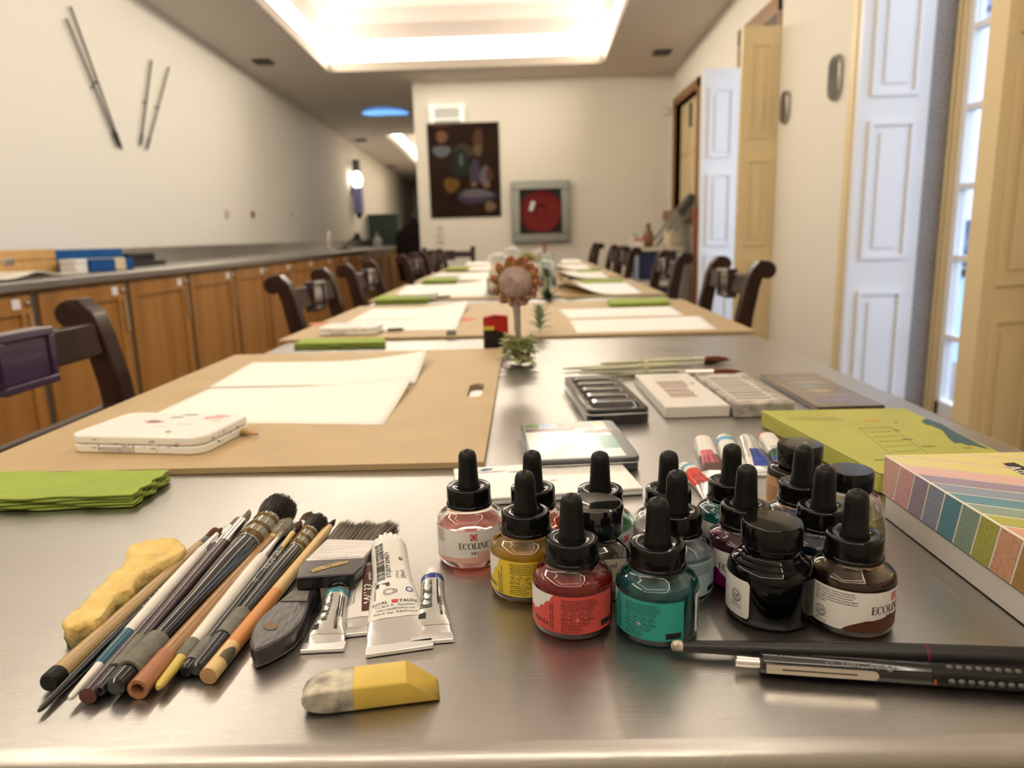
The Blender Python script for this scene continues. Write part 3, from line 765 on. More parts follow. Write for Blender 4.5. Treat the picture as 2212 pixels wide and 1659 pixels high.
# dark cupboard and dark coat at the end of the passage
boxthing('wardrobe', 'tall dark brown cupboard at the end of the passage', 'cupboard', (-1.98, 14.9, .001), (-1.10, 15.5, 2.12),
         [('body', mat_wood('darkest_wood', (.035, .018, .010), (.02, .01, .006), rough=.4), (-1, -1, 0), (1, 1, 1)), ('door', mat_wood('darker_wood', (.05, .025, .014), (.03, .015, .008), rough=.35), (-.96, -1.06, .04), (-.02, -1.005, .96)),
          ('door', MATS['darker_wood'], (.02, -1.06, .04), (.96, -1.005, .96))])
r = thing('coat_stand', 'dark coat draped on a stand at the end of the worktop', 'coat', (-1.42, 9.6, .001))
MB().lathe([(0, 0), (.2, 0), (.2, .03), (.03, .05), (.02, 1.25), (0, 1.26)], 16).build('stand', M_DARK, r)
prof = [(.20, .40), (.23, .6), (.24, .9), (.22, 1.02), (.13, 1.10), (.06, 1.16), (.05, 1.2)]
c = MB().grid(lambda u, v: (lambda q, a: ((q[0]*(1+.08*math.sin(7*a)))*math.cos(a), q[0]*.7*(1+.08*math.sin(5*a))*math.sin(a), q[1]))(
    (lambda t: (prof[int(t)][0]*(1-(t % 1))+prof[min(int(t)+1, 6)][0]*(t % 1), prof[int(t)][1]*(1-(t % 1))+prof[min(int(t)+1, 6)][1]*(t % 1)))(u*5.999), 2*PI*v), 18, 40)
c.build('coat', mat('dark_cloth', (.025, .014, .010), rough=.9), r)

# ================================================================== THE LONG TABLE
TX0, TX1, TY0, TY1 = -.497, .456, .254, 5.95
r = thing('work_table', 'long brushed steel work table running the length of the room', 'table', (0, 0, 0))
MB().box((TX0, TY0, ZT-.045), (TX1, TY1, ZT)).build('tabletop', STEEL, r, bev=.009, bseg=4)
for (x, y) in ((-.44, .33), (.40, .33), (-.44, 1.40), (.40, 1.40), (-.44, 3.60), (.40, 3.60), (-.44, 5.88), (.40, 5.88)):
    MB().box((x-.02, y-.02, .001), (x+.02, y+.02, ZT-.0455)).build('leg', STEEL, r, bev=.004)

BH = .0055
def fan(lab, x0, x1, y0, y1, rot=0, hole=None, smudge=None):
    cx, cy = (x0+x1)/2, (y0+y1)/2
    t = thing('drawing_board', lab, 'board', (cx, cy, ZT+.0004), rot, 'drawing boards on the table')
    w, d = (x1-x0)/2, (y1-y0)/2
    mb = MB()
    if hole:
        hx0, hx1, hy0, hy1 = hole[0]-cx, hole[1]-cx, hole[2]-cy, hole[3]-cy
        mb.box((-w, -d, 0), (w, hy0, BH)); mb.box((-w, hy1, 0), (w, d, BH)); mb.box((-w, hy0, 0), (hx0, hy1, BH)); mb.box((hx1, hy0, 0), (w, hy1, BH))
        c = .014
        for (sx, sy, X, Y) in ((1, 1, hx0, hy0), (-1, 1, hx1, hy0), (1, -1, hx0, hy1), (-1, -1, hx1, hy1)):
            pts = [(X, Y)] + [(X+sx*c*(1-math.sin(a)), Y+sy*c*(1-math.cos(a))) for a in [PI/2*i/6 for i in range(7)]]
            mb.prism(pts, 0, BH)
    else: mb.box((-w, -d, 0), (w, d, BH))
    mb.build('panel', M_MDF, t, smooth=False, bev=0 if hole else .0006)
    return t
def smudge(t, px, py, rx, ry, m, name='paint_smudge', rot=0.0):
    p = P(px, py, BH) - t.location; n = 18
    pts = []
    for i in range(n):
        a = 2*PI*i/n; q = 1+.22*math.sin(3*a+px)+.1*math.sin(7*a)
        x, y = rx*q*math.cos(a), ry*q*math.sin(a)
        pts.append((p.x+x*math.cos(rot)-y*math.sin(rot), p.y+x*math.sin(rot)+y*math.cos(rot)))
    MB().prism(pts, BH+.00005, BH+.00022).build(name, m, t, smooth=False)
h0, h1 = P(1003, 859, BH), P(1049, 828, BH)
bA = fan('nearest tan drawing board, with a cut-out hand slot, at the left of the table', -.527, -.040, .622, 1.288, 0, (h0.x+.002, h1.x-.001, h0.y, h1.y))
M_RSM = mat('red_paint_stain', (.62, .10, .05), rough=.6)
bB = fan('second tan drawing board on the left, under two sheets and a white paint box', -.505, -.020, 1.470, 2.185, rad(-.8))
smudge(bB, 1012, 690, .020, .032, M_RSM); smudge(bB, 690, 700, .022, .04, mat('orange_stain', (.55, .17, .07), rough=.6))
bBr = fan('second tan drawing board on the right, under two plain sheets', -.014, .462, 1.435, 2.150, rad(-.5))
bC = fan('third tan drawing board on the left, behind the protea', -.512, -.030, 2.372, 3.120)
bCr = fan('third tan drawing board on the right, beside the glass jar', -.020, .458, 2.345, 3.160)
bD = fan('fourth tan drawing board on the left, toward the far wall', -.505, -.03, 3.33, 4.10)
bDr = fan('fourth tan drawing board on the right, toward the far wall', -.02, .455, 3.34, 4.12)
bE = fan('farthest tan drawing board on the left of the table', -.50, -.03, 4.27, 5.00)
bEr = fan('farthest tan drawing board on the right of the table', -.02, .452, 4.26, 5.02)

def sheet(lab, pts, lift=.0006, curl=0.0, corner='fr', group='white drawing sheets on the boards', thick=.0004):
    Q = [P(px, py, BH+lift) for px, py in pts]     # far-left, far-right, near-right, near-left
    c = sum(Q, Vector())/4; c.z = ZT + BH + lift
    t = thing('paper_sheet', lab, 'paper', c, 0, group)
    Q = [q - c for q in Q]
    def fn(u, v):
        p = (Q[3]*(1-u)+Q[2]*u)*(1-v) + (Q[0]*(1-u)+Q[1]*u)*v
        k = {'fr': max(0, u+.6*v-1.0), 'r': max(0, u-.7)*1.2, 'nl': max(0, .45-u+.35*(.5-v)), 'l': max(0, .35-u)}[corner]
        return (p.x, p.y, curl*k*k*3)
    o = MB().grid(fn, 20, 10).build('sheet', M_PAPER, t)
    md = o.modifiers.new('thick', 'SOLIDIFY'); md.thickness = thick; md.offset = 1
    return t
sheet('nearer of two blank white sheets on the nearest board', [(455, 838), (893, 828), (828, 918), (297, 912)], .0004, .010, 'fr')
sheet('farther of two blank white sheets on the nearest board, its right corner curling up', [(545, 783), (922, 779), (896, 829), (450, 837)], .0016, .016, 'fr')
sheet('nearer white sheet on the second left board, beside the white paint box', [(760, 691), (997, 687), (986, 712), (716, 716)], .0004, .006)
sheet('farther white sheet on the second left board, its right corner lifted', [(803, 667), (1010, 664), (996, 687), (758, 692)], .0014, .018)
sheet('nearer white sheet on the second right board', [(1230, 692), (1512, 683), (1549, 711), (1246, 719)], .0004, .0)
sheet('farther white sheet on the second right board, next to the green napkin', [(1207, 669), (1449, 662), (1478, 681), (1228, 688)], .0008, .0)
sheet('white sheet on the third left board behind the green napkin', [(878, 616), (1056, 614), (1047, 640), (848, 643)], .0006, .02)
sheet('white sheet with a curled left edge on the third right board', [(1198, 613), (1352, 611), (1390, 634), (1222, 638)], .0010, .05, 'nl')
sheet('white sheet on the fourth left board', [(944, 590), (1060, 590), (1054, 604), (925, 605)], .0006, .01)
sheet('white sheet on the fourth right board', [(1200, 588), (1296, 585), (1316, 601), (1206, 601)], .0010, .03, 'nl')
sheet('white sheet on the farthest left board', [(1016, 577), (1060, 576), (1058, 583), (1014, 584)], .0006, .01)
sheet('white sheet on the farthest right board', [(1198, 574), (1264, 571), (1278, 581), (1202, 583)], .0010, .02, 'nl')
t = sheet('white sheet lying on bare steel at the far right end of the table', [(1212, 561), (1250, 560), (1260, 567), (1214, 568)], -BH+.0006, .0)
t = sheet('white sheet lying on bare steel at the far left end of the table', [(1012, 566), (1062, 565), (1060, 572), (1002, 573)], -BH+.0006, .0)

# green napkins : folded stacks with soft layered edges
def napkin(lab, pts, h, base, layers=4, wob=.002):
    Q = [P(px, py, base+h) for px, py in pts]
    c = sum(Q, Vector())/4; c.z = ZT+base
    t = thing('napkin', lab, 'napkin', c, 0, 'folded green napkins')
    Q = [(q-c) for q in Q]
    for k in range(layers):
        z0 = h*k/layers; z1 = h*(k+1)/layers - h*.06
        def edge(a, b, n, ph):
            nv = Vector((-(b-a).y, (b-a).x, 0)).normalized()
            return [(a+(b-a)*i/n) + nv*(wob*math.sin(ph+i*1.3+k*2)*math.sin(PI*i/n) + .0) for i in range(n)]
        ins = .0025*math.sin(k*2.1)
        pts2 = []
        for i in range(4):
            pts2 += edge(Q[(3-i) % 4]*(1+ins*4), Q[(2-i) % 4]*(1+ins*4), 14, i*1.7)
        n = len(pts2)
        mb = MB(); cz = .12*(z1-z0)
        def zz2(p, top): return z1*1.0 - .15*h/layers*math.sin(p.x*90+k)**2 if top else z0
        ringb = [(p.x*.998, p.y*.998, z0+.2*(z1-z0)) for p in pts2]; ringm = [(p.x, p.y, (z0+z1)/2) for p in pts2]
        ringt = [(p.x*.996, p.y*.996, z1) for p in pts2]
        mb.add(ringb+ringm+ringt, [(i, (i+1) % n, n+(i+1) % n, n+i) for i in range(n)] + [(n+i, n+(i+1) % n, 2*n+(i+1) % n, 2*n+i) for i in range(n)] + [tuple(range(2*n, 3*n))] + [tuple(reversed(range(n)))])
        mb.build('fold', M_NAPKIN, t, ang=50)
    return t
napkin('nearest folded green napkin, lying on the steel at the left edge', [(-110, 1019), (365, 1013), (283, 1066), (-190, 1082)], .0115, .0006, 5, .0022)
napkin('green napkin in front of the second left board', [(655, 731), (830, 728), (832, 738), (634, 742)], .011, .0006)
napkin('green napkin beside the third left board', [(822, 637), (935, 634), (922, 644), (808, 647)], .016, .0006)
napkin('green napkin at the back edge of the second right board', [(1312, 646), (1440, 641), (1446, 652), (1318, 656)], .010, BH+.001)
napkin('green napkin beside the fourth left board', [(922, 600), (986, 599), (985, 605), (911, 606)], .018, .0006)
napkin('green napkin between the third and fourth right boards', [(1252, 604), (1345, 601), (1340, 608), (1262, 611)], .010, .0006)
napkin('green napkin between the fourth and farthest right boards', [(1244, 583), (1298, 580), (1294, 584), (1250, 586)], .012, .0006)
napkin('farthest green napkin, on the left of the table', [(968, 576.5), (1010, 575.5), (1008, 580), (962, 581)], .014, BH+.001)

# white paint boxes on the boards
def rrect(w, d, rr, n=6):
    pts = []
    for (cx, cy, a0) in ((w-rr, d-rr, 0), (-w+rr, d-rr, PI/2), (-w+rr, -d+rr, PI), (w-rr, -d+rr, 1.5*PI)):
        pts += [(cx+rr*math.cos(a0+PI/2*i/n), cy+rr*math.sin(a0+PI/2*i/n)) for i in range(n+1)]
    return pts
STAINS = [mat('stain_red', (.60, .12, .13), .6), mat('stain_green', (.10, .22, .13), .6), mat('stain_blue', (.08, .16, .26), .6), mat('stain_pink', (.70, .42, .42), .6), mat('stain_grey', (.38, .38, .36), .6), mat('stain_rose', (.62, .34, .38), .6), mat('stain_faint', (.62, .63, .58), .6), mat('stain_ochre', (.40, .32, .14), .6)]
def blobgeo(cx, cy, rx, ry, seed, rot=0):
    n = 14; rs = random.Random(seed); ph = rs.random()*6; pts = []
    for i in range(n):
        a = 2*PI*i/n; q = 1+.28*math.sin(2*a+ph)+.18*math.sin(5*a+ph*2)
        x, y = rx*q*math.cos(a), ry*q*math.sin(a)
        pts.append((cx+x*math.cos(rot)-y*math.sin(rot), cy+x*math.sin(rot)+y*math.cos(rot)))
    return pts
def paintbox(lab, cx, cy, w, d, h, rot, base, stains=True, group='white paint boxes on the boards'):
    t = thing('paint_box', lab, 'paint box', (cx, cy, ZT+base), rot, group)
    w, d = w/2, d/2; hs = h*.46
    b = MB().prism(rrect(w, d, .016), 0, hs).build('tray', M_WHITEPL, t, bev=.0012)
    l = MB().prism(rrect(w, d, .016), hs+.0005, h).build('lid', M_WHITEPL, t, bev=.0022, bseg=3)
    if stains:
        mb = MB(); zt = h+.0001
        for k, (x, y, rx, ry, mi) in enumerate(((-.18, .12, .012, .004, 5), (-.02, .55, .006, .004, 4), (.58, .62, .013, .008, 3), (-.25, .2, .007, .005, 3), (.35, .0, .008, .002, 6), (.36, -.62, .004, .003, 7), (.7, .3, .006, .003, 6), (.1, -.25, .007, .0015, 6), (.1, .78, .007, .004, 4))):
            mb.prism(blobgeo(x*w, y*d, rx, ry, k), zt, zt+.00012, mi)
        mb.build('lid_stains', STAINS, l, smooth=False)
        mb = MB(); rs = random.Random(3)
        for k in range(30):
            rx, rz = .0006+.0028*rs.random(), .0004+.0010*rs.random(); z = rs.uniform(.0025, h-.0035)
            if k % 3 == 2:
                y = rs.uniform(-.75, .75)*d
                mb.prism(blobgeo(y, z, rx, rz, k), w, w+.00015, rs.choice((1, 2, 6, 4, 3)), Matrix(((0, 0, 1, 0), (1, 0, 0, 0), (0, 1, 0, 0), (0, 0, 0, 1))))
            else:
                x = rs.uniform(-.78, .78)*w
                mb.prism(blobgeo(x, z, rx, rz, k), d, d+.00015, rs.choice((1, 6, 4, 3, 6)), Matrix(((1, 0, 0, 0), (0, 0, -1, 0), (0, 1, 0, 0), (0, 0, 0, 1))))
        mb.build('side_stains', STAINS, b, smooth=False)
        mb = MB()
        for x in (-w*.52, w*.0): mb.box((x-.0004, -d-.00025, .0008), (x+.0004, -d+.001, hs))
        for k in range(5): mb.box((-w*.48, -d-.0002, .0012+k*.0011), (-w*.02, -d+.001, .0015+k*.0011))
        mb.build('clasp_line', mat('seam_grey', (.20, .19, .17), rough=.6), b, smooth=False)
    return t
paintbox('nearest white paint box, stained with colour, on the left board', -.377, .7185, .146, .096, .0175, rad(-8.5), BH+.0008)
q = P(760, 712, BH+.008)
paintbox('second white paint box, on the second left board', q.x, q.y, .125, .085, .016, rad(-3), BH+.0022)
q = P(903, 640, BH+.008)
paintbox('third white paint box, behind a green napkin on the third left board', q.x, q.y, .13, .09, .018, rad(-3), BH+.0022, False)
q = P(965, 600, BH+.008)
paintbox('farthest white paint box, on the fourth left board', q.x, q.y, .13, .09, .018, 0, BH+.0022, False)

# pencils and small things lying on the boards
def axisq(A, B):
    return (B-A).to_track_quat('Z', 'X')
def pencil(lab, A, B, rr, col, tipcol):
    L = (B-A).length
    t = thing('pencil', lab, 'pencil', A, 0, None, axisq(A, B))
    MB().lathe([(0, 0), (rr, 0), (rr, L*.86)], 6).build('shaft', mat('pencil_'+col[0], col[1], rough=.35), t, ang=20)
    MB().lathe([(rr, L*.8601), (rr*.35, L*.965)], 12).build('wood_cone', mat('pencil_wood', (.50, .29, .14), rough=.6), t)
    MB().lathe([(rr*.35, L*.9651), (0, L)], 10).build('lead', mat('pencil_'+tipcol[0], tipcol[1], rough=.4), t)
    MB().lathe([(0, -.002), (rr*.9, -.0015), (rr*1.02, -.0001)], 10).build('end', mat('pencil_endwood', (.40, .2, .1), rough=.5), t)
    return t
pencil('sharpened yellow pencil half hidden behind the nearest white paint box', P(362, 905, BH+.0045)+Vector((0, .012, 0)), P(560, 939, BH+.0045), .0034, ('yellow', (.55, .36, .05)), ('lead_dark', (.06, .04, .03)))
pencil('dark pencil beside the second white paint box', P(838, 713, BH+.0055), P(874, 711, BH+.0055), .0035, ('dark', (.05, .06, .06)), ('lead_dark', (.06, .04, .03)))
pencil('brown pencil beside the third white paint box', P(945, 642, BH+.0055), P(975, 640, BH+.0055), .004, ('brown', (.10, .06, .02)), ('lead_dark', (.06, .04, .03)))
q = P(975, 723, BH)
t = thing('pencil_sharpener', 'small grey sharpener at the front edge of the second left board', 'sharpener', (q.x, q.y, ZT+BH+.001))
MB().box((-.010, -.007, 0), (.010, .007, .008)).build('body', mat('sharpener_grey', (.22, .25, .25), rough=.35, metal=.6), t, bev=.0012)
MB().box((-.008, -.0055, .0081), (.008, .0055, .0092)).build('blade', M_SILVER, t)
MB().ball((0, 0, .0097), .0014).build('screw', M_SILVER, t)

# ------------------------------------------------------------------ chairs
def bent(pts, wid):
    """side profile (x,z) centre line with thickness -> polygon"""
    L, R = [], []
    for i, p in enumerate(pts):
        a = Vector(pts[max(i-1, 0)][:2]); b = Vector(pts[min(i+1, len(pts)-1)][:2]); t = (b-a).normalized(); n = Vector((-t.y, t.x))
        w = p[2]/2; L.append((p[0]+n.x*w, p[1]+n.y*w)); R.append((p[0]-n.x*w, p[1]-n.y*w))
    return L + R[::-1]
MXZ = lambda y: Matrix(((1, 0, 0, 0), (0, 0, -1, y), (0, 1, 0, 0), (0, 0, 0, 1)))
def make_chair(lab, group):
    t = thing('chair', lab, 'chair', (0, 0, 0), 0, group)
    hw = .215
    for sy in (-1, 1):
        y = sy*hw
        post = [(-.035, .001, .032), (-.01, .22, .036), (0, .44, .04), (.0, .60, .040), (-.012, .72, .040), (-.028, .80, .038), (-.040, .838, .036), (-.054, .857, .028), (-.070, .858, .018)]
        m = MB().prism(bent(post, 0), -.021, .021, 0, MXZ(y))
        m.lathe([(0, -.0215), (.0235, -.0215), (.0235, .0215), (0, .0215)], 24, 0, Matrix.Translation((-.066, y, .842)) @ Matrix.Rotation(PI/2, 4, 'X'))
        m.build('back_post', M_CHAIR, t, bev=.003, ang=35)
    def rail(z0, z1, x0, th, name):
        MB().prism([(x0, z0), (x0+th, z0), (x0+th+(z0-z1)*.18, z1), (x0+(z0-z1)*.18, z1)], -hw+.021, hw-.021, 0, MXZ(0)).build(name, M_CHAIR, t, bev=.003)
    rail(.772, .828, -.030, .020, 'top_rail'); rail(.655, .687, -.012, .020, 'lower_rail')
    pm = MB()
    pz0, pz1, x0 = .752, .838, -.036
    for (ya, yb, za, zb, xa, xb) in ((-.06, .06, pz0, pz0+.012, 0, .031), (-.06, .06, pz1-.012, pz1, 0, .031), (-.06, -.048, pz0+.012, pz1-.012, 0, .031), (.048, .06, pz0+.012, pz1-.012, 0, .031), (-.048, .048, pz0+.012, pz1-.012, .004, .026)):
        pm.box((x0+xa, ya, za), (x0+xb, yb, zb))
    o = pm.build('back_panel', mat('panel_dark_wood', (.046, .022, .024), rough=.2, coat=.4), t, bev=.002)
    MB().box((-.015, -.215, .425), (.40, .215, .455)).build('seat', M_CHAIR, t, bev=.008)
    for sy in (-1, 1):
        MB().tube([(.37, sy*.185, .001), (.37, sy*.185, .25), (.37, sy*.185, .424)], [.016, .021, .024], 12).build('front_leg', M_CHAIR, t)
        MB().box((0.012, sy*.185-.009, .16), (.36, sy*.185+.009, .185)).build('stretcher', M_CHAIR, t, bev=.002)
    MB().box((.31, -.17, .161), (.328, .17, .184)).build('cross_stretcher', M_CHAIR, t, bev=.002)
    return t
ch = None
for (x, y, rz, lab) in ((-.72, 1.035, 0, 'dark wooden chair nearest the camera, pushed up to the left of the table'),
        (-.60, 2.15, 0, 'dark wooden chair on the left of the table, second from the camera'), (-.60, 2.90, 0, 'dark wooden chair on the left of the table, third from the camera'),
        (-.60, 4.17, 0, 'dark wooden chair on the left of the table, fourth from the camera'), (-.60, 4.95, 0, 'dark wooden chair on the left of the table, fifth from the camera'),
        (-.60, 5.56, 0, 'dark wooden chair on the left of the table, last in its row'), (-.66, 6.45, -PI/2, 'dark wooden chair facing the camera in front of the far wall'),
        (.60, 2.235, PI, 'dark wooden chair nearest the camera on the right of the table'), (.60, 3.20, PI, 'dark wooden chair on the right of the table, second from the camera'),
        (.60, 4.50, PI, 'dark wooden chair on the right of the table, third from the camera'), (.60, 5.08, PI, 'dark wooden chair on the right of the table, fourth from the camera'),
        (.60, 6.45, PI, 'dark wooden chair by itself at the far right end of the table')):
    g = 'dark wooden chairs around the table'
    if ch is None: ch = make_chair(lab, g); ch.location = (x, y, 0); ch.rotation_euler = (0, 0, rz)
    else: dup(ch, (x, y, 0), rz, lab, g)
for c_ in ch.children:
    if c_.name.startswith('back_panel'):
        c_.data = c_.data.copy(); c_.data.materials[0] = mat('purple_reflection_wood', (.055, .032, .075), rough=.25, coat=.3)  # purple window reflection put into the panel's colour
        c_['label'] = 'centre panel with a purple reflection put into its colour'

# ------------------------------------------------------------------ flowers and jars in the middle of the table
def leafblade(mb, base, tip, w, mi=0, droop=.0):
    base, tip = Vector(base), Vector(tip); d = tip-base; side = d.cross(Vector((0, 0, 1)))
    side = side.normalized() if side.length > 1e-6 else Vector((1, 0, 0))
    nrm = side.cross(d).normalized(); o = len(mb.v); n = 5
    for i in range(n+1):
        u = i/n; p = base + d*u + nrm*(droop*math.sin(PI*u)); ww = w*math.sin(PI*min(1, .12+u*.88))**.8
        if i == n: ww = 0.0002
        mb.v += [tuple(p-side*ww+nrm*ww*.35), tuple(p), tuple(p+side*ww+nrm*ww*.35)]
    for i in range(n):
        for k in range(2):
            a = o+i*3+k; mb.f.append((a, a+1, a+4, a+3)); mb.m.append(mi)
    return mb
def withsolid(o, th):
    md = o.modifiers.new('thick', 'SOLIDIFY'); md.thickness = th; return o
M_LEAF = mat('leaf_green', (.30, .34, .13), rough=.5, var=.35, vscale=40, col2=(.46, .45, .22))
M_LEAF2 = mat('sage_leaf', (.26, .33, .19), rough=.55, var=.3, vscale=40, col2=(.42, .46, .32))
b = P(1121, 788)
Yp = b.y
hc = PY(1113, 616, Yp+.01)
t = thing('protea', 'single king protea bloom standing on its stem in a tuft of leaves', 'flower', (b.x, Yp, ZT+.001))
hz = hc.z-ZT-.001; hx = hc.x-b.x
top = Vector((hx, .035, hz))
MB().tube([(0, 0, .0), (0.000, .004, hz*.35), (hx*.4, .014, hz*.62), (hx, .03, hz*.85)], [.0046, .005, .0058, .008], 10).build('stem', mat('protea_stem', (.20, .16, .13), rough=.6), t)
fd = (CAM - Vector((b.x+hx, Yp, ZT+hz))).normalized(); fd = Vector((fd.x, fd.y, .30)).normalized()
Mf = Matrix.Translation(top) @ fd.to_track_quat('Z', 'Y').to_matrix().to_4x4()
R0 = .0275
MB().lathe([(R0*math.cos(a)*1.0, .008+R0*.62*math.sin(a)) for a in [PI/2*i/10 for i in range(10)]] + [(0, .008+R0*.63)], 32, 0, Mf).build('flower_centre', mat('protea_centre', (.36, .26, .23), rough=.7, var=.2, vscale=300), t)
mb = MB()
for i in range(520):
    a = random.random()*2*PI; q = random.uniform(.03, 1)
    def dome(q): return Vector((R0*1.02*q*math.cos(a), R0*1.02*q*math.sin(a), .0085+R0*.64*math.sqrt(max(0, 1-q*q))))
    p0, p1 = dome(q), dome(max(0, q-.22)); p1.z += .0006
    mb.strand(Mf @ p0, Mf @ p1, .00035)
mb.build('centre_hairs', mat('protea_hairs', (.52, .40, .36), rough=.7), t).data.materials[0]
M_BR = [mat('bract_pink', (.72, .27, .20), rough=.55, var=.3, vscale=60, col2=(.70, .44, .26)), mat('bract_olive', (.46, .34, .09), rough=.55, var=.3, vscale=60, col2=(.56, .22, .11)), mat('bract_mauve', (.58, .36, .34), rough=.55)]
for layer, (n, rr0, rr1, z0, z1, w, mi) in enumerate(((13, .0265, .0325, -.004, .020, .0068, 1), (12, .029, .0385, -.012, .018, .0080, 0), (11, .027, .0420, -.018, .010, .0080, 0))):
    for i in range(n):
        a = 2*PI*(i+.5*layer)/n
        up = math.sin(a)                                   # bracts above the disc open wider and are pinker
        k = 1 + .10*up; mm = mi if up > -.2 else (2 if layer else 1)
        mb = MB()
        A = Vector((rr0*.75*math.cos(a), rr0*.75*math.sin(a), z0)); B = Vector((rr1*k*math.cos(a), rr1*k*math.sin(a), z1))
        side = Vector((-math.sin(a), math.cos(a), 0)); rad_ = Vector((math.cos(a), math.sin(a), 0)); o = 0; nn = 6
        for j in range(nn+1):
            u = j/nn; p = A.lerp(B, u) + rad_*(.008*math.sin(PI*u)); ww = w*min(1, .55+u*1.3)*(max(0, 1-u)**.62)*1.25 + .00015
            mb.v += [tuple(Mf @ (p-side*ww-rad_*ww*.3)), tuple(Mf @ p), tuple(Mf @ (p+side*ww-rad_*ww*.3))]
        for j in range(nn):
            for q in range(2):
                a_ = j*3+q; mb.f.append((a_, a_+1, a_+4, a_+3)); mb.m.append(0)
        withsolid(mb.build('bract', M_BR[mm], t), .0008)
mb = MB()
for i in range(120):
    a = random.random()*2*PI; e = random.uniform(-.25, 1.1); L = random.uniform(.018, .034); z = random.uniform(.001, .034)
    d = Vector((math.cos(a)*math.cos(e), math.sin(a)*math.cos(e)*.8, math.sin(e)))
    q = Vector((math.cos(a)*.006, math.sin(a)*.006, z)); tip = q+d*L; tip.z = max(tip.z, .002)
    leafblade(mb, q, tip, .0072, 0, .003)
withsolid(mb.build('leaf_tuft', M_LEAF, t), .0007)

def sprig(lab, px, py, h, n, m, base, L=(.02, .032), w=.0040, spread=1.0):
    q = P(px, py, base)
    t = thing('leaf_sprig', lab, 'sprig', (q.x, q.y, ZT+base+.0008))
    MB().tube([(0, 0, 0.001), (0.002, 0, h*.5), (0, 0, h)], [.0016, .0014, .0008], 6).build('stem', mat('sprig_stem', (.22, .24, .12), rough=.6), t)
    mb = MB()
    for i in range(n):
        u = (i+.5)/n; a = i*2.4; e = .15+.9*u; l = random.uniform(*L)
        d = Vector((math.cos(a)*math.cos(e)*spread, math.sin(a)*math.cos(e)*spread, math.sin(e)))
        q2 = Vector((0, 0, h*(.12+.85*u))); leafblade(mb, q2, q2+d*l, w, 0, .002)
    withsolid(mb.build('leaves', m, t), .0006)
    return t
sprig('small grey-green sprig standing on the second right board', 1166, 718, .040, 18, M_LEAF2, BH, (.022, .036), .0062)
sprig('dark leaves lying between the second and third boards beside the protea', 1185, 656, .012, 16, mat('dark_leaf', (.02, .045, .015), rough=.4), .0, (.03, .05), .008, 1.3)

# ink carton
q = P(1073, 754)
t = thing('ink_carton', 'small black carton with a slanting red top and yellow stripe beside the protea', 'carton', (q.x-.002, q.y+.018, ZT+.0006), rad(5))
w, d, h = .0225, .018, PY(1070, 682, q.y).z-ZT
MB().box((-w, -d, 0), (w, d, h*.93)).build('carton', mat('black_card', (.008, .007, .007), rough=.3), t, bev=.0008)
mb = MB(); e = .0002
mb.prism([(-w-e, h*.70), (w+e, h*.42), (w+e, h*.93), (-w-e, h*.93)], -d-e, d+e, 0, MXZ(0))
mb.prism([(-w, h*.931), (w, h*.931), (w, h*.96), (.0, h), (-w*.5, h*.97)], -d, d*.6, 0, MXZ(0))
mb.build('red_top', mat('carton_red', (.42, .018, .014), rough=.3), t, smooth=False)
mb = MB(); mb.box((-w-.0003, -d-.0004, h*.56), (-w*.15, -d+.001, h*.68)); mb.build('yellow_stripe', mat('carton_yellow', (.65, .50, .06), rough=.4), t, smooth=False)

# glass jars with flowers
M_JAR = mat('jar_glass', (.93, .97, .95), rough=0.0, trans=1, ior=1.12)
M_WATER = mat('jar_water', (.80, .86, .80), rough=0, trans=1, ior=1.2)
M_PETAL = mat('white_petals', (.90, .89, .82), rough=.7)
def jar(lab, x, y, r0, h, flowers):
    t = thing('glass_jar', lab, 'jar', (x, y, ZT+BH+.001), 0, 'glass jars in the middle of the table')
    MB().lathe([(0, 0), (r0*.9, 0), (r0, r0*.12), (r0, h*.74), (r0*.72, h*.86), (r0*.72, h), (r0*.66, h), (r0*.66, h*.85), (r0*.93, h*.73), (r0*.93, r0*.2), (0, r0*.2)], 28).build('glass_body', M_JAR, t)
    MB().lathe([(0, r0*.21), (r0*.92, r0*.21), (r0*.92, h*.33), (0, h*.33)], 24).build('water', M_WATER, t)
    MB().lathe([(r0*.74, h*.90), (r0*.80, h*.91), (r0*.80, h*.94), (r0*.74, h*.95)], 28).build('neck_ring', M_JAR, t)
    return t
def blossom(t_list, lab, x, y, z0, z1, kind, m):
    t = thing('cut_flower', lab, 'flower', (x, y, z0), 0, 'cut flowers in the jars')
    h = z1-z0
    MB().tube([(0, 0, 0), (.004, 0, h*.5), (0, 0, h)], .0022, 6).build('stem', mat('flower_stem', (.13, .20, .06), rough=.6), t)
    mb = MB()
    if kind == 'round':
        for i in range(90):
            a = i*2.4; e = math.acos(1-1.5*(i+.5)/90); L = .038
            d = Vector((math.sin(e)*math.cos(a), math.sin(e)*math.sin(a), math.cos(e)*.7))
            leafblade(mb, Vector((0, 0, h))+d*.006, Vector((0, 0, h))+d*L, .011, 0, .004)
    elif kind == 'spiky':
        for i in range(140):
            a = i*2.4; e = math.acos(1-1.2*(i+.5)/140)
            d = Vector((math.sin(e)*math.cos(a), math.sin(e)*math.sin(a), math.cos(e)*.8)); mb.strand(Vector((0, 0, h))+d*.006, Vector((0, 0, h))+d*random.uniform(.04, .055), .0016)
    else:
        for i in range(16):
            z = h*(.55+.45*i/16); a = i*2.4; d = Vector((math.cos(a), math.sin(a), .5)); leafblade(mb, (0, 0, z), Vector((0, 0, z))+d*.022, .006, 0, .002)
    withsolid(mb.build('petals', m, t), .0008) if kind != 'spiky' else mb.build('petals', m, t)
    return t
q1 = P(1063, 641, BH); q2 = P(1183, 624, BH)
jar('glass jar half hidden behind the left of the protea', q1.x+.012, q1.y+.03, .030, .080, 0)
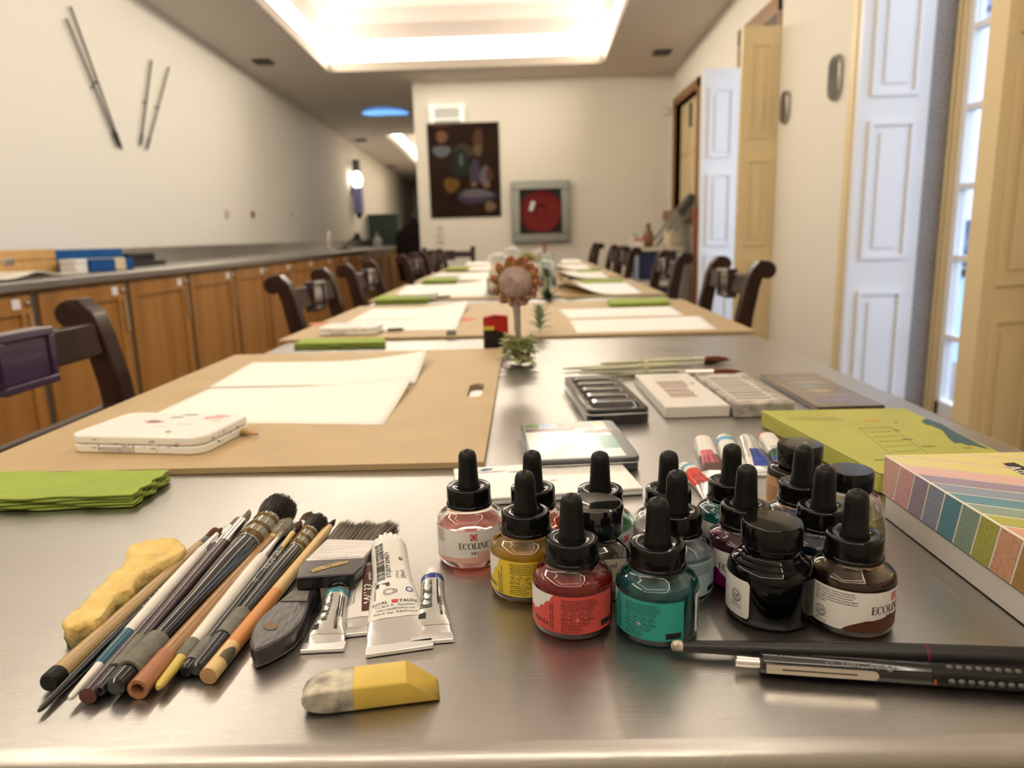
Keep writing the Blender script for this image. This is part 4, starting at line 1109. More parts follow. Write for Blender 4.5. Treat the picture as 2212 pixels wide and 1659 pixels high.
jar('glass jar of water with a dark leaf, right of the protea', q2.x, q2.y+.02, .036, .130, 0)
jar('glass jar standing behind the protea', -.045, 3.30, .035, .062, 0)
jar('small glass jar hidden right behind the protea bloom', .022, 3.02, .03, .06, 0)
jar('farther glass jar holding white flowers near the middle of the table', .115, 4.21, .036, .058, 0)
jar('small glass jar behind the jar of white flowers, under the upper white flower', PY(1184, 556, 4.34).x, 4.34, .033, .058, 0)
jar('farthest glass jar in the middle of the table', -.02, 4.60, .036, .10, 0)
for (px, py, yy, kind, m, lab) in ((1076, 562, 2.55, 'round', M_PETAL, 'white flower left of the protea'), (1106, 546, 3.30, 'round', M_PETAL, 'white flower directly above the protea'),
        (1140, 562, 3.02, 'spiky', mat('ochre_bloom', (.33, .27, .07), rough=.7), 'ochre spiky bloom behind the protea'), (1163, 548, 4.20, 'round', M_PETAL, 'white flower right of the spiky bloom'),
        (1184, 556, 4.34, 'round', M_PETAL, 'upper white flower over the right-hand jar'), (1178, 574, 2.82, 'round', M_PETAL, 'lower white flower at the neck of the right-hand jar'), (1176, 527, 4.06, 'sprig', mat('red_sprig', (.36, .07, .06), rough=.6), 'thin red flower stalk in front of the hose cabinet')):
    p = PY(px, py, yy); p2 = p.x
    blossom(None, lab, p2, yy, ZT+BH+(.047 if 2.8 < yy < 2.9 else (.001 if kind == 'sprig' else .037)), p.z, kind, m)
q = P(1172, 600, BH+.04)
t = thing('cut_leaf', 'dark green leaf hanging in the right-hand glass jar', 'leaf', (q2.x-.010, q2.y+.018, ZT+BH+.05))
mb = MB(); leafblade(mb, (0, 0, .0), (-.012, .0, .055), .011); withsolid(mb.build('blade', mat('deep_leaf', (.02, .07, .02), rough=.4), t), .0008)
MB().tube([(0, 0, 0), (.004, 0, -.022)], .0012, 6).build('stalk', MATS['flower_stem'], t)

# ------------------------------------------------------------------ clutter in the far right corner
cy = 5.75
p = PY(1412, 590, cy)
t = thing('utility_cart', 'grey utility cart with dark blue bins against the right wall', 'cart', (1.02, cy, .001))
w, d = .17, .22
for sx in (-1, 1):
    for sy in (-1, 1): MB().tube([(sx*w, sy*d, .07), (sx*w, sy*d, .80)], .014, 8).build('post', mat('cart_grey', (.30, .29, .29), rough=.4, metal=.5), t)
for sx in (-1, 1):
    for sy in (-1, 1): MB().lathe([(0, -.015), (.034, -.015), (.035, .015), (0, .015)], 14, 0, Matrix.Translation((sx*w, sy*d, .036)) @ Matrix.Rotation(PI/2, 4, 'X')).build('wheel', M_RUBBER, t)
M_NAVY = mat('navy_bin', (.012, .014, .055), rough=.4)
for (z0, z1, nm) in ((.60, .80, 'bin'), (.36, .52, 'bin'), (.12, .28, 'bin')):
    MB().prism([(-.14, -.19), (.14, -.19), (.14, .19), (-.14, .19)], z0, z1).build(nm, M_NAVY, t, bev=.01)
    MB().box((-w-.005, -d-.005, z0-.02), (w+.005, d+.005, z0-.004)).build('shelf', MATS['cart_grey'], t)
MB().box((-w-.01, -d-.01, .803), (w+.01, d+.01, .83)).build('top_board', mat('cart_top', (.45, .38, .26), rough=.6), t, bev=.004)
ct = .832
def lath(name, lab, cat, x, y, prof, m, parts=(), group=None):
    t = thing(name, lab, cat, (x, y, ct), 0, group)
    MB().lathe(prof, 18).build('body', m, t)
    for (n, pr, mm) in parts: MB().lathe(pr, 14).build(n, mm, t)
lath('brown_bottle', 'brown bottle standing on the cart in the corner', 'bottle', .985, cy+.05, [(0, 0), (.035, 0), (.042, .02), (.042, .10), (.02, .14), (.016, .15)], mat('amber_brown', (.17, .08, .02), rough=.3), [('cap', [(0, .185), (.018, .18), (.019, .1505), (0, .1505)], mat('brown_cap', (.10, .06, .03), rough=.5))])
lath('red_jar', 'low red topped jar on the cart in the corner', 'jar', .90, cy-.06, [(0, 0), (.036, 0), (.038, .05), (0, .05)], mat('milky_jar', (.62, .58, .50), rough=.4), [('lid', [(0, .072), (.038, .07), (.039, .0505), (0, .0505)], mat('red_lid', (.42, .07, .06), rough=.4))])
lath('pale_jar', 'pale plastic jar at the left end of the cart', 'jar', .875, cy+.10, [(0, 0), (.034, 0), (.036, .09), (0, .09)], MATS['milky_jar'], [('lid', [(0, .11), (.03, .108), (.031, .0905), (0, .0905)], mat('grey_lid', (.42, .43, .38), rough=.4))])
lath('cream_pot', 'cream pot on the right of the cart', 'pot', 1.13, cy-.05, [(0, 0), (.03, 0), (.045, .05), (.040, .11), (0, .11)], mat('cream_pot_glaze', (.62, .52, .38), rough=.4), [('rim', [(.041, .111), (.047, .115), (.041, .12), (.036, .115)], mat('pot_rim', (.5, .4, .28), rough=.4))])
t = thing('folding_easel', 'folded grey metal easel leaning over the cart toward the window sill', 'easel', (1.18, cy+.42, .001))
M_EAS = mat('easel_grey', (.23, .23, .20), rough=.35, metal=.7)
A = Vector((-.22, 0, .62)); Bv = Vector((.30, .35, 1.22))
for k, dx in enumerate((-.05, 0, .05)):
    off = Vector((dx, dx*.3, -dx*.8)); MB().tube([A+off, Bv+off*.6], [.014, .016], 8).build('leg', M_EAS, t)
MB().tube([Vector((-.18, 0, .60)), Vector((.36, .2, .98))], .010, 8).build('brace', M_EAS, t)
MB().tube([Bv*.80+A*.2+Vector((0, 0, .0)), Bv*1.02], .034, 8).build('hinge_head', mat('easel_black', (.03, .03, .028), rough=.4), t)
MB().tube([Vector((.30, .30, .001)), Vector((.28, .32, 1.0))], .016, 8).build('foot', M_EAS, t)
t = thing('wooden_post', 'reddish wooden post standing beside the cart', 'post', (1.295, 5.55, .001))
MB().box((-.02, -.02, 0), (.02, .02, 1.12)).build('shaft', mat_wood('red_wood', (.28, .10, .035), (.20, .06, .02), rough=.45), t, bev=.004)
MB().box((-.07, -.07, 0), (.07, .07, .03)).build('base', MATS['red_wood'], t).location = (0, 0, -.0)
t = thing('standpipe', 'tall pale grey cylinder under the corner window sill', 'pipe', (1.455, 6.85, .001))
MB().lathe([(0, 0), (.075, 0), (.075, 1.08), (0, 1.08)], 24).build('tube', mat('pipe_grey', (.36, .34, .29), rough=.5), t)
MB().lathe([(0, 1.081), (.08, 1.081), (.08, 1.10), (0, 1.10)], 24).build('lid', mat('pipe_lid', (.45, .43, .38), rough=.5), t)

# ================================================================== INK BOTTLES
def ink(name, col, rough=.02, trans=.55):
    if name in ('brown', 'magenta', 'blue', 'dark_teal'): trans = .92
    return mat('ink_'+name, col, rough=rough, trans=trans, ior=1.34)
def cam_dir(x, y): return math.atan2(CAM.y-y, CAM.x-x)
def arc(R, base, phi0, z0, off):
    """flat (x,y) -> wrapped on a cylinder; phi0 in degrees right of the side that faces the camera"""
    def fn(x, y):
        a = base + rad(phi0) + x/R; return ((R+off)*math.cos(a), (R+off)*math.sin(a), z0+y)
    return fn
BR = .0213
GP = [(0, .0004), (.0165, .0004), (.0180, .0), (.0200, .0006), (.0210, .0022), (.0213, .0045), (.0213, .0265), (.0210, .0287), (.0200, .0304), (.0180, .0320), (.0155, .0333), (.0140, .0343), (.0130, .0358), (.0130, .0400)]
GI = [(.0112, .0400), (.0112, .0352), (.0128, .0334), (.0165, .0312), (.0186, .0290), (.0196, .0265), (.0197, .0070), (.0185, .0048), (.0150, .0036), (0, .0034)]
def dropper_parts(t, capz=.0362):
    MB().lathe([(.0128, capz), (.0147, capz), (.0149, capz+.0009), (.0145, capz+.0018), (.0142, capz+.0021), (.0141, capz+.0112), (.0137, capz+.0122), (.0130, capz+.0126), (.0085, capz+.0124), (.0074, capz+.0118), (0, capz+.0118)], 40).build('cap', M_BLACKPL, t)
    MB().lathe([(0, capz+.0119), (.0070, capz+.0119), (.0070, capz+.0134), (.0066, capz+.0150), (.0063, capz+.020), (.0060, capz+.0265), (.0059, capz+.0300), (.0056, capz+.0325), (.0047, capz+.0346), (.0030, capz+.0357), (.0012, capz+.0360), (.0009, capz+.0352), (0, capz+.0350)], 28).build('dropper_bulb', M_RUBBER, t)
def inkfill(t, m, level):
    pr = [(0, .0033), (.0150, .0035), (.0186, .0047), (.0198, .0069)]
    if level > .0266: pr += [(.0197, .0266), (.0187, .0291), (.0166, min(level, .0313)), (0, min(level, .0313))]
    else: pr += [(.0198, level-.0006), (.0196, level), (0, level)]
    MB().lathe(pr, 40).build('ink', m, t)
def band(mb, R, base, p0, p1, z0, z1, off, mi=0, top=None, bot=None, n=None, corner=0):
    n = n or max(4, int(abs(p1-p0)/3))
    def fn(u, v):
        ph = p0+(p1-p0)*u; a = base+rad(ph); zt = top(ph) if top else z1; zb = bot(ph) if bot else z0
        if corner:
            for q, s_ in ((p1, 1), (p0, -1)):
                dd = abs(q-ph)*PI/180*R
                if dd < corner and (corner > 0): 
                    k = corner - math.sqrt(max(0, corner**2-(corner-dd)**2)); zt -= k if s_ == 1 or True else 0; zb += k
        z = zb+(zt-zb)*v; return ((R+off)*math.cos(a), (R+off)*math.sin(a), z)
    mb.grid(fn, n, 2, mi)
def paint_label(t, base, p0, p1, col=None, z0=.0046, z1=.0258, blobtop=None, R=BR, corner=.0):
    ms = [M_LABEL] + ([col] if col else [])
    mb = MB(); band(mb, R, base, p0, p1, z0, z1, .00012, 0, corner=corner)
    if blobtop: band(mb, R, base, p0, p1, z0, z1, .00016, 1, top=blobtop, n=40)
    o = mb.build('label', ms, t, ang=60)
    return o
FINE = ['Liquid water colour available in 60 brilliant colours.', 'Vloeibare waterverf beschikbaar in 60 briljante kleuren.', 'Aquarelle liquide disponible en 60 couleurs brillantes.', 'Fluessige Wasserfarbe erhaeltlich in 60 brillanten Farben.', 'Acuarela liquida disponible en 60 colores brillantes.', 'Acquerello liquido disponibile in 60 colori brillanti.']
ADDR = ['Sophialaan 46, 7311 PD Apeldoorn,', 'The Netherlands / Les Pays-Bas', 'www.royaltalens.com', 'Made in the Netherlands', 'Fabrique aux Pays-Bas']
def logo(mb, fn, x, y, s, mi=1):
    put_geo(mb, shift(rect_geo(-s/2, -s/2, s/2, s/2, 4), x, y), fn, mi)
    put_geo(mb, ring_geo(x, y, s*.42, s*.07), lambda a, b: tuple(Vector(fn(a, b))*1.0004), 2)
    for k in (-1, 0, 1): put_geo(mb, shift(rect_geo(-s*.26, -s*.03, s*.26, s*.03), x, y+k*s*.16, rad(12)), lambda a, b: tuple(Vector(fn(a, b))*1.0004), 2)
def smallprint(mb, base, phi, ztop, R=BR, nlines=6, lh=.00105, sz=.00098, addr=True, icons=True):
    fn = arc(R, base, phi, ztop, .0003)
    y = -lh
    for s_ in FINE[:nlines]:
        put_geo(mb, shift(text_geo(s_, sz, bold=.012, sx=.86), 0, y), fn, 0); y -= lh
    if icons:
        y -= .0013
        for k in range(4):
            cx = .0019 + k*.0042
            put_geo(mb, ring_geo(cx, y, .0017, .00022), fn, 0)
            put_geo(mb, shift(quad_geo([(-.0008, -.0009), (-.0002, -.0004), (.0009, .0011), (.0006, .0011), (-.0006, .0000)]), cx, y), fn, 0)
        y -= .0034
        put_geo(mb, shift(text_geo('ROYAL', .0021, bold=.004), 0, y), fn, 0)
        logo(mb, fn, .0083, y+.0007, .0014)
        put_geo(mb, shift(text_geo('TALENS', .0021, bold=.004), .0098, y), fn, 0)
        y -= .0014
    if addr:
        for s_ in ADDR:
            put_geo(mb, shift(text_geo(s_, .0012, bold=.01, sx=.9), 0, y), fn, 0); y -= .00122
def vertical_text(mb, base, phi, z, lines, sz, R=BR):
    fn = arc(R, base, phi, z, .0003)
    for k, s_ in enumerate(lines):
        g = text_geo(s_, sz, bold=.01, sx=.85); put_geo(mb, shift(g, k*sz*1.1, 0, PI/2), fn, 0)
def seal(mb, fn, x, y, r):
    put_geo(mb, ring_geo(x, y, r, r*.07, 36), fn, 0); put_geo(mb, ring_geo(x, y, r*.70, r*.06, 36), fn, 0)
    h = r*.72; g = serif_geo('AP', h); put_geo(mb, shift(g, x-.74*h, y-h*.5), fn, 0)
    for k, ch in enumerate('ACMI'):
        a = rad(140-33*k); put_geo(mb, shift(text_geo(ch, r*.34, 'CENTER'), x+r*.74*math.cos(a), y+r*.74*math.sin(a), a-PI/2), fn, 0)
    for k in range(24):
        a = rad(200+140*k/23); put_geo(mb, shift(rect_geo(-r*.015, -r*.09, r*.015, r*.09), x+r*.84*math.cos(a), y+r*.84*math.sin(a), a-PI/2), fn, 0)
    put_geo(mb, ring_geo(x+r*1.05, y-r*.8, r*.09, r*.05, 10), fn, 0)
    for k, s_ in enumerate(('Conforms to', 'ASTM D 4236')):
        put_geo(mb, shift(text_geo(s_, r*.42, 'CENTER', sx=.9), x, y-r*(1.45+.42*k), rad(-6)), fn, 0)
def no_entry(mb, fn, x, y, r):
    put_geo(mb, ring_geo(x, y, r, r*.16, 30), fn, 1)
    put_geo(mb, shift(rect_geo(-r*.9, -r*.08, r*.9, r*.08, 4), x, y, rad(-50)), fn, 1)
    put_geo(mb, ring_geo(x, y+r*.1, r*.45, r*.08, 20), fn, 0)
    put_geo(mb, shift(text_geo('0-3', r*.5, 'CENTER'), x+r*.1, y-r*.7), fn, 0)
def barcode(mb, fn, x0, x1, y0, y1, seed, vertical=True, n=30):
    rs = random.Random(seed); p = x0
    while p < x1:
        w = rs.choice((1, 1, 2, 3))*(x1-x0)/(n*2.6); q = min(p+w, x1)
        put_geo(mb, rect_geo(p, y0, q, y1, 1) if vertical else rect_geo(y0, p, y1, q, 3), fn, 0)
        p = q + rs.choice((1, 1, 2))*(x1-x0)/(n*2.6)
PR = [M_INKTXT, M_REDLOGO, M_LABEL]
def dropper_bottle(lab, px, py, inkm, level, tint=None):
    p = P(px, py, .0722); p.z = ZT+.0002
    t = thing('ink_bottle', lab, 'ink bottle', p, 0, 'bottles of drawing ink')
    MB().lathe(GP + GI, 48).build('glass_body', M_GLASS if tint is None else mat('glass_%d_%d' % (px, py), tint, rough=0, trans=1, ior=1.47), t)
    inkfill(t, inkm, level); dropper_parts(t)
    return t, cam_dir(p.x, p.y)
I_PINK = ink('pink', (.92, .20, .14)); I_YEL = ink('yellow', (.85, .48, .02)); I_RED = ink('red', (.42, .012, .018)); I_TEAL = ink('teal', (.0, .16, .18))
I_CLR = ink('clear', (.85, .80, .78)); I_LBL = ink('pale_blue', (.50, .62, .70)); I_GRN = ink('green', (.02, .25, .13)); I_ORR = ink('scarlet', (.75, .05, .02))
I_BLK = mat('ink_black', (.002, .002, .002), rough=.3, spec=0.0); I_BRN = ink('brown', (.05, .012, .002)); I_MAG = ink('magenta', (.28, .005, .10)); I_BLU = ink('blue', (.01, .035, .22)); I_DTL = ink('dark_teal', (.0, .10, .10)); I_OLV = ink('olive', (.60, .52, .20))
def printed(t, label, fill):
    mb = MB(); fill(mb); return mb.build('printing', PR, label, smooth=False)

# pale pink, far left of the cluster
t, b = dropper_bottle('pale pink ink bottle at the far left of the cluster, numbered 381', 1009, 972, I_PINK, .0235, (1, .95, .93))
l = paint_label(t, b, -88, 88, mat('label_pink', (.78, .47, .40), rough=.45), blobtop=lambda ph: .0098 + (.0006*math.sin(ph*.10) + (.0016 if ph > 12 else -.0026*max(0, min(1, (-20-ph)/40)) - .0012)))
def f(mb):
    fn = arc(BR, b, 5, .0140, .0003); g = serif_geo('ECOLINE', .0040); w = max(v[0] for v in g[0]); put_geo(mb, shift(g, -w/2, 0), fn)
    logo(mb, arc(BR, b, 5, .0218, .0003), 0, 0, .0042)
    put_geo(mb, text_geo('381', .0029, 'CENTER', bold=.015, spacing=1.2), arc(BR, b, 5, .0103, .0003))
    put_geo(mb, ring_geo(w/2+.0010, .0038, .0006, .0002, 12), fn)
    for k in range(7): put_geo(mb, text_geo('Warning small parts', .0011, 'RIGHT', bold=.01, sx=.8), arc(BR, b, -50, .0243-.0012*k, .0003))
    put_geo(mb, text_geo('3', .0040, bold=.02), arc(BR, b, 40, .0075, .0003)); put_geo(mb, text_geo('1.0', .002, bold=.01), arc(BR, b, 40, .0115, .0003), 1)
printed(t, l, f)
# scarlet behind the yellow
t, b = dropper_bottle('scarlet ink bottle standing behind the yellow one', 1149, 974, I_ORR, .0255, (1, .85, .80))
l = paint_label(t, b, -88, 88)
# yellow
t, b = dropper_bottle('yellow ink bottle between the pale pink and the red bottles', 1133, 1018, I_YEL, .0270, (1, .96, .75))
l = paint_label(t, b, -88, 80, mat('label_yellow', (.78, .58, .055), rough=.45), blobtop=lambda ph: .0258 if ph > -44 else .0258-.014*min(1, (-44-ph)/26)+.0012*math.sin(ph*.5))
def f(mb):
    smallprint(mb, b, -27, .0250, nlines=6, lh=.00115, sz=.00112)
    vertical_text(mb, b, -48, .0050, ['LIGHT YELLOW - LICHTGEEL', 'JAUNE CLAIR - HELLGELB', 'AMARILLO CLARO - GIALLO CHIARO'], .0012)
    put_geo(mb, text_geo('30mle', .0042, 'RIGHT'), arc(BR, b, -54, .0080, .0003))
printed(t, l, f)
# red, front row
t, b = dropper_bottle('red ink bottle in the front row with a coral label', 1234, 1068, I_RED, .0300, (1, .80, .80))
l = paint_label(t, b, -88, 66, mat('label_red', (.64, .085, .075), rough=.45), z1=.0250, corner=.0018,
                blobtop=lambda ph: .0250 if ph > -27 else .0250-.0115*min(1, ((-27-ph)/34)**.8)+.0009*math.sin(ph*.6))
def f(mb):
    smallprint(mb, b, -16, .0238)
    vertical_text(mb, b, -31, .0060, ['CARMINE - KARMIJN - KARMIN', 'CARMIN - CARMIN - CARMINIO'], .0012)
    put_geo(mb, text_geo('30mle', .0046, 'RIGHT'), arc(BR, b, -36, .0076, .0003))
    put_geo(mb, rect_geo(0, 0, .0078, .0031, 4), arc(BR, b, 42, .0068, .0003))
printed(t, l, f)
# green bottle behind the square one
t, b = dropper_bottle('green ink bottle behind the square glue bottle', 1296, 976, I_GRN, .0250, (.8, 1, .9))
l = paint_label(t, b, -88, 88)
def f(mb):
    g = serif_geo('ECOLINE', .0040); put_geo(mb, g, arc(BR, b, 8, .0138, .0003)); logo(mb, arc(BR, b, 48, .0215, .0003), 0, 0, .0042); put_geo(mb, text_geo('656', .0030, bold=.02), arc(BR, b, 36, .0092, .0003))
printed(t, l, f)
# clear bottle
t, b = dropper_bottle('nearly colourless ink bottle behind the pale blue one', 1445, 975, I_CLR, .0240)
l = paint_label(t, b, -88, 88)
def f(mb):
    for k in range(9): put_geo(mb, text_geo('Waarschuwing kleine onderdelen', .0011, bold=.01, sx=.8), arc(BR, b, -72, .0235-.0013*k, .0003))
    put_geo(mb, serif_geo('ECOLINE', .0040), arc(BR, b, -10, .0135, .0003))
printed(t, l, f)
# pale blue
t, b = dropper_bottle('pale blue ink bottle half hidden behind the teal one', 1463, 1017, I_LBL, .0265, (.90, .96, 1))
l = paint_label(t, b, -60, 82, mat('label_pale_blue', (.40, .56, .62), rough=.45), z1=.0250, corner=.0018, blobtop=lambda ph: .0250)
def f(mb):
    smallprint(mb, b, 12, .0240, icons=False, addr=False); put_geo(mb, rect_geo(0, 0, .0078, .0031, 4), arc(BR, b, 55, .0062, .0003))
printed(t, l, f)
# teal, front row
t, b = dropper_bottle('teal ink bottle in the front row with a turquoise label', 1422, 1076, I_TEAL, .0302, (.72, .96, 1))
l = paint_label(t, b, -88, 38, mat('label_teal', (.03, .34, .31), rough=.45), z1=.0252, corner=.0018, blobtop=lambda ph: .0252 if ph > -66 else .0252-.012*min(1, (-66-ph)/16))
def f(mb):
    smallprint(mb, b, -46, .0240)
    vertical_text(mb, b, -60, .0055, ['TURQUOISE GREEN - TURKOOISGROEN', 'VERT TURQUOISE - TUERKISGRUEN'], .0012)
    put_geo(mb, rect_geo(0, 0, .0082, .0031, 4), arc(BR, b, 12, .0058, .0003))
printed(t, l, f)
l2 = paint_label(t, b, 62, 82, z1=.0255, corner=.001); l2['label'] = 'white barcode label'
printed(t, l2, lambda mb: barcode(mb, arc(BR, b, 66, 0, .0003), .006, .024, .001, .0045, 5, False))
# dark teal, back row
t, b = dropper_bottle('dark teal ink bottle in the back row in front of the paint tubes', 1582, 960, I_DTL, .0305, (.7, .95, .95))
l = paint_label(t, b, -88, 88)
# magenta
t, b = dropper_bottle('magenta ink bottle between the teal and the black bottles', 1614, 1005, I_MAG, .0300, (1, .70, .85))
l = paint_label(t, b, -88, 88, mat('label_magenta', (.16, .005, .095), rough=.45), blobtop=lambda ph: .0050+.0065*(1 if ph > -72 else 0)*max(0, min(1, (-18-ph)/22)) + .0030 + .0004*math.sin(ph*.4))
def f(mb): put_geo(mb, serif_geo('ECOLINE', .0040), arc(BR, b, -38, .0145, .0003))
printed(t, l, f)
# blue pair
t, b = dropper_bottle('blue ink bottle behind the dark blue one, in the right of the cluster', 1737, 963, I_BLU, .0265)
l = paint_label(t, b, -88, 88)
t, b = dropper_bottle('dark blue ink bottle behind the brown one, with a red warning ring', 1784, 1007, I_BLU, .0300)
l = paint_label(t, b, -88, 88)
def f(mb):
    no_entry(mb, arc(BR, b, -40, .0195, .0003), 0, 0, .0030)
    for k in range(5): put_geo(mb, text_geo('Warning: Small parts.', .0011, bold=.01), arc(BR, b, -22, .0235-.0013*k, .0003))
printed(t, l, f)
# brown, right end of the front row
t, b = dropper_bottle('brown ink bottle at the right end of the front row', 1853, 1059, I_BRN, .0302, (1, .86, .62))
l = paint_label(t, b, -88, 88, mat('label_brown', (.10, .032, .016), rough=.45), blobtop=lambda ph: .0046 + (.0062*min(1, max(0, (ph+8)/30))**.6 + (.0016 if ph > 30 else 0)*min(1, max(0, (ph-30)/30))))
def f(mb):
    WL = ['Waarschuwing. Kleine onderdelen. Verstikkingsgevaar.', 'Warning. Small parts. Choking hazard. Attention. Petits', 'elements. Risque d etouffement. Achtung. Kleinteile.', 'Erstickungsgefahr. Advertencia. Piezas pequenas. Peligro de', 'asfixia. Avvertenza. Piccole parti. Pericolo di soffocamento.', 'FOR U.S. ONLY:']
    for k, s_ in enumerate(WL): put_geo(mb, text_geo(s_, .00112, bold=.012, sx=.80), arc(BR, b, -47, .0240-.0014*k, .0003))
    seal(mb, arc(BR, b, -38, .0112, .0003), 0, 0, .0031)
    put_geo(mb, serif_geo('ECOLINE', .0042), arc(BR, b, 28, .0142, .0003)); put_geo(mb, text_geo('440', .0029, bold=.02, spacing=1.1), arc(BR, b, 50, .0112, .0003))
    logo(mb, arc(BR, b, 66, .0222, .0003), 0, 0, .0042)
    no_entry(mb, arc(BR, b, -66, .0195, .0003), 0, 0, .0034)
    put_geo(mb, text_geo('CE', .0035), arc(BR, b, -70, .0128, .0003)); put_geo(mb, ring_geo(0, 0, .0020, .0005), arc(BR, b, -65, .0100, .0003))
printed(t, l, f)

# black ink bottle with a flat screw cap
def flatcap(lab, px, py, hz, scale, glass, inkm, level, gm=M_GLASS, ribs=True, capR=.0168, capH=.0125, capm=M_BLACKPL):
    p = P(px, py, hz); p.z = ZT+.0002
    t = thing('ink_bottle', lab, 'ink bottle', p, 0, 'bottles of drawing ink')
    MB().lathe(glass, 48).build('glass_body', gm, t)
    MB().lathe([(0, .0034), (glass[5][0]-.0016, .0036), (glass[5][0]-.0016, level), (0, level)], 40).build('ink', inkm, t)
    z0 = hz-capH
    mb = MB(); pr = [(capR*.90, z0-.0018), (capR*.955, z0-.0012), (capR*.93, z0-.0004), (capR, z0), (capR, hz-.0012), (capR-.0009, hz-.0001), (capR-.0016, hz), (0, hz)]
    mb.lathe(pr, 56)
    mb.build('screw_cap', capm, t)
    return t, cam_dir(p.x, p.y)
bk = [(0, .0004), (.0180, .0004), (.0195, 0), (.0212, .0010), (.0222, .0035), (.0224, .0060), (.0224, .0265), (.0220, .0290), (.0205, .0312), (.0192, .0318), (.0190, .0328), (.0176, .0336), (.0168, .0342), (.0166, .0352), (.0152, .0360), (.0146, .0366), (.0145, .0375), (.0137, .0380), (.0137, .0420)]
bki = [(.0115, .042), (.0115, .036), (.0160, .0325), (.0200, .0285), (.0206, .0262), (.0207, .007), (.0180, .0042), (0, .0036)]
t, b = flatcap('black ink bottle with a flat screw cap in the front row', 1669, 1124, .0535, 1, bk + bki, I_BLK, .0290, gm=mat('black_glass', (.002, .002, .002), rough=.02, spec=.35), capR=.0158, capH=.0118)
l = paint_label(t, b, -88, -25, z0=.0050, z1=.0258, R=.0224, corner=.0016)
printed(t, l, lambda mb: (seal(mb, arc(.0224, b, -46, .0160, .0003), 0, 0, .0034), put_geo(mb, text_geo('www', .0016, 'RIGHT'), arc(.0224, b, -66, .016, .0003))))
# bottle with the ochre label, back row
g2 = [(0, .0004), (.018, .0004), (.020, 0), (.0216, .0015), (.0218, .004), (.0218, .0055), (.0218, .0300), (.0213, .0325), (.0195, .0343), (.0165, .0352), (.0140, .0358), (.0135, .037), (.0135, .041)]
g2i = [(.0115, .041), (.0115, .036), (.019, .0325), (.0202, .030), (.0202, .007), (.018, .0042), (0, .0036)]
t, b = flatcap('dark ink bottle with an ochre label and flat cap in the back row', 1729, 957, .0520, 1, g2+g2i, I_BLK, .030, gm=MATS['black_glass'], capR=.0158, capH=.0125)
mb = MB(); band(mb, .0218, b, -85, 85, .006, .029, .00012, 0); band(mb, .0218, b, -40, 60, .020, .029, .0002, 1, bot=lambda ph: .021+.006*abs(math.sin(ph*.06)))
for k in range(9): band(mb, .0218, b, -84, -20, .0215-.0014*k, .0219-.0014*k, .00018, 1)
l = mb.build('label', [mat('ochre_label', (.52, .27, .12), rough=.45), mat('ochre_dark', (.10, .04, .015), rough=.45)], t)
# tapering clear bottle with olive ink
g3 = [(0, .0004), (.019, .0004), (.021, 0), (.0226, .0012), (.0232, .004), (.0228, .010), (.0195, .0290), (.0185, .0320), (.0160, .0340), (.0140, .0348), (.0130, .0355), (.013, .040)]
g3i = [(.0112, .040), (.0112, .0350), (.0170, .0315), (.0180, .029), (.0215, .010), (.0212, .006), (.018, .0045), (0, .0038)]
p = P(1838, 1013, .0500); p.z = ZT+.0002
t = thing('ink_bottle', 'tapering clear bottle with a flat dark cap behind the brown bottle', 'ink bottle', p, 0, 'bottles of drawing ink'); b = cam_dir(p.x, p.y)
MB().lathe(g3+g3i, 48).build('glass_body', M_GLASS, t)
MB().lathe([(0, .0037), (.018, .0044), (.0213, .006), (.0216, .010), (.0195, .0215), (0, .0215)], 40).build('ink', I_OLV, t)
MB().lathe([(.0125, .0372), (.0142, .0372), (.0142, .0488), (.0134, .0499), (.0118, .0500), (0, .0498)], 48).build('screw_cap', M_BLACKPL, t)
# square glue bottle with the broad round cap
p = P(1280, 1085, .0545); p.z = ZT+.0002
t = thing('glue_bottle', 'square glass glue bottle with a broad black cap behind the red ink bottle', 'bottle', p, rad(6), 'bottles of drawing ink')
s = .0185
def rsq(s, r, z): return [(x, y, z) for x, y in rrect(s, s, r, 4)]
rings = [rsq(s*.9, .004, 0), rsq(s, .004, .002), rsq(s, .004, .028), rsq(s*.93, .005, .0315), rsq(s*.72, .010, .034), rsq(s*.66, .0118, .036), rsq(s*.66, .0118, .040)]
inr = [rsq(s*.54, .0095, .040), rsq(s*.54, .0095, .0355), rsq(s*.85, .006, .0295), rsq(s*.88, .004, .026), rsq(s*.88, .004, .005), rsq(s*.80, .004, .0035)]
mb = MB(); rr_ = rings+inr; n = len(rr_[0]); mb.v = [v for r_ in rr_ for v in r_]
for i in range(len(rr_)-1):
    for k in range(n): mb.f.append((i*n+k, i*n+(k+1) % n, (i+1)*n+(k+1) % n, (i+1)*n+k)); mb.m.append(0)
mb.f += [tuple(reversed(range(n))), tuple((len(rr_)-1)*n+k for k in range(n))]; mb.m += [0, 0]
mb.build('glass_body', M_GLASS, t, ang=50)
MB().prism(rrect(s*.885, s*.885, .004, 4), .0034, .024).build('glue', mat('glue_amber', (.60, .45, .12), rough=0, trans=1, ior=1.35), t)
MB().lathe([(.0125, .0372), (.0168, .0372), (.0172, .0380), (.0172, .0530), (.0166, .0543), (.0158, .0545), (.0150, .0540), (0, .0540)], 56).build('screw_cap', M_GLOSSCAP, t)
lb = MB().box((-s*.96, -s-.0002, .0035), (s*.80, -s-.0001, .0275)).build('label', mat('glue_label', (.60, .57, .47), rough=.5), t, smooth=False)
mb = MB(); fn = lambda x, y: (x, -s-.0003, y)
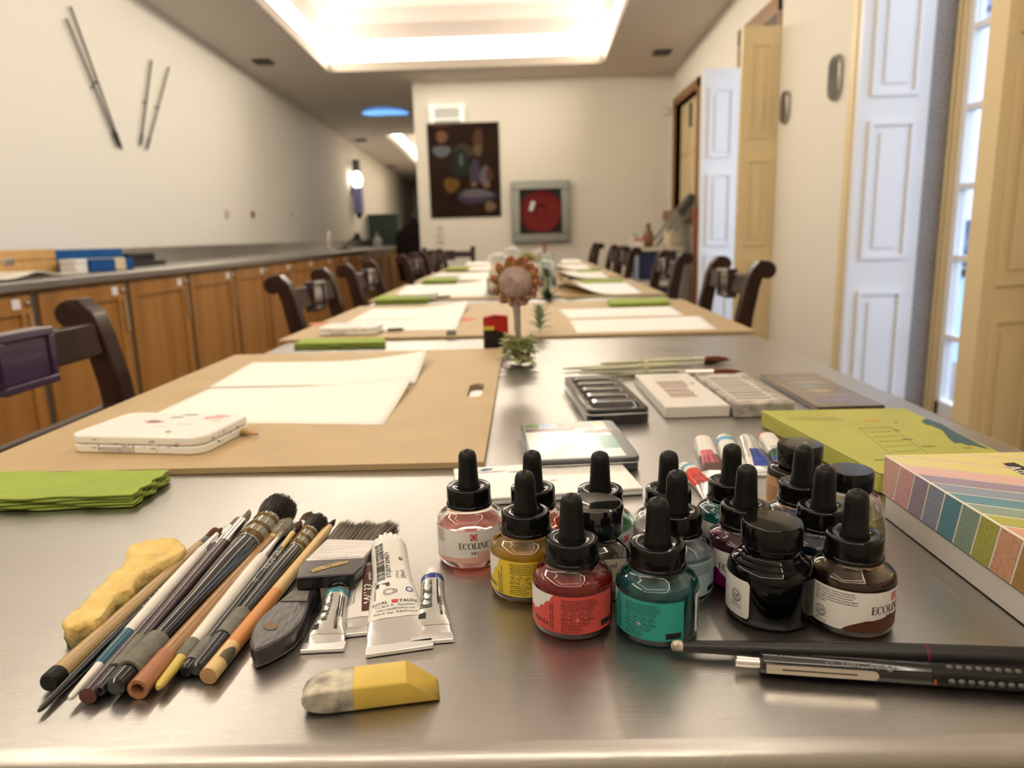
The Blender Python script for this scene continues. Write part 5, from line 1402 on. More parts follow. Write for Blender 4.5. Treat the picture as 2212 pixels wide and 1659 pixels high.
put_geo(mb, shift(text_geo('30 ml', .0040, bold=.01), .001, .0225), fn); put_geo(mb, shift(text_geo('COLLA', .0024, bold=.01), .0075, .0125), fn); put_geo(mb, shift(text_geo('2525 10', .0024, bold=.01), .0062, .0100), fn); put_geo(mb, shift(text_geo('C', .004), .0125, .0155), fn)
barcode(mb, fn, .006, .0135, .0042, .0085, 9, True, 18)
mb.build('printing', PR, lb, smooth=False)

# ================================================================== BRUSHES LYING AT THE LEFT
def hair(t, z0, z1, r0, rmax, m, n=260, shape='round', flat=1.0, sw=.00022, core=None, name='bristles', rot=0.0):
    L = z1-z0; mb = MB(); M = Matrix.Rotation(rot, 4, 'Z')
    def rad_at(u):
        if shape == 'round': return r0 + (rmax-r0)*math.sin(PI*min(1, u*1.25)) if u < .4 else max(.02*rmax, (r0+(rmax-r0)*.95)*(1-((u-.4)/.6)**1.5))
        if shape == 'mop': return (r0+(rmax-r0)*math.sin(PI/2*min(1, u/.55)))*math.sqrt(max(.0, 1-max(0, (u-.55)/.45)**2*.97))
        return r0+(rmax-r0)*u
    pr = [(rad_at(i/12)*.80, z0+L*.93*i/12) for i in range(13)] + [(0, z0+L*.95)]
    M2 = M @ Matrix.Diagonal((1, flat, 1, 1))
    mb.lathe([(0, z0-.0005)]+pr, 20, 0, M2)
    for i in range(n):
        a = random.random()*2*PI; q = math.sqrt(random.random()); u0 = random.uniform(0, .55)
        if i > n*.55: u0 = random.uniform(.0, .15)
        e = random.uniform(.86, 1.03) if shape != 'dry' else random.uniform(.75, 1.05)
        ra = rad_at(u0)*(.82+.18*q); rb = rad_at(min(.99, e))*(.4+.6*q) if shape != 'dry' else rmax*q*1.1
        A = M2 @ Vector((ra*math.cos(a), ra*math.sin(a), z0+L*u0)); um = (u0+e)/2; rm = rad_at(um)*(.86+.16*q)
        B = M2 @ Vector((rb*math.cos(a), rb*math.sin(a), z0+L*e)); mid = M2 @ Vector((rm*math.cos(a), rm*math.sin(a), z0+L*um))
        mb.strand(A, B, sw, 0, mid-(A+B)/2)
    return mb.build(name, m, t)
def brush(lab, A, B, hA, hB, secs, hairs, group='paint brushes lying on the table', wires=None, prefix=None):
    """A, B: pixels of the butt and the far end; secs: [(part, [(pixel-or-fraction, radius)...], material)]"""
    a = P(*A, hA); b_ = P(*B, hB); L = (b_-a).length; d = (b_-a)/L
    t = thing('paint_brush', lab, 'paint brush', a, 0, group, axisq(a, b_))
    pa, pb = Vector(A), Vector(B)
    def Z(q):
        if isinstance(q, tuple):
            h = hA+(hB-hA)*max(0, min(1, (Vector(q)-pa).dot(pb-pa)/(pb-pa).length_squared)); return (P(*q, h)-a).dot(d)
        return q*L
    for k, (nm, pr, m) in enumerate(secs):
        zs = [(r_, Z(q)) for q, r_ in pr]
        cap0 = [(0, zs[0][1]+(.0001 if k else 0))]; cap1 = [(0, zs[-1][1]-.0001)]
        MB().lathe(cap0+zs+cap1, 18).build(nm, m, t, ang=30)
    for h in hairs: hair(t, Z(h[0]), Z(h[1]), *h[2:])
    for (q0, q1, r_, nt_, m) in (wires or []):
        z0, z1 = Z(q0), Z(q1); pts = []; n = nt_*14
        for i in range(n+1): an = 2*PI*nt_*i/n; pts.append((r_*math.cos(an), r_*math.sin(an), z0+(z1-z0)*i/n))
        MB().tube(pts, .00042, 6).build('wire_wrap', m, t)
    return t
M_BLKLAQ = mat('black_lacquer', (.008, .008, .010), rough=.12, coat=.5)
M_PLUM = mat('plum_lacquer', (.045, .022, .030), rough=.2, coat=.4)
M_TAPE = mat('grey_tape', (.20, .195, .16), rough=.7, var=.35, vscale=220, bump=.3, bscale=300)
M_BAMB = mat_wood('tan_bamboo', (.46, .32, .15), (.36, .24, .10), rough=.35, scale=20, stretch=(1, 1, .03), coat=.2)
M_BAMB2 = mat_wood('brown_bamboo', (.36, .19, .065), (.26, .125, .04), rough=.3, scale=18, stretch=(1, 1, .04), coat=.3)
M_WHLAQ = mat('white_lacquer', (.78, .75, .70), rough=.3, coat=.3, var=.12, vscale=60)
M_TEALLAQ = mat('teal_lacquer', (.012, .10, .16), rough=.25, coat=.4)
M_HBRN = mat('brown_hair', (.16, .065, .02), rough=.6); M_HDRK = mat('dark_hair', (.045, .035, .028), rough=.55, var=.4, vscale=200); M_HWHT = mat('grey_white_hair', (.50, .46, .38), rough=.6); M_HSAB = mat('sable_hair', (.12, .055, .022), rough=.6); M_HOLV = mat('olive_hair', (.22, .15, .03), rough=.6)
M_QUILL = mat('clear_quill', (.20, .19, .13), rough=.15, coat=.6); M_WIRE = mat('brass_wire', (.30, .19, .08), rough=.35, metal=1)
M_LWOOD = mat_wood('light_wood', (.70, .50, .23), (.60, .40, .16), rough=.4, scale=20, stretch=(1, 1, .04))

brush('thick tan bamboo brush with a black end cap, leftmost of the pile', (104, 1477), (467, 1147), .0052, .0042,
      [('end_cap', [(0.0, .0040), (.006, .0048), ((127, 1456), .0049)], M_RUBBER), ('handle', [((127, 1456), .0047), ((430, 1180), .0036)], M_BAMB), ('ferrule', [((430, 1180), .0034), ((446, 1166), .0029)], M_BLKLAQ)],
      [((445, 1167), (468, 1146), .0024, .0036, M_HBRN, 170, 'dry')])
ts_ = brush('slim black brush with white lettering under the tan bamboo brush', (84, 1536), (479, 1141), .0030, .0030,
      [('handle', [(0, .0008), (.01, .0014), (.12, .0024), ((385, 1238), .0030)], M_BLKLAQ), ('band', [((385, 1238), .0031), ((400, 1222), .0031)], M_TEALLAQ), ('ferrule', [((400, 1222), .0030), ((462, 1158), .0018)], M_SILVER)],
      [((461, 1159), (481, 1139), .0016, .0018, M_HOLV, 60)])
brush('white brush with a blue dipped band near its end', (150, 1510), (480, 1141), .0050, .0090,
      [('handle_tip', [(0, .0008), (.008, .0015), ((217, 1436), .0024)], M_WHLAQ), ('blue_band', [((216, 1437), .0024), ((221, 1431), .0031), ((285, 1366), .0034)], M_TEALLAQ), ('handle', [((285, 1366), .0034), ((370, 1270), .0038), ((438, 1188), .0032)], M_WHLAQ), ('ferrule', [((438, 1188), .0030), ((448, 1176), .0026), ((467, 1154), .0015)], M_SILVER)],
      [((466, 1155), (480, 1140), .0013, .0016, M_HBRN, 60)])
brush('plum brush with a bare reddish wood end', (189, 1505), (515, 1117), .0042, .0042,
      [('end_grain', [(0, .0026), (.0008, .0036)], mat('red_end_grain', (.13, .042, .036), rough=.6)), ('handle', [(.001, .0040), (.05, .0042), (.40, .0036), ((470, 1180), .0034)], M_PLUM), ('ferrule', [((470, 1180), .0032), ((496, 1140), .0028)], M_SILVER)],
      [((495, 1141), (517, 1115), .0026, .0026, M_HWHT, 90, 'round', .45)])
brush('dark brush with a grey taped grip and flat steel ferrule', (213, 1494), (538, 1110), .0045, .0062,
      [('handle_end', [(0, .0022), (.006, .0032), ((250, 1449), .0034)], M_BLKLAQ), ('tape_grip', [((250, 1449), .0043), ((302, 1384), .0043)], M_TAPE), ('handle', [((302, 1384), .0032), ((400, 1262), .0042), ((446, 1212), .0048), ((478, 1175), .0040)], M_PLUM), ('ferrule', [((478, 1175), .0042), ((488, 1164), .0043), ((522, 1128), .0040)], M_SILVER)],
      [((521, 1129), (540, 1107), .0038, .0036, M_HWHT, 120, 'flat', .4)])
brush('large black mop brush with a wire-wrapped quill and dark hair', (246, 1487), (618, 1086), .0066, .0100,
      [('handle_end', [(0, .0030), (.006, .0044), ((272, 1452), .0049)], M_BLKLAQ), ('tape_grip', [((272, 1452), .0063), ((335, 1383), .0062)], M_TAPE), ('handle', [((335, 1383), .0046), ((410, 1300), .0054), ((485, 1222), .0078), ((524, 1183), .0084), ((534, 1172), .0076)], M_BLKLAQ), ('quill', [((528, 1178), .0084), ((540, 1166), .0087), ((580, 1126), .0088)], M_QUILL)],
      [((575, 1131), (620, 1084), .0082, .0128, M_HDRK, 900, 'mop')],
      wires=[((533, 1174), (541, 1165), .0090, 3, M_WIRE), ((552, 1154), (558, 1148), .0092, 2, M_WIRE), ((570, 1136), (575, 1131), .0093, 2, M_WIRE)])
t = brush('thick brown bamboo brush with a hollow open end', (297, 1490), (628, 1118), .0052, .0054,
      [('handle', [((345, 1418), .0049), ((596, 1168), .0043)], M_BAMB2), ('hair_collar', [((596, 1168), .0041), ((600, 1163), .0040)], M_LWOOD)],
      [((599, 1164), (630, 1114), .0040, .0062, M_HWHT, 420)])
L0 = (P(345, 1418, .0052)-P(297, 1490, .0052)).length
MB().lathe([(.0030, .012), (.0031, 0), (.0049, 0), (.0050, L0*.9), (.0052, L0*.96), (.0050, L0)], 24).build('open_end', mat_wood('stained_bamboo', (.36, .15, .07), (.42, .20, .10), rough=.4, scale=30), t)
brush('white brush with a yellow tip and grey rubber wrap', (341, 1486), (611, 1148), .0050, .0088,
      [('yellow_tip', [(0, .0012), (.012, .0021), ((396, 1420), .0029)], mat('yellow_clear', (.62, .48, .10), rough=.15, coat=.5)), ('rubber_wrap', [((394, 1422), .0030), ((398, 1416), .0040), ((408, 1402), .0037), ((420, 1389), .0040)], M_TAPE), ('handle', [((419, 1390), .0034), ((540, 1240), .0042), ((570, 1204), .0036)], M_WHLAQ), ('ferrule', [((570, 1204), .0033), ((574, 1198), .0029), ((600, 1163), .0013)], M_SILVER)],
      [((599, 1164), (612, 1146), .0011, .0014, M_HWHT, 60)])
tq = brush('black brush with white lettering and a teal band', (401, 1451), (672, 1108), .0040, .0042,
      [('handle_end', [(0, .0026), (.006, .0034), ((414, 1435), .0036)], M_BLKLAQ), ('tape_grip', [((414, 1435), .0042), ((452, 1389), .0042)], M_TAPE), ('handle', [((452, 1389), .0032), ((560, 1253), .0040), ((604, 1197), .0037)], M_BLKLAQ), ('band', [((604, 1197), .0038), ((621, 1175), .0036)], M_TEALLAQ), ('ferrule', [((621, 1175), .0033), ((626, 1168), .0031), ((656, 1131), .0028)], M_SILVER)],
      [((655, 1132), (674, 1105), .0026, .0042, M_HSAB, 220)])
brush('dark brush with a taped grip and gold-ringed quill beside the lettered brush', (423, 1449), (693, 1122), .0048, .0064,
      [('handle_end', [(0, .0024), (.006, .0036), ((478, 1378), .0044)], M_BLKLAQ), ('tape_grip', [((478, 1378), .0050), ((521, 1326), .0049)], M_TAPE), ('handle', [((521, 1326), .0038), ((595, 1240), .0050), ((637, 1193), .0054), ((642, 1187), .0046)], M_BLKLAQ), ('quill', [((639, 1190), .0052), ((646, 1182), .0056), ((673, 1151), .0058)], M_QUILL)],
      [((671, 1153), (695, 1118), .0054, .0078, M_HDRK, 420, 'mop')],
      wires=[((643, 1186), (648, 1180), .0058, 2, M_WIRE), ((655, 1172), (659, 1167), .0060, 2, M_WIRE), ((667, 1158), (671, 1154), .0061, 2, M_WIRE)])
brush('short natural wood brush with brown hair, mostly hidden in the pile', (608, 1184), (650, 1128), .0085, .0090,
      [('handle', [(0, .0016), ((632, 1152), .0020)], M_LWOOD), ('ferrule', [((632, 1152), .0019), ((637, 1145), .0019)], M_BLKLAQ)], [((636, 1146), (652, 1125), .0018, .0030, M_HSAB, 120)])
t = brush('natural wood brush stained orange, rightmost of the pile', (450, 1461), (724, 1123), .0046, .0042,
      [('end_grain', [(0, .0030), (.0006, .0040)], mat('end_grain_tan', (.50, .30, .14), rough=.6)), ('handle', [(.001, .0043), ((500, 1398), .0043)], M_LWOOD), ('orange_stain', [((500, 1398), .00432), ((540, 1350), .0043), ((598, 1282), .0040)], mat_wood('orange_wood', (.60, .20, .05), (.66, .36, .13), rough=.4, scale=9, stretch=(1, 1, .1))),
       ('handle', [((598, 1282), .0040), ((705, 1149), .0032), ((712, 1138), .0022)], M_LWOOD)],
      [((711, 1139), (725, 1121), .0020, .0020, M_HDRK, 60)])
mb = MB(); band(mb, .0043, rad(60), -50, 50, .010, .021, .0001, 0, top=lambda ph: .014+.007*math.cos(rad(ph*1.6))); mb.build('dark_patch', mat('olive_stain', (.10, .09, .05), rough=.5), t)
# lettering along two black handles
def along(t, s, z_from, R, ang, sz, m, parent_name='handle'):
    h = [c for c in t.children if c.name.startswith(parent_name) and 'end' not in c.name][0]
    g = text_geo(s, sz, bold=.01); mb = MB()
    put_geo(mb, g, lambda x, y: ((R+.0002)*math.cos(ang+sg_(t)*(y-sz*.36)/R), (R+.0002)*math.sin(ang+sg_(t)*(y-sz*.36)/R), z_from-x)); mb.build('lettering', m, h, smooth=False)
M_WPR = mat('printing_white', (.75, .74, .68), rough=.5)
def upang(t, extra=Vector()):
    q = t.rotation_quaternion.to_matrix(); v = q.transposed() @ ((CAM-t.location).normalized()+extra); return math.atan2(v.y, v.x)
def sg_(t):
    # the letters' tops point to the right-hand side of the brush as it lies
    q = t.rotation_quaternion.to_matrix().transposed(); a = upang(t); w = q @ Vector((1, .6, 0)); return 1 if (-w.x*math.sin(a)+w.y*math.cos(a)) < 0 else -1
along(tq, '8         Sable Round   Aquafine   DALER \u2661 ROWNEY', .168, .0037, upang(tq)+.25*sg_(tq), .0038, M_WPR)
along(ts_, 'Aquafine   Sable   Round', .125, .0028, upang(ts_), .0036, M_WPR)

# the wide flat brush
def fpx(x, y): return (500+x*.3014, 1060+y*.3014)
def wpoly(pts, h, c): return [((P(*p, h)-c).x, (P(*p, h)-c).y) for p in pts]
c = P(690, 1260); 
t = thing('flat_brush', 'wide flat brush with steel ferrule and chipped black handle with a hanging hole', 'paint brush', (c.x, c.y, ZT+.0004), 0, 'paint brushes lying on the table')
hp = [fpx(*p) for p in ((128, 1085), (150, 985), (205, 905), (270, 850), (340, 790), (400, 745), (500, 680), (580, 640), (640, 690), (575, 760), (545, 850), (510, 930), (440, 1010), (350, 1070), (260, 1115), (180, 1150), (145, 1140))]
mh = MB().prism(wpoly(hp, .0105, c), .0003, .0105).build('handle', mat('worn_black_lacquer', (.030, .026, .030), rough=.28, coat=.5, bump=.25, bscale=90, stretch=(3, 1, 1)), t, bev=.0022, bseg=3)
ep = wpoly([fpx(278+52*math.cos(2*PI*i/16), 972+30*math.sin(2*PI*i/16)) for i in range(16)], .0108, c)
MB().prism(ep, .0106, .0108).build('hanging_hole', mat('bare_wood_hole', (.20, .13, .08), rough=.7), mh)
tp = wpoly([fpx(*p) for p in ((350, 790), (440, 715), (560, 720), (540, 790))], .0112, c)
MB().prism(tp, .0106, .0110).build('tape_strip', M_TAPE, mh, smooth=False)
sh = wpoly([fpx(*p) for p in ((462, 628), (478, 560), (520, 505), (965, 482), (938, 545), (880, 600))], .019, c)
so = MB().prism(sh, .0110, .0190).build('shoulder', M_BLKLAQ, t, bev=.0008)
gp = [(560, 575), (620, 552), (700, 530), (800, 510), (850, 508), (820, 528), (740, 545), (650, 570), (590, 590)]
MB().prism(wpoly([fpx(*p) for p in gp], .0192, c), .01905, .0193).build('chipped_gold', mat('gold_chips', (.48, .34, .10), rough=.45, var=.7, vscale=500, bump=.5, bscale=400), so, smooth=False)
fa, fb_, fc, fd_ = [P(*fpx(*p), hh)-c for p, hh in (((525, 500), .0185), ((955, 478), .0185), ((1055, 352), .0165), ((680, 343), .0165))]
zf = -.0004
mb = MB(); top = [Vector((q.x, q.y, z)) for q, z in ((fa, .0186), (fb_, .0186), (fc, .0160), (fd_, .0160))]; bot = [Vector((q.x, q.y, z)) for q, z in ((fa, .0060), (fb_, .0060), (fc, .0045), (fd_, .0045))]
mb.add(top+bot, [(0, 1, 2, 3), (7, 6, 5, 4), (4, 5, 1, 0), (5, 6, 2, 1), (6, 7, 3, 2), (7, 4, 0, 3)]); mb.build('ferrule', mat('striped_steel', (.50, .47, .46), rough=.34, metal=1, bump=.25, bscale=60, stretch=(.4, 8, 1)), t, bev=.001)
mb = MB()
dirv = ((P(*fpx(960, 190), .013)-c) - (fc+fd_)/2); dirv.z = 0
nrm = dirv.normalized(); hw = (fc-fd_); Lb = dirv.length
for i in range(3400):
    u = random.uniform(.01, .99); v = random.uniform(-1, 1); e = random.uniform(.80, 1.0) + .05*math.sin(u*17)
    base = fd_ + hw*u; base.z = .0102+.0046*v
    spl = (u-.5)*2
    tip = base + nrm*Lb*e*1.05 + hw.normalized()*(spl*.0045 + .004 + random.uniform(-.0012, .0012)); tip.z = .0092+.0034*v+random.uniform(-.0006, .0006) - .002
    k = random.random()
    mb.strand(base, tip, .00026, 0 if k < .6 else (1 if k < .9 else 2), Vector((0, 0, .0008)))
core = [fd_+hw*.03, fd_+hw*.97, fd_+hw*.94+nrm*Lb*.5+hw.normalized()*.003, fd_+hw*.06+nrm*Lb*.5+hw.normalized()*.002]
mb.prism([(q.x, q.y) for q in core], .0072, .0118, 1)
mb.build('bristles', [mat('bristle_brown', (.20, .155, .11), rough=.6), mat('bristle_dark', (.08, .06, .048), rough=.6), mat('bristle_pale', (.40, .34, .26), rough=.6)], t)

# the yellow foam-like lump
def zpx(x, y): return (60+x*.3014, 1060+y*.3014)
op = [(250, 955), (290, 905), (350, 860), (440, 765), (520, 680), (590, 612), (640, 570), (700, 530), (712, 480), (706, 440), (722, 410), (760, 385), (810, 372), (880, 352), (960, 346), (1040, 346), (1090, 362), (1132, 395), (1120, 430), (1060, 470), (980, 505), (900, 545), (840, 575), (790, 610), (765, 650), (740, 700), (680, 735), (620, 770), (570, 840), (530, 905), (480, 935), (420, 945), (350, 975), (290, 1000)]
c = P(*zpx(700, 650)); hh = .0125
poly = [Vector((*q, 0)) for q in wpoly([zpx(*p) for p in op], hh, c)]
t = thing('foam_lump', 'bone shaped lump of worn yellow foam beside the brushes', 'foam', (c.x, c.y, ZT+.0004))
bm = bmesh.new()
cc = sum(poly, Vector())/len(poly)
def ringz(k, z): return [bm.verts.new(((p*k).x + 0, (p*k).y, z)) for p in poly]
n = len(poly)
ln = [ringz(.995, .0), ringz(1.0, hh*.35), ringz(1.0, hh*.85), ringz(.985, hh)]
for A_, B_ in zip(ln, ln[1:]):
    for i in range(n): bm.faces.new((A_[i], A_[(i+1) % n], B_[(i+1) % n], B_[i]))
ft = bm.faces.new(ln[-1]); fb2 = bm.faces.new(list(reversed(ln[0])))
bmesh.ops.recalc_face_normals(bm, faces=bm.faces)
bmesh.ops.triangulate(bm, faces=[ft, fb2]); bmesh.ops.subdivide_edges(bm, edges=bm.edges[:], cuts=3, use_grid_fill=True)
me = D.meshes.new('foam_body'); bm.to_mesh(me); bm.free()
m = mat('yellow_foam', (.74, .52, .17), rough=.85, var=.35, vscale=90, bump=1.0, bscale=220, col2=(.80, .62, .26))
nt = m.node_tree; N = nt.nodes; Lk = nt.links                        # grubby grey-green sides and ends
geo = N.new('ShaderNodeTexCoord'); sep = N.new('ShaderNodeSeparateXYZ'); Lk.new(geo.outputs['Object'], sep.inputs[0])
nz = N.new('ShaderNodeTexNoise'); nz.inputs['Scale'].default_value = 70; Lk.new(geo.outputs['Object'], nz.inputs['Vector'])
md_ = N.new('ShaderNodeMath'); md_.operation = 'MULTIPLY_ADD'; md_.inputs[1].default_value = .014; Lk.new(nz.outputs['Fac'], md_.inputs[0]); Lk.new(sep.outputs['Z'], md_.inputs[2])
mrg = N.new('ShaderNodeMapRange'); mrg.inputs['From Min'].default_value = .011; mrg.inputs['From Max'].default_value = .0185; mrg.inputs['To Min'].default_value = 1; mrg.inputs['To Max'].default_value = 0
Lk.new(md_.outputs[0], mrg.inputs['Value'])
bs = N['Principled BSDF']; src = bs.inputs['Base Color'].links[0].from_socket
mxx = N.new('ShaderNodeMix'); mxx.data_type = 'RGBA'; mxx.inputs[7].default_value = (.20, .20, .115, 1); Lk.new(src, mxx.inputs[6])
half = N.new('ShaderNodeMath'); half.operation = 'MULTIPLY'; half.inputs[1].default_value = .75; Lk.new(mrg.outputs[0], half.inputs[0]); Lk.new(half.outputs[0], mxx.inputs[0]); Lk.new(mxx.outputs[2], bs.inputs['Base Color'])
me.materials.append(m); o = D.objects.new('foam_body', me); COL.objects.link(o); o.parent = t
tx = D.textures.new('foam_noise', 'CLOUDS'); tx.noise_scale = .006
dm = o.modifiers.new('rough', 'DISPLACE'); dm.texture = tx; dm.strength = .0032; dm.mid_level = .45; dm.texture_coords = 'LOCAL'
for f_ in me.polygons: f_.use_smooth = True

# ================================================================== PAINT TUBES
def sstep(x): x = max(0, min(1, x)); return x*x*(3-2*x)
def paint_tube(lab, cap, crimp, r_, cw, caplen, capm, panels=(), deco=None, bandm=None, group='metal paint tubes', fluted=False, flat=.62, capr=.82, twist=0.0):
    A = P(*crimp, .001); Bp = P(*cap, r_)
    A.z = Bp.z = ZT; d = Bp-A; L = d.length; rz = math.atan2(d.y, d.x)
    t = thing('paint_tube', lab, 'paint tube', (A.x, A.y, ZT+.0004), rz, group)
    Lb = L-caplen-.002
    def wy(u): return cw/2+(r_-cw/2)*sstep(u/.8)
    def hz(u): return .0007+(r_*flat+(r_-r_*flat)*sstep((u-.6)/.4)-.0007)*sstep(u/.55)
    def surf(u, a, off=0):
        w, h = wy(u)+off, hz(u)+off; ca, sa = math.cos(a), math.sin(a); e = .8
        y = w*math.copysign(abs(ca)**e, ca); z = h*math.copysign(abs(sa)**e, sa)
        wr_ = .0006*math.sin(u*37+a*3)*math.sin(a*5+u*11)*(1-abs(u-.35)) * min(1, u*8)
        return (u*Lb, y, z+hz(u)+wr_*.5)
    mb = MB(); mb.grid(lambda u, v: surf(u, 2*PI*v), 40, 32)
    mb.build('tube_body', M_ALU, t, ang=80)
    MB().box((-.0005, -cw/2-.0004, .0), (.0065, cw/2+.0004, .0022)).build('crimp', M_ALU, t, bev=.0005)
    lb = MB()
    for k, (u0, u1, a0, a1, m) in enumerate(panels): lb.grid(lambda u, v: surf(u0+(u1-u0)*u, rad(a1+(a0-a1)*v), .00018+.00006*k), 24, 14, k)
    if panels: lab_o = lb.build('label', [p_[4] for p_ in panels], t, ang=80)
    M = Matrix.Translation((Lb, 0, hz(1))) @ Matrix.Rotation(PI/2, 4, 'Y')
    MB().lathe([(r_, 0), (r_*.93, .0012), (r_*.6, .002), (0, .002)], 24, 0, M).build('shoulder', M_ALU, t)
    cr = r_*capr; M2 = Matrix.Translation((Lb+.0021, 0, hz(1))) @ Matrix.Rotation(PI/2, 4, 'Y')
    if fluted:
        cm_ = MB(); ns = 64; prof_ = [(0, 0), (1, 0), (1.02, caplen*.25), (.96, caplen*.9), (.86, caplen), (0, caplen)]; rg = []
        for (q, z) in prof_:
            if q == 0: rg.append([len(cm_.v)]); cm_.v.append(tuple(M2 @ Vector((0, 0, z)))); continue
            ids = []
            for i in range(ns):
                an = 2*PI*i/ns; rr__ = cr*q*(1+(.05*(1 if (i//2) % 2 else -1) if q > .9 else 0)); ids.append(len(cm_.v)); cm_.v.append(tuple(M2 @ Vector((rr__*math.cos(an), rr__*math.sin(an), z))))
            rg.append(ids)
        for A_, B_ in zip(rg, rg[1:]):
            for i in range(ns):
                j = (i+1) % ns
                cm_.f.append((A_[0], B_[j], B_[i]) if len(A_) == 1 else ((A_[i], A_[j], B_[0]) if len(B_) == 1 else (A_[i], A_[j], B_[j], B_[i]))); cm_.m.append(0)
        cm_.build('cap', capm, t, ang=30)
    else:
        MB().lathe([(0, 0), (cr, 0), (cr, caplen*.72), (cr*.92, caplen*.9), (cr*.7, caplen), (0, caplen)], 28, 0, M2).build('cap', capm, t)
    if bandm: MB().grid(lambda u, v: surf(.90+.08*u, 2*PI*v, .0002), 3, 32).build('colour_ring', bandm, t)
    if deco and panels:
        dm_ = MB()
        def fn(x, y): return surf(x/Lb, PI/2 - y/max(.004, wy(.6)), .0005)      # x along the tube, y across (left when the cap points away)
        deco(dm_, fn, Lb); dm_.build('printing', [M_INKTXT, M_REDLOGO, M_LABEL, mat('printing_blue', (.02, .04, .25), rough=.5)], lab_o, smooth=False)
    return t
M_CAPW = mat('cap_white', (.82, .80, .74), rough=.35)
M_TWHITE = mat('tube_white_print', (.74, .73, .70), rough=.35); M_TSILV = mat('tube_silver_print', (.62, .61, .58), rough=.3, metal=.7)
M_TBROWN = mat('tube_brown_print', (.085, .028, .022), rough=.4); M_TTEAL = mat('tube_teal', (.03, .22, .30), rough=.4); M_TNAVY = mat('tube_navy', (.02, .03, .24), rough=.4)
def dA(mb, fn, L):
    barcode(mb, fn, L*.42, L*.88, .0005, .0062, 21, True, 34)
    put_geo(mb, shift(text_geo('MADE IN JAPAN', .0022, bold=.02), L*.30, -.0035), fn)
    for k in range(3): put_geo(mb, shift(rect_geo(0, 0, L*.34, .0007, 6), L*.5, -.0030-.0016*k), fn)
    put_geo(mb, rect_geo(L*.30, .0030, L*.38, .0062, 3), fn)
paint_tube('small paint tube with a teal ring, leftmost of the four by the flat brush', (737, 1272), (696, 1407), .0066, .0215, .009, M_CAPW, [(.24, .96, -8, 188, M_TSILV)], dA, M_TTEAL)
def dB(mb, fn, L):
    put_geo(mb, shift(text_geo('W133', .0068, bold=.012, sx=1.1), L*.36, -.0052), fn, 2)
    put_geo(mb, shift(text_geo('anic', .0040, bold=.01), L*.75, -.0048), fn, 2)
    for k in range(5): put_geo(mb, shift(text_geo('transparent watercolour', .0016), L*.38, .0028+.0016*k), fn, 0)
paint_tube('paint tube with a dark brown panel, second from the left', (787, 1226), (780, 1371), .0068, .0215, .008, M_CAPW, [(.22, .98, -8, 188, M_TWHITE), (.28, .98, 90, 160, M_TBROWN)], dB)
def dC(mb, fn, L):
    barcode(mb, fn, L*.60, L*.93, .0028, .0085, 33, True, 36)
    put_geo(mb, shift(text_geo('8 712079 034571', .0030, bold=.008), L*.62, .0002), fn)
    put_geo(mb, shift(text_geo('20ml', .0042), L*.60, -.0070), fn); put_geo(mb, shift(text_geo('e', .0060), L*.77, -.0070), fn); put_geo(mb, shift(text_geo('0.7 fl oz/', .0022), L*.60, -.0030), fn)
    put_geo(mb, rect_geo(L*.52, .0010, L*.56, .0085, 4), fn); put_geo(mb, shift(text_geo('Pigment(s): PW4/PW5', .0020, bold=.01), 0, 0, -PI/2), lambda x, y: fn(L*.60+y, .0085+x), 0)
    V = lambda s, sz, xx, b=.0, mi=0: put_geo(mb, text_geo(s, sz, 'CENTER', bold=b), lambda x, y: fn(L*xx+y, -x), mi)
    V('ROYAL    TALENS', .0028, .36, .01); V('P.O. Box 4, Apeldoorn', .0019, .335); V('www.royaltalens.com', .0019, .31); V('Made in the Netherlands', .0019, .285)
    put_geo(mb, rect_geo(L*.36, -.0008, L*.385, .0008), fn, 1)
    put_geo(mb, ring_geo(L*.47, -.0075, .0024, .0007), fn, 3); put_geo(mb, ring_geo(L*.46, .0015, .0026, .0003), fn); put_geo(mb, ring_geo(L*.46, .0015, .0018, .0002), fn)
paint_tube('large white paint tube with a fluted white cap and barcode', (838, 1180), (864, 1408), .0112, .0335, .010, M_CAPW, [(.26, .995, -10, 190, M_TWHITE)], dC, None, fluted=True, capr=.86, flat=.55)
def dD(mb, fn, L):
    barcode(mb, fn, L*.44, L*.86, .0000, .0058, 44, True, 34)
    put_geo(mb, shift(text_geo('MADE IN JAPAN', .0022, bold=.02), L*.34, -.0042), fn); put_geo(mb, rect_geo(L*.30, .0020, L*.37, .0056, 3), fn)
    put_geo(mb, shift(rect_geo(0, 0, L*.38, .0010, 6), L*.5, -.0030), fn)
paint_tube('small paint tube with a navy ring, rightmost of the four by the eraser', (935, 1242), (934, 1388), .0066, .0215, .0085, M_CAPW, [(.22, .96, -8, 188, M_TSILV)], dD, M_TNAVY)
# tubes behind the bottles
M_RCAP = mat('cap_red', (.62, .08, .07), rough=.4); M_TPINK = mat('tube_pink_print', (.55, .10, .14), rough=.4); M_TBLUE = mat('tube_blue_print', (.02, .05, .35), rough=.4); M_TRED = mat('tube_red_print', (.66, .07, .05), rough=.4); M_TSKY = mat('tube_sky_print', (.10, .35, .60), rough=.4); M_TGRN = mat('tube_green_print', (.01, .08, .05), rough=.4)
gb = 'paint tubes behind the bottles'
def dT(mb, fn, L):
    for k in range(3): put_geo(mb, shift(text_geo('WATER COLOUR', .0022, bold=.01), L*.40, .004-.003*k), fn)
paint_tube('paint tube with a red cap and pink brown label behind the bottles', (1515, 953), (1558, 1052), .0082, .026, .007, M_RCAP, [(.45, .99, -8, 188, M_TWHITE), (.28, .62, -8, 188, M_TBROWN), (.40, .70, 40, 110, M_TPINK)], dT, group=gb)
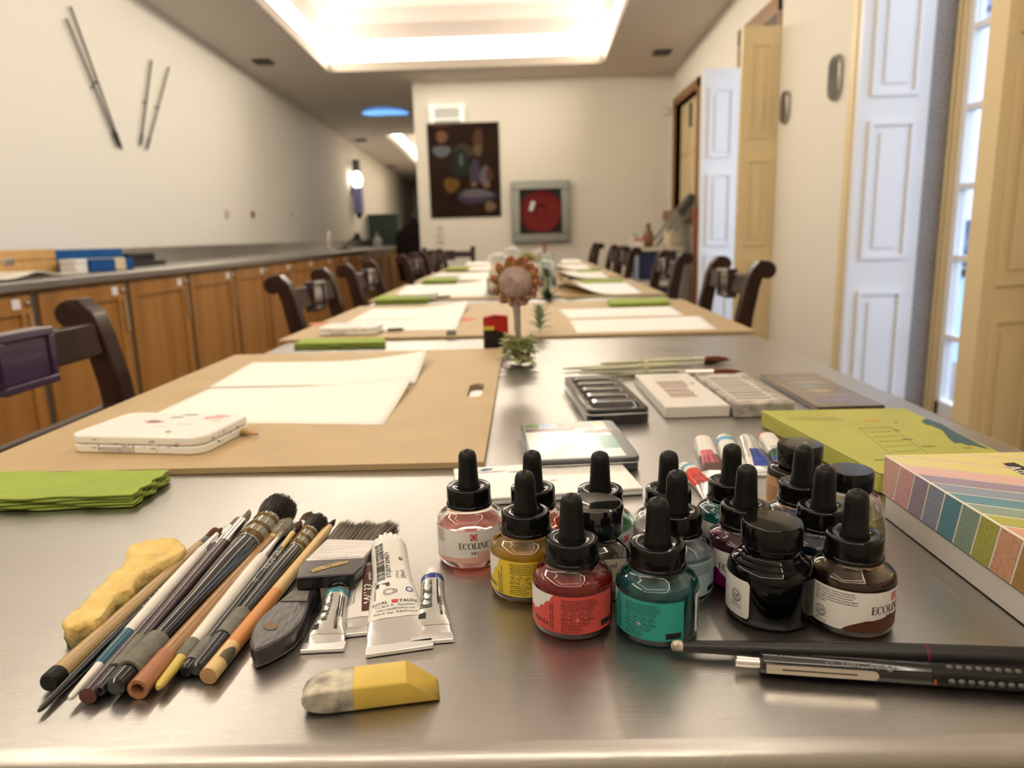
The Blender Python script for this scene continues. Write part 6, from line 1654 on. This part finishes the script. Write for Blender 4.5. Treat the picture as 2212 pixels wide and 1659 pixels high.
paint_tube('white paint tube with a fluted cap, second in the row behind the bottles', (1562, 951), (1603, 1044), .0080, .024, .008, M_CAPW, [(.30, .99, -8, 188, M_TWHITE), (.88, .96, -8, 188, M_TSKY)], dT, group=gb, fluted=True)
paint_tube('paint tube with a white cap and deep blue panel behind the bottles', (1609, 951), (1650, 1028), .0078, .024, .008, M_CAPW, [(.30, .99, -8, 188, M_TSILV), (.22, .66, 70, 140, M_TBLUE), (.2, .62, 30, 68, M_TWHITE)], dT, group=gb)
paint_tube('paint tube with a red cap and white collar nearest the green box', (1650, 947), (1716, 1018), .0082, .026, .007, M_RCAP, [(.55, .99, -8, 188, M_TWHITE), (.35, .55, -8, 188, M_TGRN), (.2, .35, -8, 188, M_TBLUE)], dT, group=gb)
paint_tube('red paint tube with a sky blue band lying behind the pale blue bottle', (1476, 1012), (1560, 1082), .0070, .025, .007, M_CAPW, [(.45, .86, -8, 188, M_TRED), (.86, .99, -8, 188, M_TWHITE), (.93, .99, -8, 188, M_TSKY)], dT, group=gb, fluted=True)

# ================================================================== ERASER
a0, a1 = P(668, 1552, .0), P(951, 1516, .0)
ed = (a1-a0); ed.z = 0; EL = ed.length; eu = ed.normalized(); ev_ = Vector((-eu.y, eu.x, 0))
bk_ = P(765, 1439, .0118); EW = (bk_-a0).dot(ev_); EH = .0118
t = thing('eraser', 'worn yellow and white eraser block lying in front of the paint tubes', 'eraser', (a0.x, a0.y, ZT+.0004), math.atan2(eu.y, eu.x))
def esec(x):
    pts = []; r_ = .0014
    for (cy_, cz_, s0) in ((r_, r_, PI), (EW-r_, r_, 1.5*PI), (EW-r_, EH-r_, 0), (r_, EH-r_, PI/2)):
        for k in range(4): an = s0+PI/2*k/3; pts.append((cy_+r_*math.cos(an), cz_+r_*math.sin(an)))
    return pts
def epart(x0, x1, nm, m, worn=False, slant=False):
    mb = MB(); nx = 14; n = 16
    for i in range(nx+1):
        u = i/nx
        for (y, z) in esec(0):
            x = x0+(x1-x0)*u
            if slant: x = x0 + (x1 - x0 - (.0145*(z/EH)) - .0*y)*u
            if worn:
                k = max(.0, min(1, (x - x0)/.014)); s_ = math.sqrt(max(.0, 1-(1-k)**2))*.999
                s_ = .12+.88*s_; y = EW/2+(y-EW/2)*(.35+.65*s_); z = EH*.45+(z-EH*.45)*s_ if z > EH*.45 else EH*.45+(z-EH*.45)*(.3+.7*s_)
            mb.v.append((x, y, z))
    for i in range(nx):
        for k in range(n): mb.f.append((i*n+k, i*n+(k+1) % n, (i+1)*n+(k+1) % n, (i+1)*n+k)); mb.m.append(0)
    mb.f += [tuple(range(n)), tuple(nx*n+k for k in reversed(range(n)))]; mb.m += [0, 0]
    o = mb.build(nm, m, t, ang=45)
    bm = bmesh.new(); bm.from_mesh(o.data); bmesh.ops.recalc_face_normals(bm, faces=bm.faces); bm.to_mesh(o.data); bm.free()
    return o
XD = (P(765, 1544, 0)-a0).dot(eu)
epart(-.0035, XD, 'white_end', mat('grubby_white_rubber', (.62, .58, .46), rough=.6, var=.7, vscale=130, col2=(.22, .20, .17)), worn=True)
epart(XD+.0001, EL, 'yellow_block', mat('yellow_rubber', (.70, .50, .10), rough=.45, var=.12, vscale=60), slant=True)

# ================================================================== PENS
def pen(name, lab, cat, A, B, hA, secs, extra=None):
    a, b_ = P(*A, hA), P(*B, hA); L = (b_-a).length
    t = thing(name, lab, cat, a, 0, None, axisq(a, b_))
    Z = lambda q: (P(*q, hA)-a).dot((b_-a)/L) if isinstance(q, tuple) else q*L
    for nm, pr, m in secs:
        zs = [(r_, Z(q)) for q, r_ in pr]; MB().lathe([(0, zs[0][1])]+zs+[(0, zs[-1][1]-.00005)], 26).build(nm, m, t, ang=30)
    return t, Z, L
M_MATTE = mat('matte_black', (.016, .016, .016), rough=.38)
t, Z, L = pen('pencil_extender', 'long matte black pen holder with a chewed white end and maroon ring', 'pen', (1450, 1395), (2290, 1424), .0052,
      [('white_end', [((1450, 1395), .0012), ((1454, 1395), .0024), ((1462, 1395.3), .0027), ((1474, 1395.6), .0027)], mat('chewed_white', (.72, .65, .54), rough=.6, var=.6, vscale=500, col2=(.2, .16, .12))),
       ('barrel', [((1474, 1395.6), .0026), ((1600, 1400), .0036), ((1800, 1406), .0047), ((1994, 1413), .0050)], M_MATTE), ('ring', [((1994, 1413), .0051), ((2000, 1413.4), .0051)], mat('maroon_ring', (.14, .012, .03), rough=.3)),
       ('rear_barrel', [((2000, 1413.4), .0050), ((2290, 1424), .0050)], M_MATTE)])
t, Z, L = pen('mechanical_pencil', 'black mechanical pencil with a silver button and pocket clip', 'pencil', (1588, 1428), (2300, 1476), .0056,
      [('button', [((1588, 1428), .0020), ((1591, 1428.2), .0026), ((1640, 1431.6), .0026)], M_SILVER), ('barrel', [((1641, 1431.7), .0042), ((1646, 1432), .0050), ((2005, 1456), .0051)], M_BLKLAQ),
       ('grip', [((2005, 1456), .0049), ((2025, 1457.5), .0051), ((2220, 1470.5), .0050), ((2300, 1476), .0040)], M_RUBBER)])
q = t.rotation_quaternion.to_matrix().transposed()
fr = q @ Vector((.12, -.84, .50)); upv = q @ Vector((.0, .05, 1))
af = math.atan2(fr.y, fr.x); au = math.atan2(upv.y, upv.x)
def onpen(R, ang, z): return lambda x, y: ((R)*math.cos(ang+y/R), R*math.sin(ang+y/R), z+x)
sgn = 1 if ((q @ Vector((0, 1, 0))).x*(-math.sin(au)) + (q @ Vector((0, 1, 0))).y*math.cos(au)) > 0 else -1
z0, z1 = Z((1650, 1432)), Z((1888, 1448))
def rotz(v, a): c_, s_ = math.cos(a), math.sin(a); return (v[0]*c_-v[1]*s_, v[0]*s_+v[1]*c_, v[2])
mb = MB(); ac = af - sgn*.35
n = 14; out = []
w = .0020
loop = [(z0, -w), (z1-w, -w)] + [(z1-w+w*math.sin(PI*i/8), -w*math.cos(PI*i/8)) for i in range(1, 8)] + [(z1-w, w), (z0, w)]
vs = [rotz((rr__, y, z), ac) for rr__ in (.0062, .0070) for (z, y) in loop]; nn = len(loop)
mb.add(vs, [tuple(range(nn)), tuple(reversed(range(nn, 2*nn)))] + [(i, (i+1) % nn, nn+(i+1) % nn, nn+i) for i in range(nn)])
mb.add([rotz(v, ac) for v in [(.0045, -w, z0), (.0045, w, z0), (.0045, w, z0+.004), (.0045, -w, z0+.004), (.0064, -w, z0), (.0064, w, z0), (.0064, w, z0+.004), (.0064, -w, z0+.004)]], [(0, 3, 2, 1), (4, 5, 6, 7), (0, 1, 5, 4), (1, 2, 6, 5), (2, 3, 7, 6), (3, 0, 4, 7)])
cl = mb.build('pocket_clip', mat('clip_metal', (.78, .73, .66), rough=.25, metal=1), t, smooth=False)
bm = bmesh.new(); bm.from_mesh(cl.data); bmesh.ops.recalc_face_normals(bm, faces=bm.faces); bm.to_mesh(cl.data); bm.free()
zs0, zs1 = Z((1683, 1434)), Z((1843, 1445))
MB().add([rotz(v, ac) for v in [(.00705, -.0003, zs0), (.00705, .0003, zs0), (.00705, .0003, zs1), (.00705, -.0003, zs1)]], [(0, 1, 2, 3)]).build('clip_slot', M_INKTXT, cl, smooth=False)
barrel = [c_ for c_ in t.children if c_.name.startswith('barrel')][0]
mb = MB(); a_t = au - sgn*.55
for (s_, zz0, sz) in (('rOtring', Z((1930, 1451)), .0039), ('Tikky II', Z((1852, 1446)), .0027), ('0.5', Z((1796, 1442)), .0030)):
    g = text_geo(s_, sz, bold=.01)                       # upside down as the pencil lies: read from the far side
    put_geo(mb, g, lambda x, y: (.00525*math.cos(a_t+sgn*(-y)/.0051), .00525*math.sin(a_t+sgn*(-y)/.0051), zz0-x))
mb.build('lettering', mat('printing_grey', (.20, .20, .20), rough=.5), barrel, smooth=False)
mb = MB()
for k in range(6):
    zc = Z((1676, 1434))+.0021*k
    for s_ in (-.55, .25):
        pass
    mb.add([(.0053*math.cos(a_t+sgn*b_), .0053*math.sin(a_t+sgn*b_), zc+dz_) for b_, dz_ in ((.42, .0), (.42, .0010), (-.55, .0024), (-.55, .0014))], [(0, 1, 2, 3)])
mb.build('finger_ribs', mat('rib_black', (.002, .002, .002), rough=.6), barrel, smooth=False)
grip = [c_ for c_ in t.children if c_.name.startswith('grip')][0]
mb = MB()
for k in range(10):
    zc = Z((2046, 1459))+.0040*k
    for j, an in enumerate((a_t+sgn*.25, a_t-sgn*1.0)):
        M = Matrix.Rotation(an, 4, 'Z') @ Matrix.Translation((.0049, 0, zc))
        mb.ball((0, 0, 0), .0013, 10, 0, (.5, .8, 1)) if False else mb.lathe([(.0013*math.sin(PI*i/6), -.0016*math.cos(PI*i/6)) for i in range(7)], 10, 0, M)
mb.build('grip_bumps', mat('grip_bump_grey', (.10, .10, .095), rough=.35), grip)
MB().add([(.0053*math.cos(a_t+b_), .0053*math.sin(a_t+b_), Z((2008, 1456))+dz_) for b_, dz_ in ((-1.5*sgn, 0), (-1.5*sgn, .0014), (-.9*sgn, .0010), (-.9*sgn, 0))], [(0, 1, 2, 3)]).build('orange_mark', mat('orange_mark', (.50, .10, .03), rough=.5), barrel, smooth=False)

# ================================================================== BOXES AND TINS ON THE RIGHT OF THE TABLE
def frame_of(far_left, far_right, near_right, near_left, h, rot=None):
    q = [P(*p, h) for p in (far_left, far_right, near_right, near_left)]
    c = sum(q, Vector())/4
    w = ((q[1]-q[0]).length+(q[2]-q[3]).length)/2; d = ((q[0]-q[3]).length+(q[1]-q[2]).length)/2
    e = (q[1]-q[0]).normalized()+(q[2]-q[3]).normalized(); f = (q[0]-q[3]).normalized()+(q[1]-q[2]).normalized()
    a = (math.atan2(e.y, e.x) + math.atan2(f.y, f.x)-PI/2)/2
    return c.x, c.y, w, d, a if rot is None else rot
# black watercolour tin with moulded lid
x, y, w, d, a = frame_of((1221, 812), (1329, 805), (1400, 880), (1266, 890), .0175)
t = thing('watercolour_tin', 'black metal paint tin with a ridged lid, leftmost of the boxes behind the bottles', 'paint tin', (x, y, ZT+.0004), rad(4.5), 'watercolour boxes')
M_TINB = mat('black_tin', (.010, .010, .011), rough=.10, coat=.6)
W_, D_ = .0345, .096
MB().prism(rrect(W_, D_, .008), 0, .0100).build('base', M_TINB, t, bev=.0012)
MB().prism(rrect(W_+.0008, D_+.0008, .009), .0101, .0112).build('rim', mat('tin_edge', (.62, .60, .58), rough=.25, metal=1), t, bev=.0004)
lid = MB().prism(rrect(W_, D_, .008), .0113, .0165).build('lid', M_TINB, t, bev=.0018, bseg=3)
mb = MB(); nseg = 5
for k in range(nseg):
    y0 = -D_+.012+k*(2*D_-.024)/nseg; y1 = y0+(2*D_-.024)/nseg-.004
    def fn(u, v):
        xx = (-W_+.006)+(2*W_-.012)*u; yy = y0+(y1-y0)*v
        hgt = .0042*min(1, math.sin(PI*v)*2.0)*min(1, math.sin(PI*u)*3.5)
        return (xx, yy, .0164+hgt)
    mb.grid(fn, 16, 10)
mb.build('moulded_wells', M_TINB, lid, ang=80)

def carton(lab, fr, h, mside, mtop, deco, rot=None, grp='watercolour boxes', wd=None):
    x, y, w, d, a = fr
    if rot is not None: a = rot
    if wd: w, d = wd
    t = thing('paint_carton', lab, 'paint box', (x, y, ZT+.0004), a, grp)
    MB().box((-w/2, -d/2, 0), (w/2, d/2, h)).build('carton', mside, t, bev=.0006)
    MB().box((-w/2+.0006, -d/2+.0006, h+.0001), (w/2-.0006, d/2-.0006, h+.0004)).build('top_print', mtop, t, smooth=False)
    deco(t, w/2, d/2, h+.0004)
    return t
def strips(t, nm, rects, mats_, z):
    mb = MB()
    for k, (x0, y0, x1, y1, mi) in enumerate(rects): mb.box((x0, y0, z+.00004), (x1, y1, z+.00012), mi)
    mb.build(nm, mats_, t, smooth=False)
tone = lambda n, c: mat('print_'+n, c, rough=.65)
M_BOXW = mat('carton_white', (.76, .73, .68), rough=.35)
def dW(t, w, d, z):
    rs = random.Random(4); cols = [(.44, .32, .24), (.32, .22, .21), (.46, .37, .28), (.28, .18, .19), (.50, .42, .35), (.36, .25, .23)]
    R = []
    for k in range(9): R.append((-w*.52, -d*.52+k*d*.115, w*.42+rs.uniform(-.1, .1)*w, -d*.52+k*d*.115+d*.085, k % 6))
    strips(t, 'painted_swatches', R, [tone('wash%d' % i, c) for i, c in enumerate(cols)], z)
    mb = MB(); put_geo(mb, shift(text_geo('AQUARELLE', w*.17, 'CENTER', bold=.02), 0, d*.72), lambda x, y: (x, y, z+.0001)); put_geo(mb, ring_geo(w*.7, d*.28, w*.10, w*.09), lambda x, y: (x, y, z+.0001)); mb.build('printing', mat('print_soft_brown', (.34, .24, .18), rough=.5), t, smooth=False)
carton('white carton of watercolours with pale colour swatches, right of the black tin', frame_of((1380, 809), (1494, 808), (1565, 876), (1427, 882), .0125), .0125, M_BOXW, M_BOXW, dW, rad(1.5))
M_MARB = mat('marbled_card', (.62, .58, .52), rough=.4, var=.75, vscale=70, col2=(.20, .18, .15))
def dM(t, w, d, z):
    R = [(-w*.80, -d*.82, w*.55, d*.82, 0)]
    strips(t, 'window_panel', R, [tone('pale_panel', (.62, .60, .58))], z)
    R = []
    for k in range(9): R.append((-w*.72, -d*.74+k*d*.168, w*.47, -d*.74+k*d*.168+d*.085, k % 3))
    strips(t, 'colour_bars', R, [tone('bar_olive', (.26, .22, .12)), tone('bar_grey', (.22, .21, .22)), tone('bar_umber', (.20, .15, .10))], z+.0001)
    mb = MB()
    for k in range(10): put_geo(mb, shift(text_geo('watercolour', w*.16, bold=.01), w*.62, -d*.8+k*d*.16), lambda x, y: (x, y, z+.0001))
    mb.build('printing', M_INKTXT, t, smooth=False)
carton('marbled carton with a row of dark colour bars, third of the boxes behind the bottles', frame_of((1503, 811), (1601, 806), (1725, 871), (1588, 874), .0150), .0150, M_MARB, M_MARB, dM, rad(1.0))
M_DKB = mat('dark_brown_card', (.060, .038, .030), rough=.25, coat=.3); M_DKB2 = mat('dark_brown_top', (.13, .095, .075), rough=.25, coat=.3, var=.3, vscale=60)
def dB2(t, w, d, z):
    cols = [(.34, .28, .24), (.38, .36, .36), (.30, .32, .30), (.42, .34, .24), (.33, .26, .30), (.28, .26, .36)]
    mb = MB()
    for k in range(6): mb.prism(blobgeo(-w*.05+w*.1*math.sin(k*2), d*.62-k*d*.26, w*.50, d*.075, k+3), z+.00002, z+.0001, k)
    mb.build('painted_swatches', [tone('swatch%d' % i, c) for i, c in enumerate(cols)], t, smooth=False)
    mb = MB()
    for (x0, y0, x1, y1) in ((-w*.94, -d*.96, -w*.90, d*.96), (w*.90, -d*.96, w*.94, d*.96), (-w*.94, -d*.96, w*.94, -d*.94), (-w*.94, d*.94, w*.94, d*.96)): mb.box((x0, y0, z+.00002), (x1, y1, z+.0001))
    put_geo(mb, shift(text_geo('WATERCOLOUR', w*.16, 'CENTER'), 0, -d*.90), lambda x, y: (x, y, z+.0001))
    mb.build('gold_line', mat('print_gold', (.38, .28, .14), rough=.4), t, smooth=False)
carton('flat dark brown carton, rightmost of the boxes behind the bottles', frame_of((1645, 810), (1775, 806), (1895, 878), (1762, 880), .0065), .0065, M_DKB, M_DKB2, dB2, rad(.5))

# pictured tin behind the white palette
x, y, w, d, a = frame_of((1126, 916), (1330, 906), (1381, 988), (1133, 1000), .0122)
t = thing('pencil_tin', 'grey tin with a colourful picture on its lid behind the white palette', 'tin', (x, y, ZT+.0004), rad(4.0), 'watercolour boxes')
W_, D_ = .049, .0645; M_TING = mat('grey_tin', (.10, .105, .115), rough=.28, metal=.4)
MB().prism(rrect(W_-.0008, D_-.0008, .007), 0, .0068).build('base', M_TING, t, bev=.001)
MB().prism(rrect(W_+.0006, D_+.0006, .0085), .0069, .0078).build('rim', MATS['tin_edge'], t, bev=.0003)
lid = MB().prism(rrect(W_, D_, .008), .0079, .0122).build('lid', M_TING, t, bev=.0012)
z = .0123
pic = MB(); pc = [(.72, .74, .70), (.10, .22, .06), (.14, .28, .55), (.12, .07, .09), (.14, .13, .05), (.55, .30, .06), (.50, .10, .05), (.20, .06, .05), (.05, .26, .20), (.66, .60, .55), (.80, .79, .74), (.55, .62, .56)]
pmats = [mat('picture_tone_%d' % i, c_, rough=.22) for i, c_ in enumerate(pc)]
def pr_(x0, y0, x1, y1, mi, k=0): pic.prism([(x0*W_, y0*D_), (x1*W_, y0*D_), (x1*W_, y1*D_), (x0*W_, y1*D_)], z+.00003*k, z+.00003*k+.00006, mi)
pr_(-.93, -.93, .76, .93, 0)
for (x0, x1, mi) in ((-.92, -.60, 1), (-.58, -.28, 2), (-.26, -.05, 3), (-.04, .25, 4), (.26, .5, 6), (.5, .75, 5)): pr_(x0, .66, x1, .90, mi, 1)
pr_(-.92, .44, .2, .64, 3, 1); pr_(.1, .40, .75, .63, 9, 3)
pic.prism(blobgeo(.55*W_, .36*D_, .012, .008, 4), z+.00011, z+.00021, 7); pic.prism(blobgeo(.30*W_, .62*D_, .010, .005, 9), z+.00012, z+.00023, 6)
pic.prism(blobgeo(-.25*W_, -.42*D_, .013, .010, 2), z+.00008, z+.00015, 9); pic.prism(blobgeo(.20*W_, -.42*D_, .013, .010, 6), z+.00009, z+.00017, 10); pic.prism(blobgeo(-.6*W_, -.78*D_, .012, .006, 8), z+.00010, z+.00019, 11)
pr_(.44, -.55, .76, .12, 8, 3); pr_(.40, -.80, .72, -.68, 0, 4)
pic.build('picture', pmats, lid, smooth=False)
mb = MB()
for k, s_ in enumerate(('watercolour', 'pencils', 'aquarelle')): put_geo(mb, shift(text_geo(s_, .0042), (.80+.07*k)*W_, .5*D_, -PI/2), lambda x, y: (x, y, z+.0001))
mb.build('printing', M_LABEL, lid, smooth=False)

# flat white mixing palette behind the back row of bottles
x, y, w, d, a = frame_of((983, 1014), (1334, 990), (1386, 1052), (985, 1085), .0058)
t = thing('mixing_palette', 'flat white paint palette lying behind the back row of bottles', 'palette', (x, y, ZT+.0004), a)
MB().box((-w/2, -d/2, 0), (w/2, d/2, .0030)).build('base', M_WHITEPL, t, bev=.0006)
l_ = MB().box((-w/2, -d/2, .0031), (w/2, d/2, .0058)).build('lid', M_WHITEPL, t, bev=.0007)
mb = MB()
for k, (fx, fy, rx, ry, mi) in enumerate(((-.62, .78, .007, .003, 2), (-.55, .6, .010, .002, 4), (-.1, .35, .012, .0012, 4), (.1, -.2, .004, .0015, 3), (-.3, .5, .006, .001, 2), (.3, .55, .010, .001, 4), (-.8, .7, .008, .003, 4))): mb.prism(blobgeo(fx*w/2, fy*d/2, rx, ry, k+20), .00585, .00592, mi)
mb.build('paint_stains', STAINS, l_, smooth=False)
mb = MB(); mb.box((-w*.5, d*.30, .0058), (w*.5, d*.303, .0060)); mb.build('groove_line', mat('groove_grey', (.55, .54, .53), rough=.5), l_, smooth=False)

# lime green box with a blue paint stain
A_, B_, D4 = P(1645, 888, .0170), P(1953, 882, .0170), P(1901, 1022, .0170)
C4 = D4 + (B_-A_)*1.0
# keep the right edge on the line seen in the photograph
e1 = (P(2212, 1002, .0170)-B_).normalized(); C4 = B_ + e1*(D4-A_).length*1.12
c = (A_+B_+C4+D4)/4
t = thing('green_box', 'large lime green box stained with dark blue paint, at the right edge of the table', 'box', (c.x, c.y, ZT+.0004))
pl = [((q-c).x, (q-c).y) for q in (A_, B_, C4, D4)]
M_LIME = mat('lime_card', (.46, .46, .085), rough=.5, var=.12, vscale=30)
MB().prism(pl, 0, .0150).build('box_body', M_LIME, t, bev=.0012)
MB().prism([(p[0]*1.004, p[1]*1.004) for p in pl], .0151, .0170).build('lid', M_LIME, t, bev=.0008)
sp = [(1990, 910), (2002, 905), (2034, 917), (2065, 935), (2097, 951), (2118, 962), (2137, 971), (2118, 967), (2104, 963), (2092, 963), (2076, 957), (2062, 958), (2051, 949), (2044, 941), (2037, 931), (2024, 925), (2013, 920), (1998, 917)]
top = t.children[-1]
MB().prism([((P(*p, .0172)-c).x, (P(*p, .0172)-c).y) for p in sp], .0172, .0173).build('blue_stain', mat('prussian_stain', (.028, .10, .12), rough=.4, var=.3, vscale=90), top, smooth=False)
mb = MB()
for k, (px, py, rx, ry, mi) in enumerate(((1762, 905, .022, .009, 0), (1888, 909, .007, .003, 1), (1937, 930, .003, .002, 2), (1905, 994, .006, .001, 2), (1960, 950, .004, .002, 2), (2005, 965, .005, .0015, 2), (1935, 913, .002, .0015, 2), (2090, 968, .003, .001, 2))):
    q = P(px, py, .0172)-c; mb.prism(blobgeo(q.x, q.y, rx, ry, k+40), .0171, .01718, mi)
mb.build('small_stains', [mat('faint_brown', (.37, .34, .06), rough=.5), mat('orange_fleck', (.62, .22, .04), rough=.5), mat('olive_fleck', (.10, .12, .04), rough=.5)], top, smooth=False)
mb = MB(); qs = [P(*p, .0172)-c for p in ((1855, 926), (1925, 924), (2010, 985), (1935, 990))]
for i in range(4): mb.tube([Vector((qs[i].x, qs[i].y, .0171)), Vector((qs[(i+1) % 4].x, qs[(i+1) % 4].y, .0171))], .00025, 4)
for k in range(5):
    q0 = qs[0].lerp(qs[3], .15+.17*k); q1 = qs[1].lerp(qs[2], .15+.17*k); pts = []
    for i in range(30): q = q0.lerp(q1, .12+.72*i/29); pts.append(Vector((q.x+.001*math.sin(i*1.9+k), q.y+.0016*math.sin(i*2.7+k*2), .0171)))
    mb.tube(pts, .00016, 3)
mb.build('pencil_marks', mat('pencil_grey', (.22, .23, .08), rough=.6), top, smooth=False)

# pastel striped lidded box
LH = .0454; L0_ = .0172
p0 = P(1911, 984, LH); e1 = (P(2212, 1167, LH)-p0); e1.z = 0
nx = e1.normalized(); ny = Vector((-nx.y, nx.x, 0))
if ny.x < 0: ny = -ny
BL, BW = .245, .150
t = thing('striped_box', 'pastel striped cardboard box with a white base at the right edge of the table', 'box', (p0.x, p0.y, ZT+.0004), math.atan2(nx.y, nx.x))
sg = 1 if (nx.cross(ny)).z > 0 else -1
Yd = lambda y: y*sg
mbx = MB(); mbx.box((.002, min(Yd(.002), Yd(BW-.002)), 0), (BL-.002, max(Yd(.002), Yd(BW-.002)), LH-.003)); mbx.build('base', mat('box_base_white', (.70, .66, .62), rough=.55), t, bev=.0006)
mbx = MB(); mbx.box((0, min(0, Yd(BW)), L0_), (BL, max(0, Yd(BW)), LH))
lid = mbx.build('lid', mat('lid_cream', (.78, .72, .64), rough=.4), t, bev=.0007)
sepx = [(1945, 1005), (1977, 1024), (2011, 1043), (2044, 1064), (2080, 1087), (2121, 1111), (2163, 1137), (2211, 1167)]
ts = [(P(*q, LH)-p0).dot(nx) for q in sepx]; ts = [0.0]+ts; ts += [ts[-1]+.025*(k+1) for k in range(3)]
PAST = [(.70, .42, .36), (.66, .36, .38), (.33, .26, .36), (.27, .31, .41), (.12, .28, .36), (.26, .36, .29), (.42, .42, .10), (.66, .36, .23), (.42, .25, .09), (.55, .45, .2), (.5, .3, .3)]
PTOP = [(.74, .64, .26), (.74, .46, .42)] + PAST[2:]
pm = [mat('pastel_%d' % i, c_, rough=.5, var=.25, vscale=420) for i, c_ in enumerate(PAST)] + [mat('pastel_top_%d' % i, c_, rough=.38) for i, c_ in enumerate(PTOP)]
mb = MB(); gp_ = .0016
slope = -((P(2044, 1064, LH)-p0).dot(nx) - ((PY(2003, 1140, (p0+nx*ts[4]).y)-p0).dot(nx)))*.9
slope = max(-.03, min(-.006, slope))
for k in range(len(ts)-1):
    xa, xb = ts[k]+(gp_*.5 if k else .0008), ts[k+1]-gp_*.5
    zt_, zb_ = LH-.0008, L0_+.0004
    def lim(x): return max(.0006, min(BL, x))
    vs = [(lim(xa), Yd(-.00012), zt_), (lim(xb), Yd(-.00012), zt_), (lim(xb+slope), Yd(-.00012), zb_), (lim(xa+slope), Yd(-.00012), zb_)]
    if xb < BL+.03: mb.add(vs, [(0, 1, 2, 3)], k)
# top stripes follow the directions seen on the lid
tdir = (P(2212, 1085, LH)-P(2044, 1064, LH)); tdir = Vector((tdir.dot(nx), tdir.dot(ny), 0)).normalized()
def clip_poly(poly, x0, x1, y0, y1):
    for ax, lim_, keep in ((0, x0, 1), (0, x1, -1), (1, y0, 1), (1, y1, -1)):
        out = []
        for i in range(len(poly)):
            a_, b_ = poly[i], poly[(i+1) % len(poly)]; da, db = (a_[ax]-lim_)*keep, (b_[ax]-lim_)*keep
            if da >= 0: out.append(a_)
            if da*db < 0: tt = da/(da-db); out.append((a_[0]+(b_[0]-a_[0])*tt, a_[1]+(b_[1]-a_[1])*tt))
        poly = out
        if not poly: return []
    return poly
for k in range(-7, len(ts)-1):
    xa = ts[k]+gp_*.6 if k >= 0 else ts[0]+.026*k+gp_*.6; xb = (ts[k+1] if k >= 0 else ts[0]+.026*(k+1))-gp_*.6
    ln_ = .4
    pl_ = [(xa, 0), (xb, 0), (xb+tdir.x*ln_, tdir.y*ln_), (xa+tdir.x*ln_, tdir.y*ln_)]
    pl_ = clip_poly(pl_, .0008, BL-.0008, .0008, BW-.0008)
    if len(pl_) > 2: mb.add([(q[0], Yd(q[1]), LH+.00012) for q in pl_], [tuple(range(len(pl_)))], len(PAST)+(k if k >= 0 else 0))
mb.build('stripes', pm, lid, smooth=False)
lq = [P(*q, LH)-p0 for q in ((2166, 1003), (2190, 1001), (2262, 1032), (2250, 1045), (2205, 1026))]
lp = [(q.dot(nx), q.dot(ny)) for q in lq]
mb = MB(); mb.add([(q[0], Yd(q[1]), LH+.0003) for q in lp], [tuple(range(len(lp)))])
bd_ = mb.build('name_badge', mat('badge_black', (.012, .012, .014), rough=.4), lid, smooth=False)
mb = MB(); q0, q1 = Vector(lp[0]), Vector(lp[4]); q2 = Vector(lp[2])
ex = (q2-Vector(lp[1])).normalized(); eyy = Vector((-ex.y, ex.x)); 
if eyy.dot(Vector(lp[1])-q1) < 0: eyy = -eyy
org = q0 + ex*.006 - eyy*.004
put_geo(mb, text_geo('Athen', .0125, bold=.01), lambda x, y: (org.x+ex.x*x+eyy.x*(y+.2*0), Yd(org.y+ex.y*x+eyy.y*y), LH+.0005)); mb.build('lettering', M_LABEL, bd_, smooth=False)

# bundle of pale green brushes held by a rubber band
M_CELA = mat('celadon_lacquer', (.56, .56, .38), rough=.35, coat=.2); M_CELD = mat('grey_green_lacquer', (.20, .22, .14), rough=.35, coat=.2); M_HRED = mat('russet_hair', (.34, .10, .05), rough=.6); M_HWH = mat('pale_hair', (.62, .58, .52), rough=.6)
gB = 'bundle of pale green brushes'
def bun(lab, A, f0, f1, h1, B, hh, m, mh, r_=.0033):
    return brush(lab, A, B, hh, hh, [('handle', [(0, .0010), (.03, .0018), (.5, r_), (f0, r_*.8)], m), ('ferrule', [(f0, r_*.78), (f1, r_*.85)], M_SILVER)], [(f1, B, r_*.8, r_*.95, mh, 90)], group=gB)
bun('longest pale green brush of the tied bundle, at its left end', (1216, 797), (1490, 782), (1517, 780.5), None, (1583, 777), .0040, M_CELA, M_HRED, .0042)
bun('pale green brush in the middle of the tied bundle', (1254, 799), (1466, 787), (1520, 784), None, (1552, 782), .0125, M_CELA, M_HDRK, .0042)
bun('front pale green brush of the tied bundle with a white hair tip', (1248, 806), (1476, 799), (1538, 800), None, (1606, 802), .0042, M_CELA, M_HRED, .0042)
bun('pale green brush lying on top of the tied bundle', (1296, 785), (1500, 776), (1520, 775), None, (1576, 773), .0105, M_CELA, M_HRED, .0042)
bun('grey green brush at the front underside of the tied bundle', (1310, 813), (1480, 802), (1500, 801), None, (1530, 800), .0042, M_CELD, M_HWH)
q = P(1386, 797, .007)
t = thing('rubber_band', 'cream rubber band around the bundle of pale green brushes', 'rubber band', (q.x, q.y, ZT+.0004))
for k, dx in enumerate((0, .004)):
    pts = []
    for i in range(33):
        an = 2*PI*i/32; pts.append((dx+.002*math.sin(an), .028*math.cos(an), .0102+.0092*math.sin(an)))
    MB().tube(pts, .0008, 6).build('loop', mat('band_cream', (.62, .55, .34), rough=.5), t)
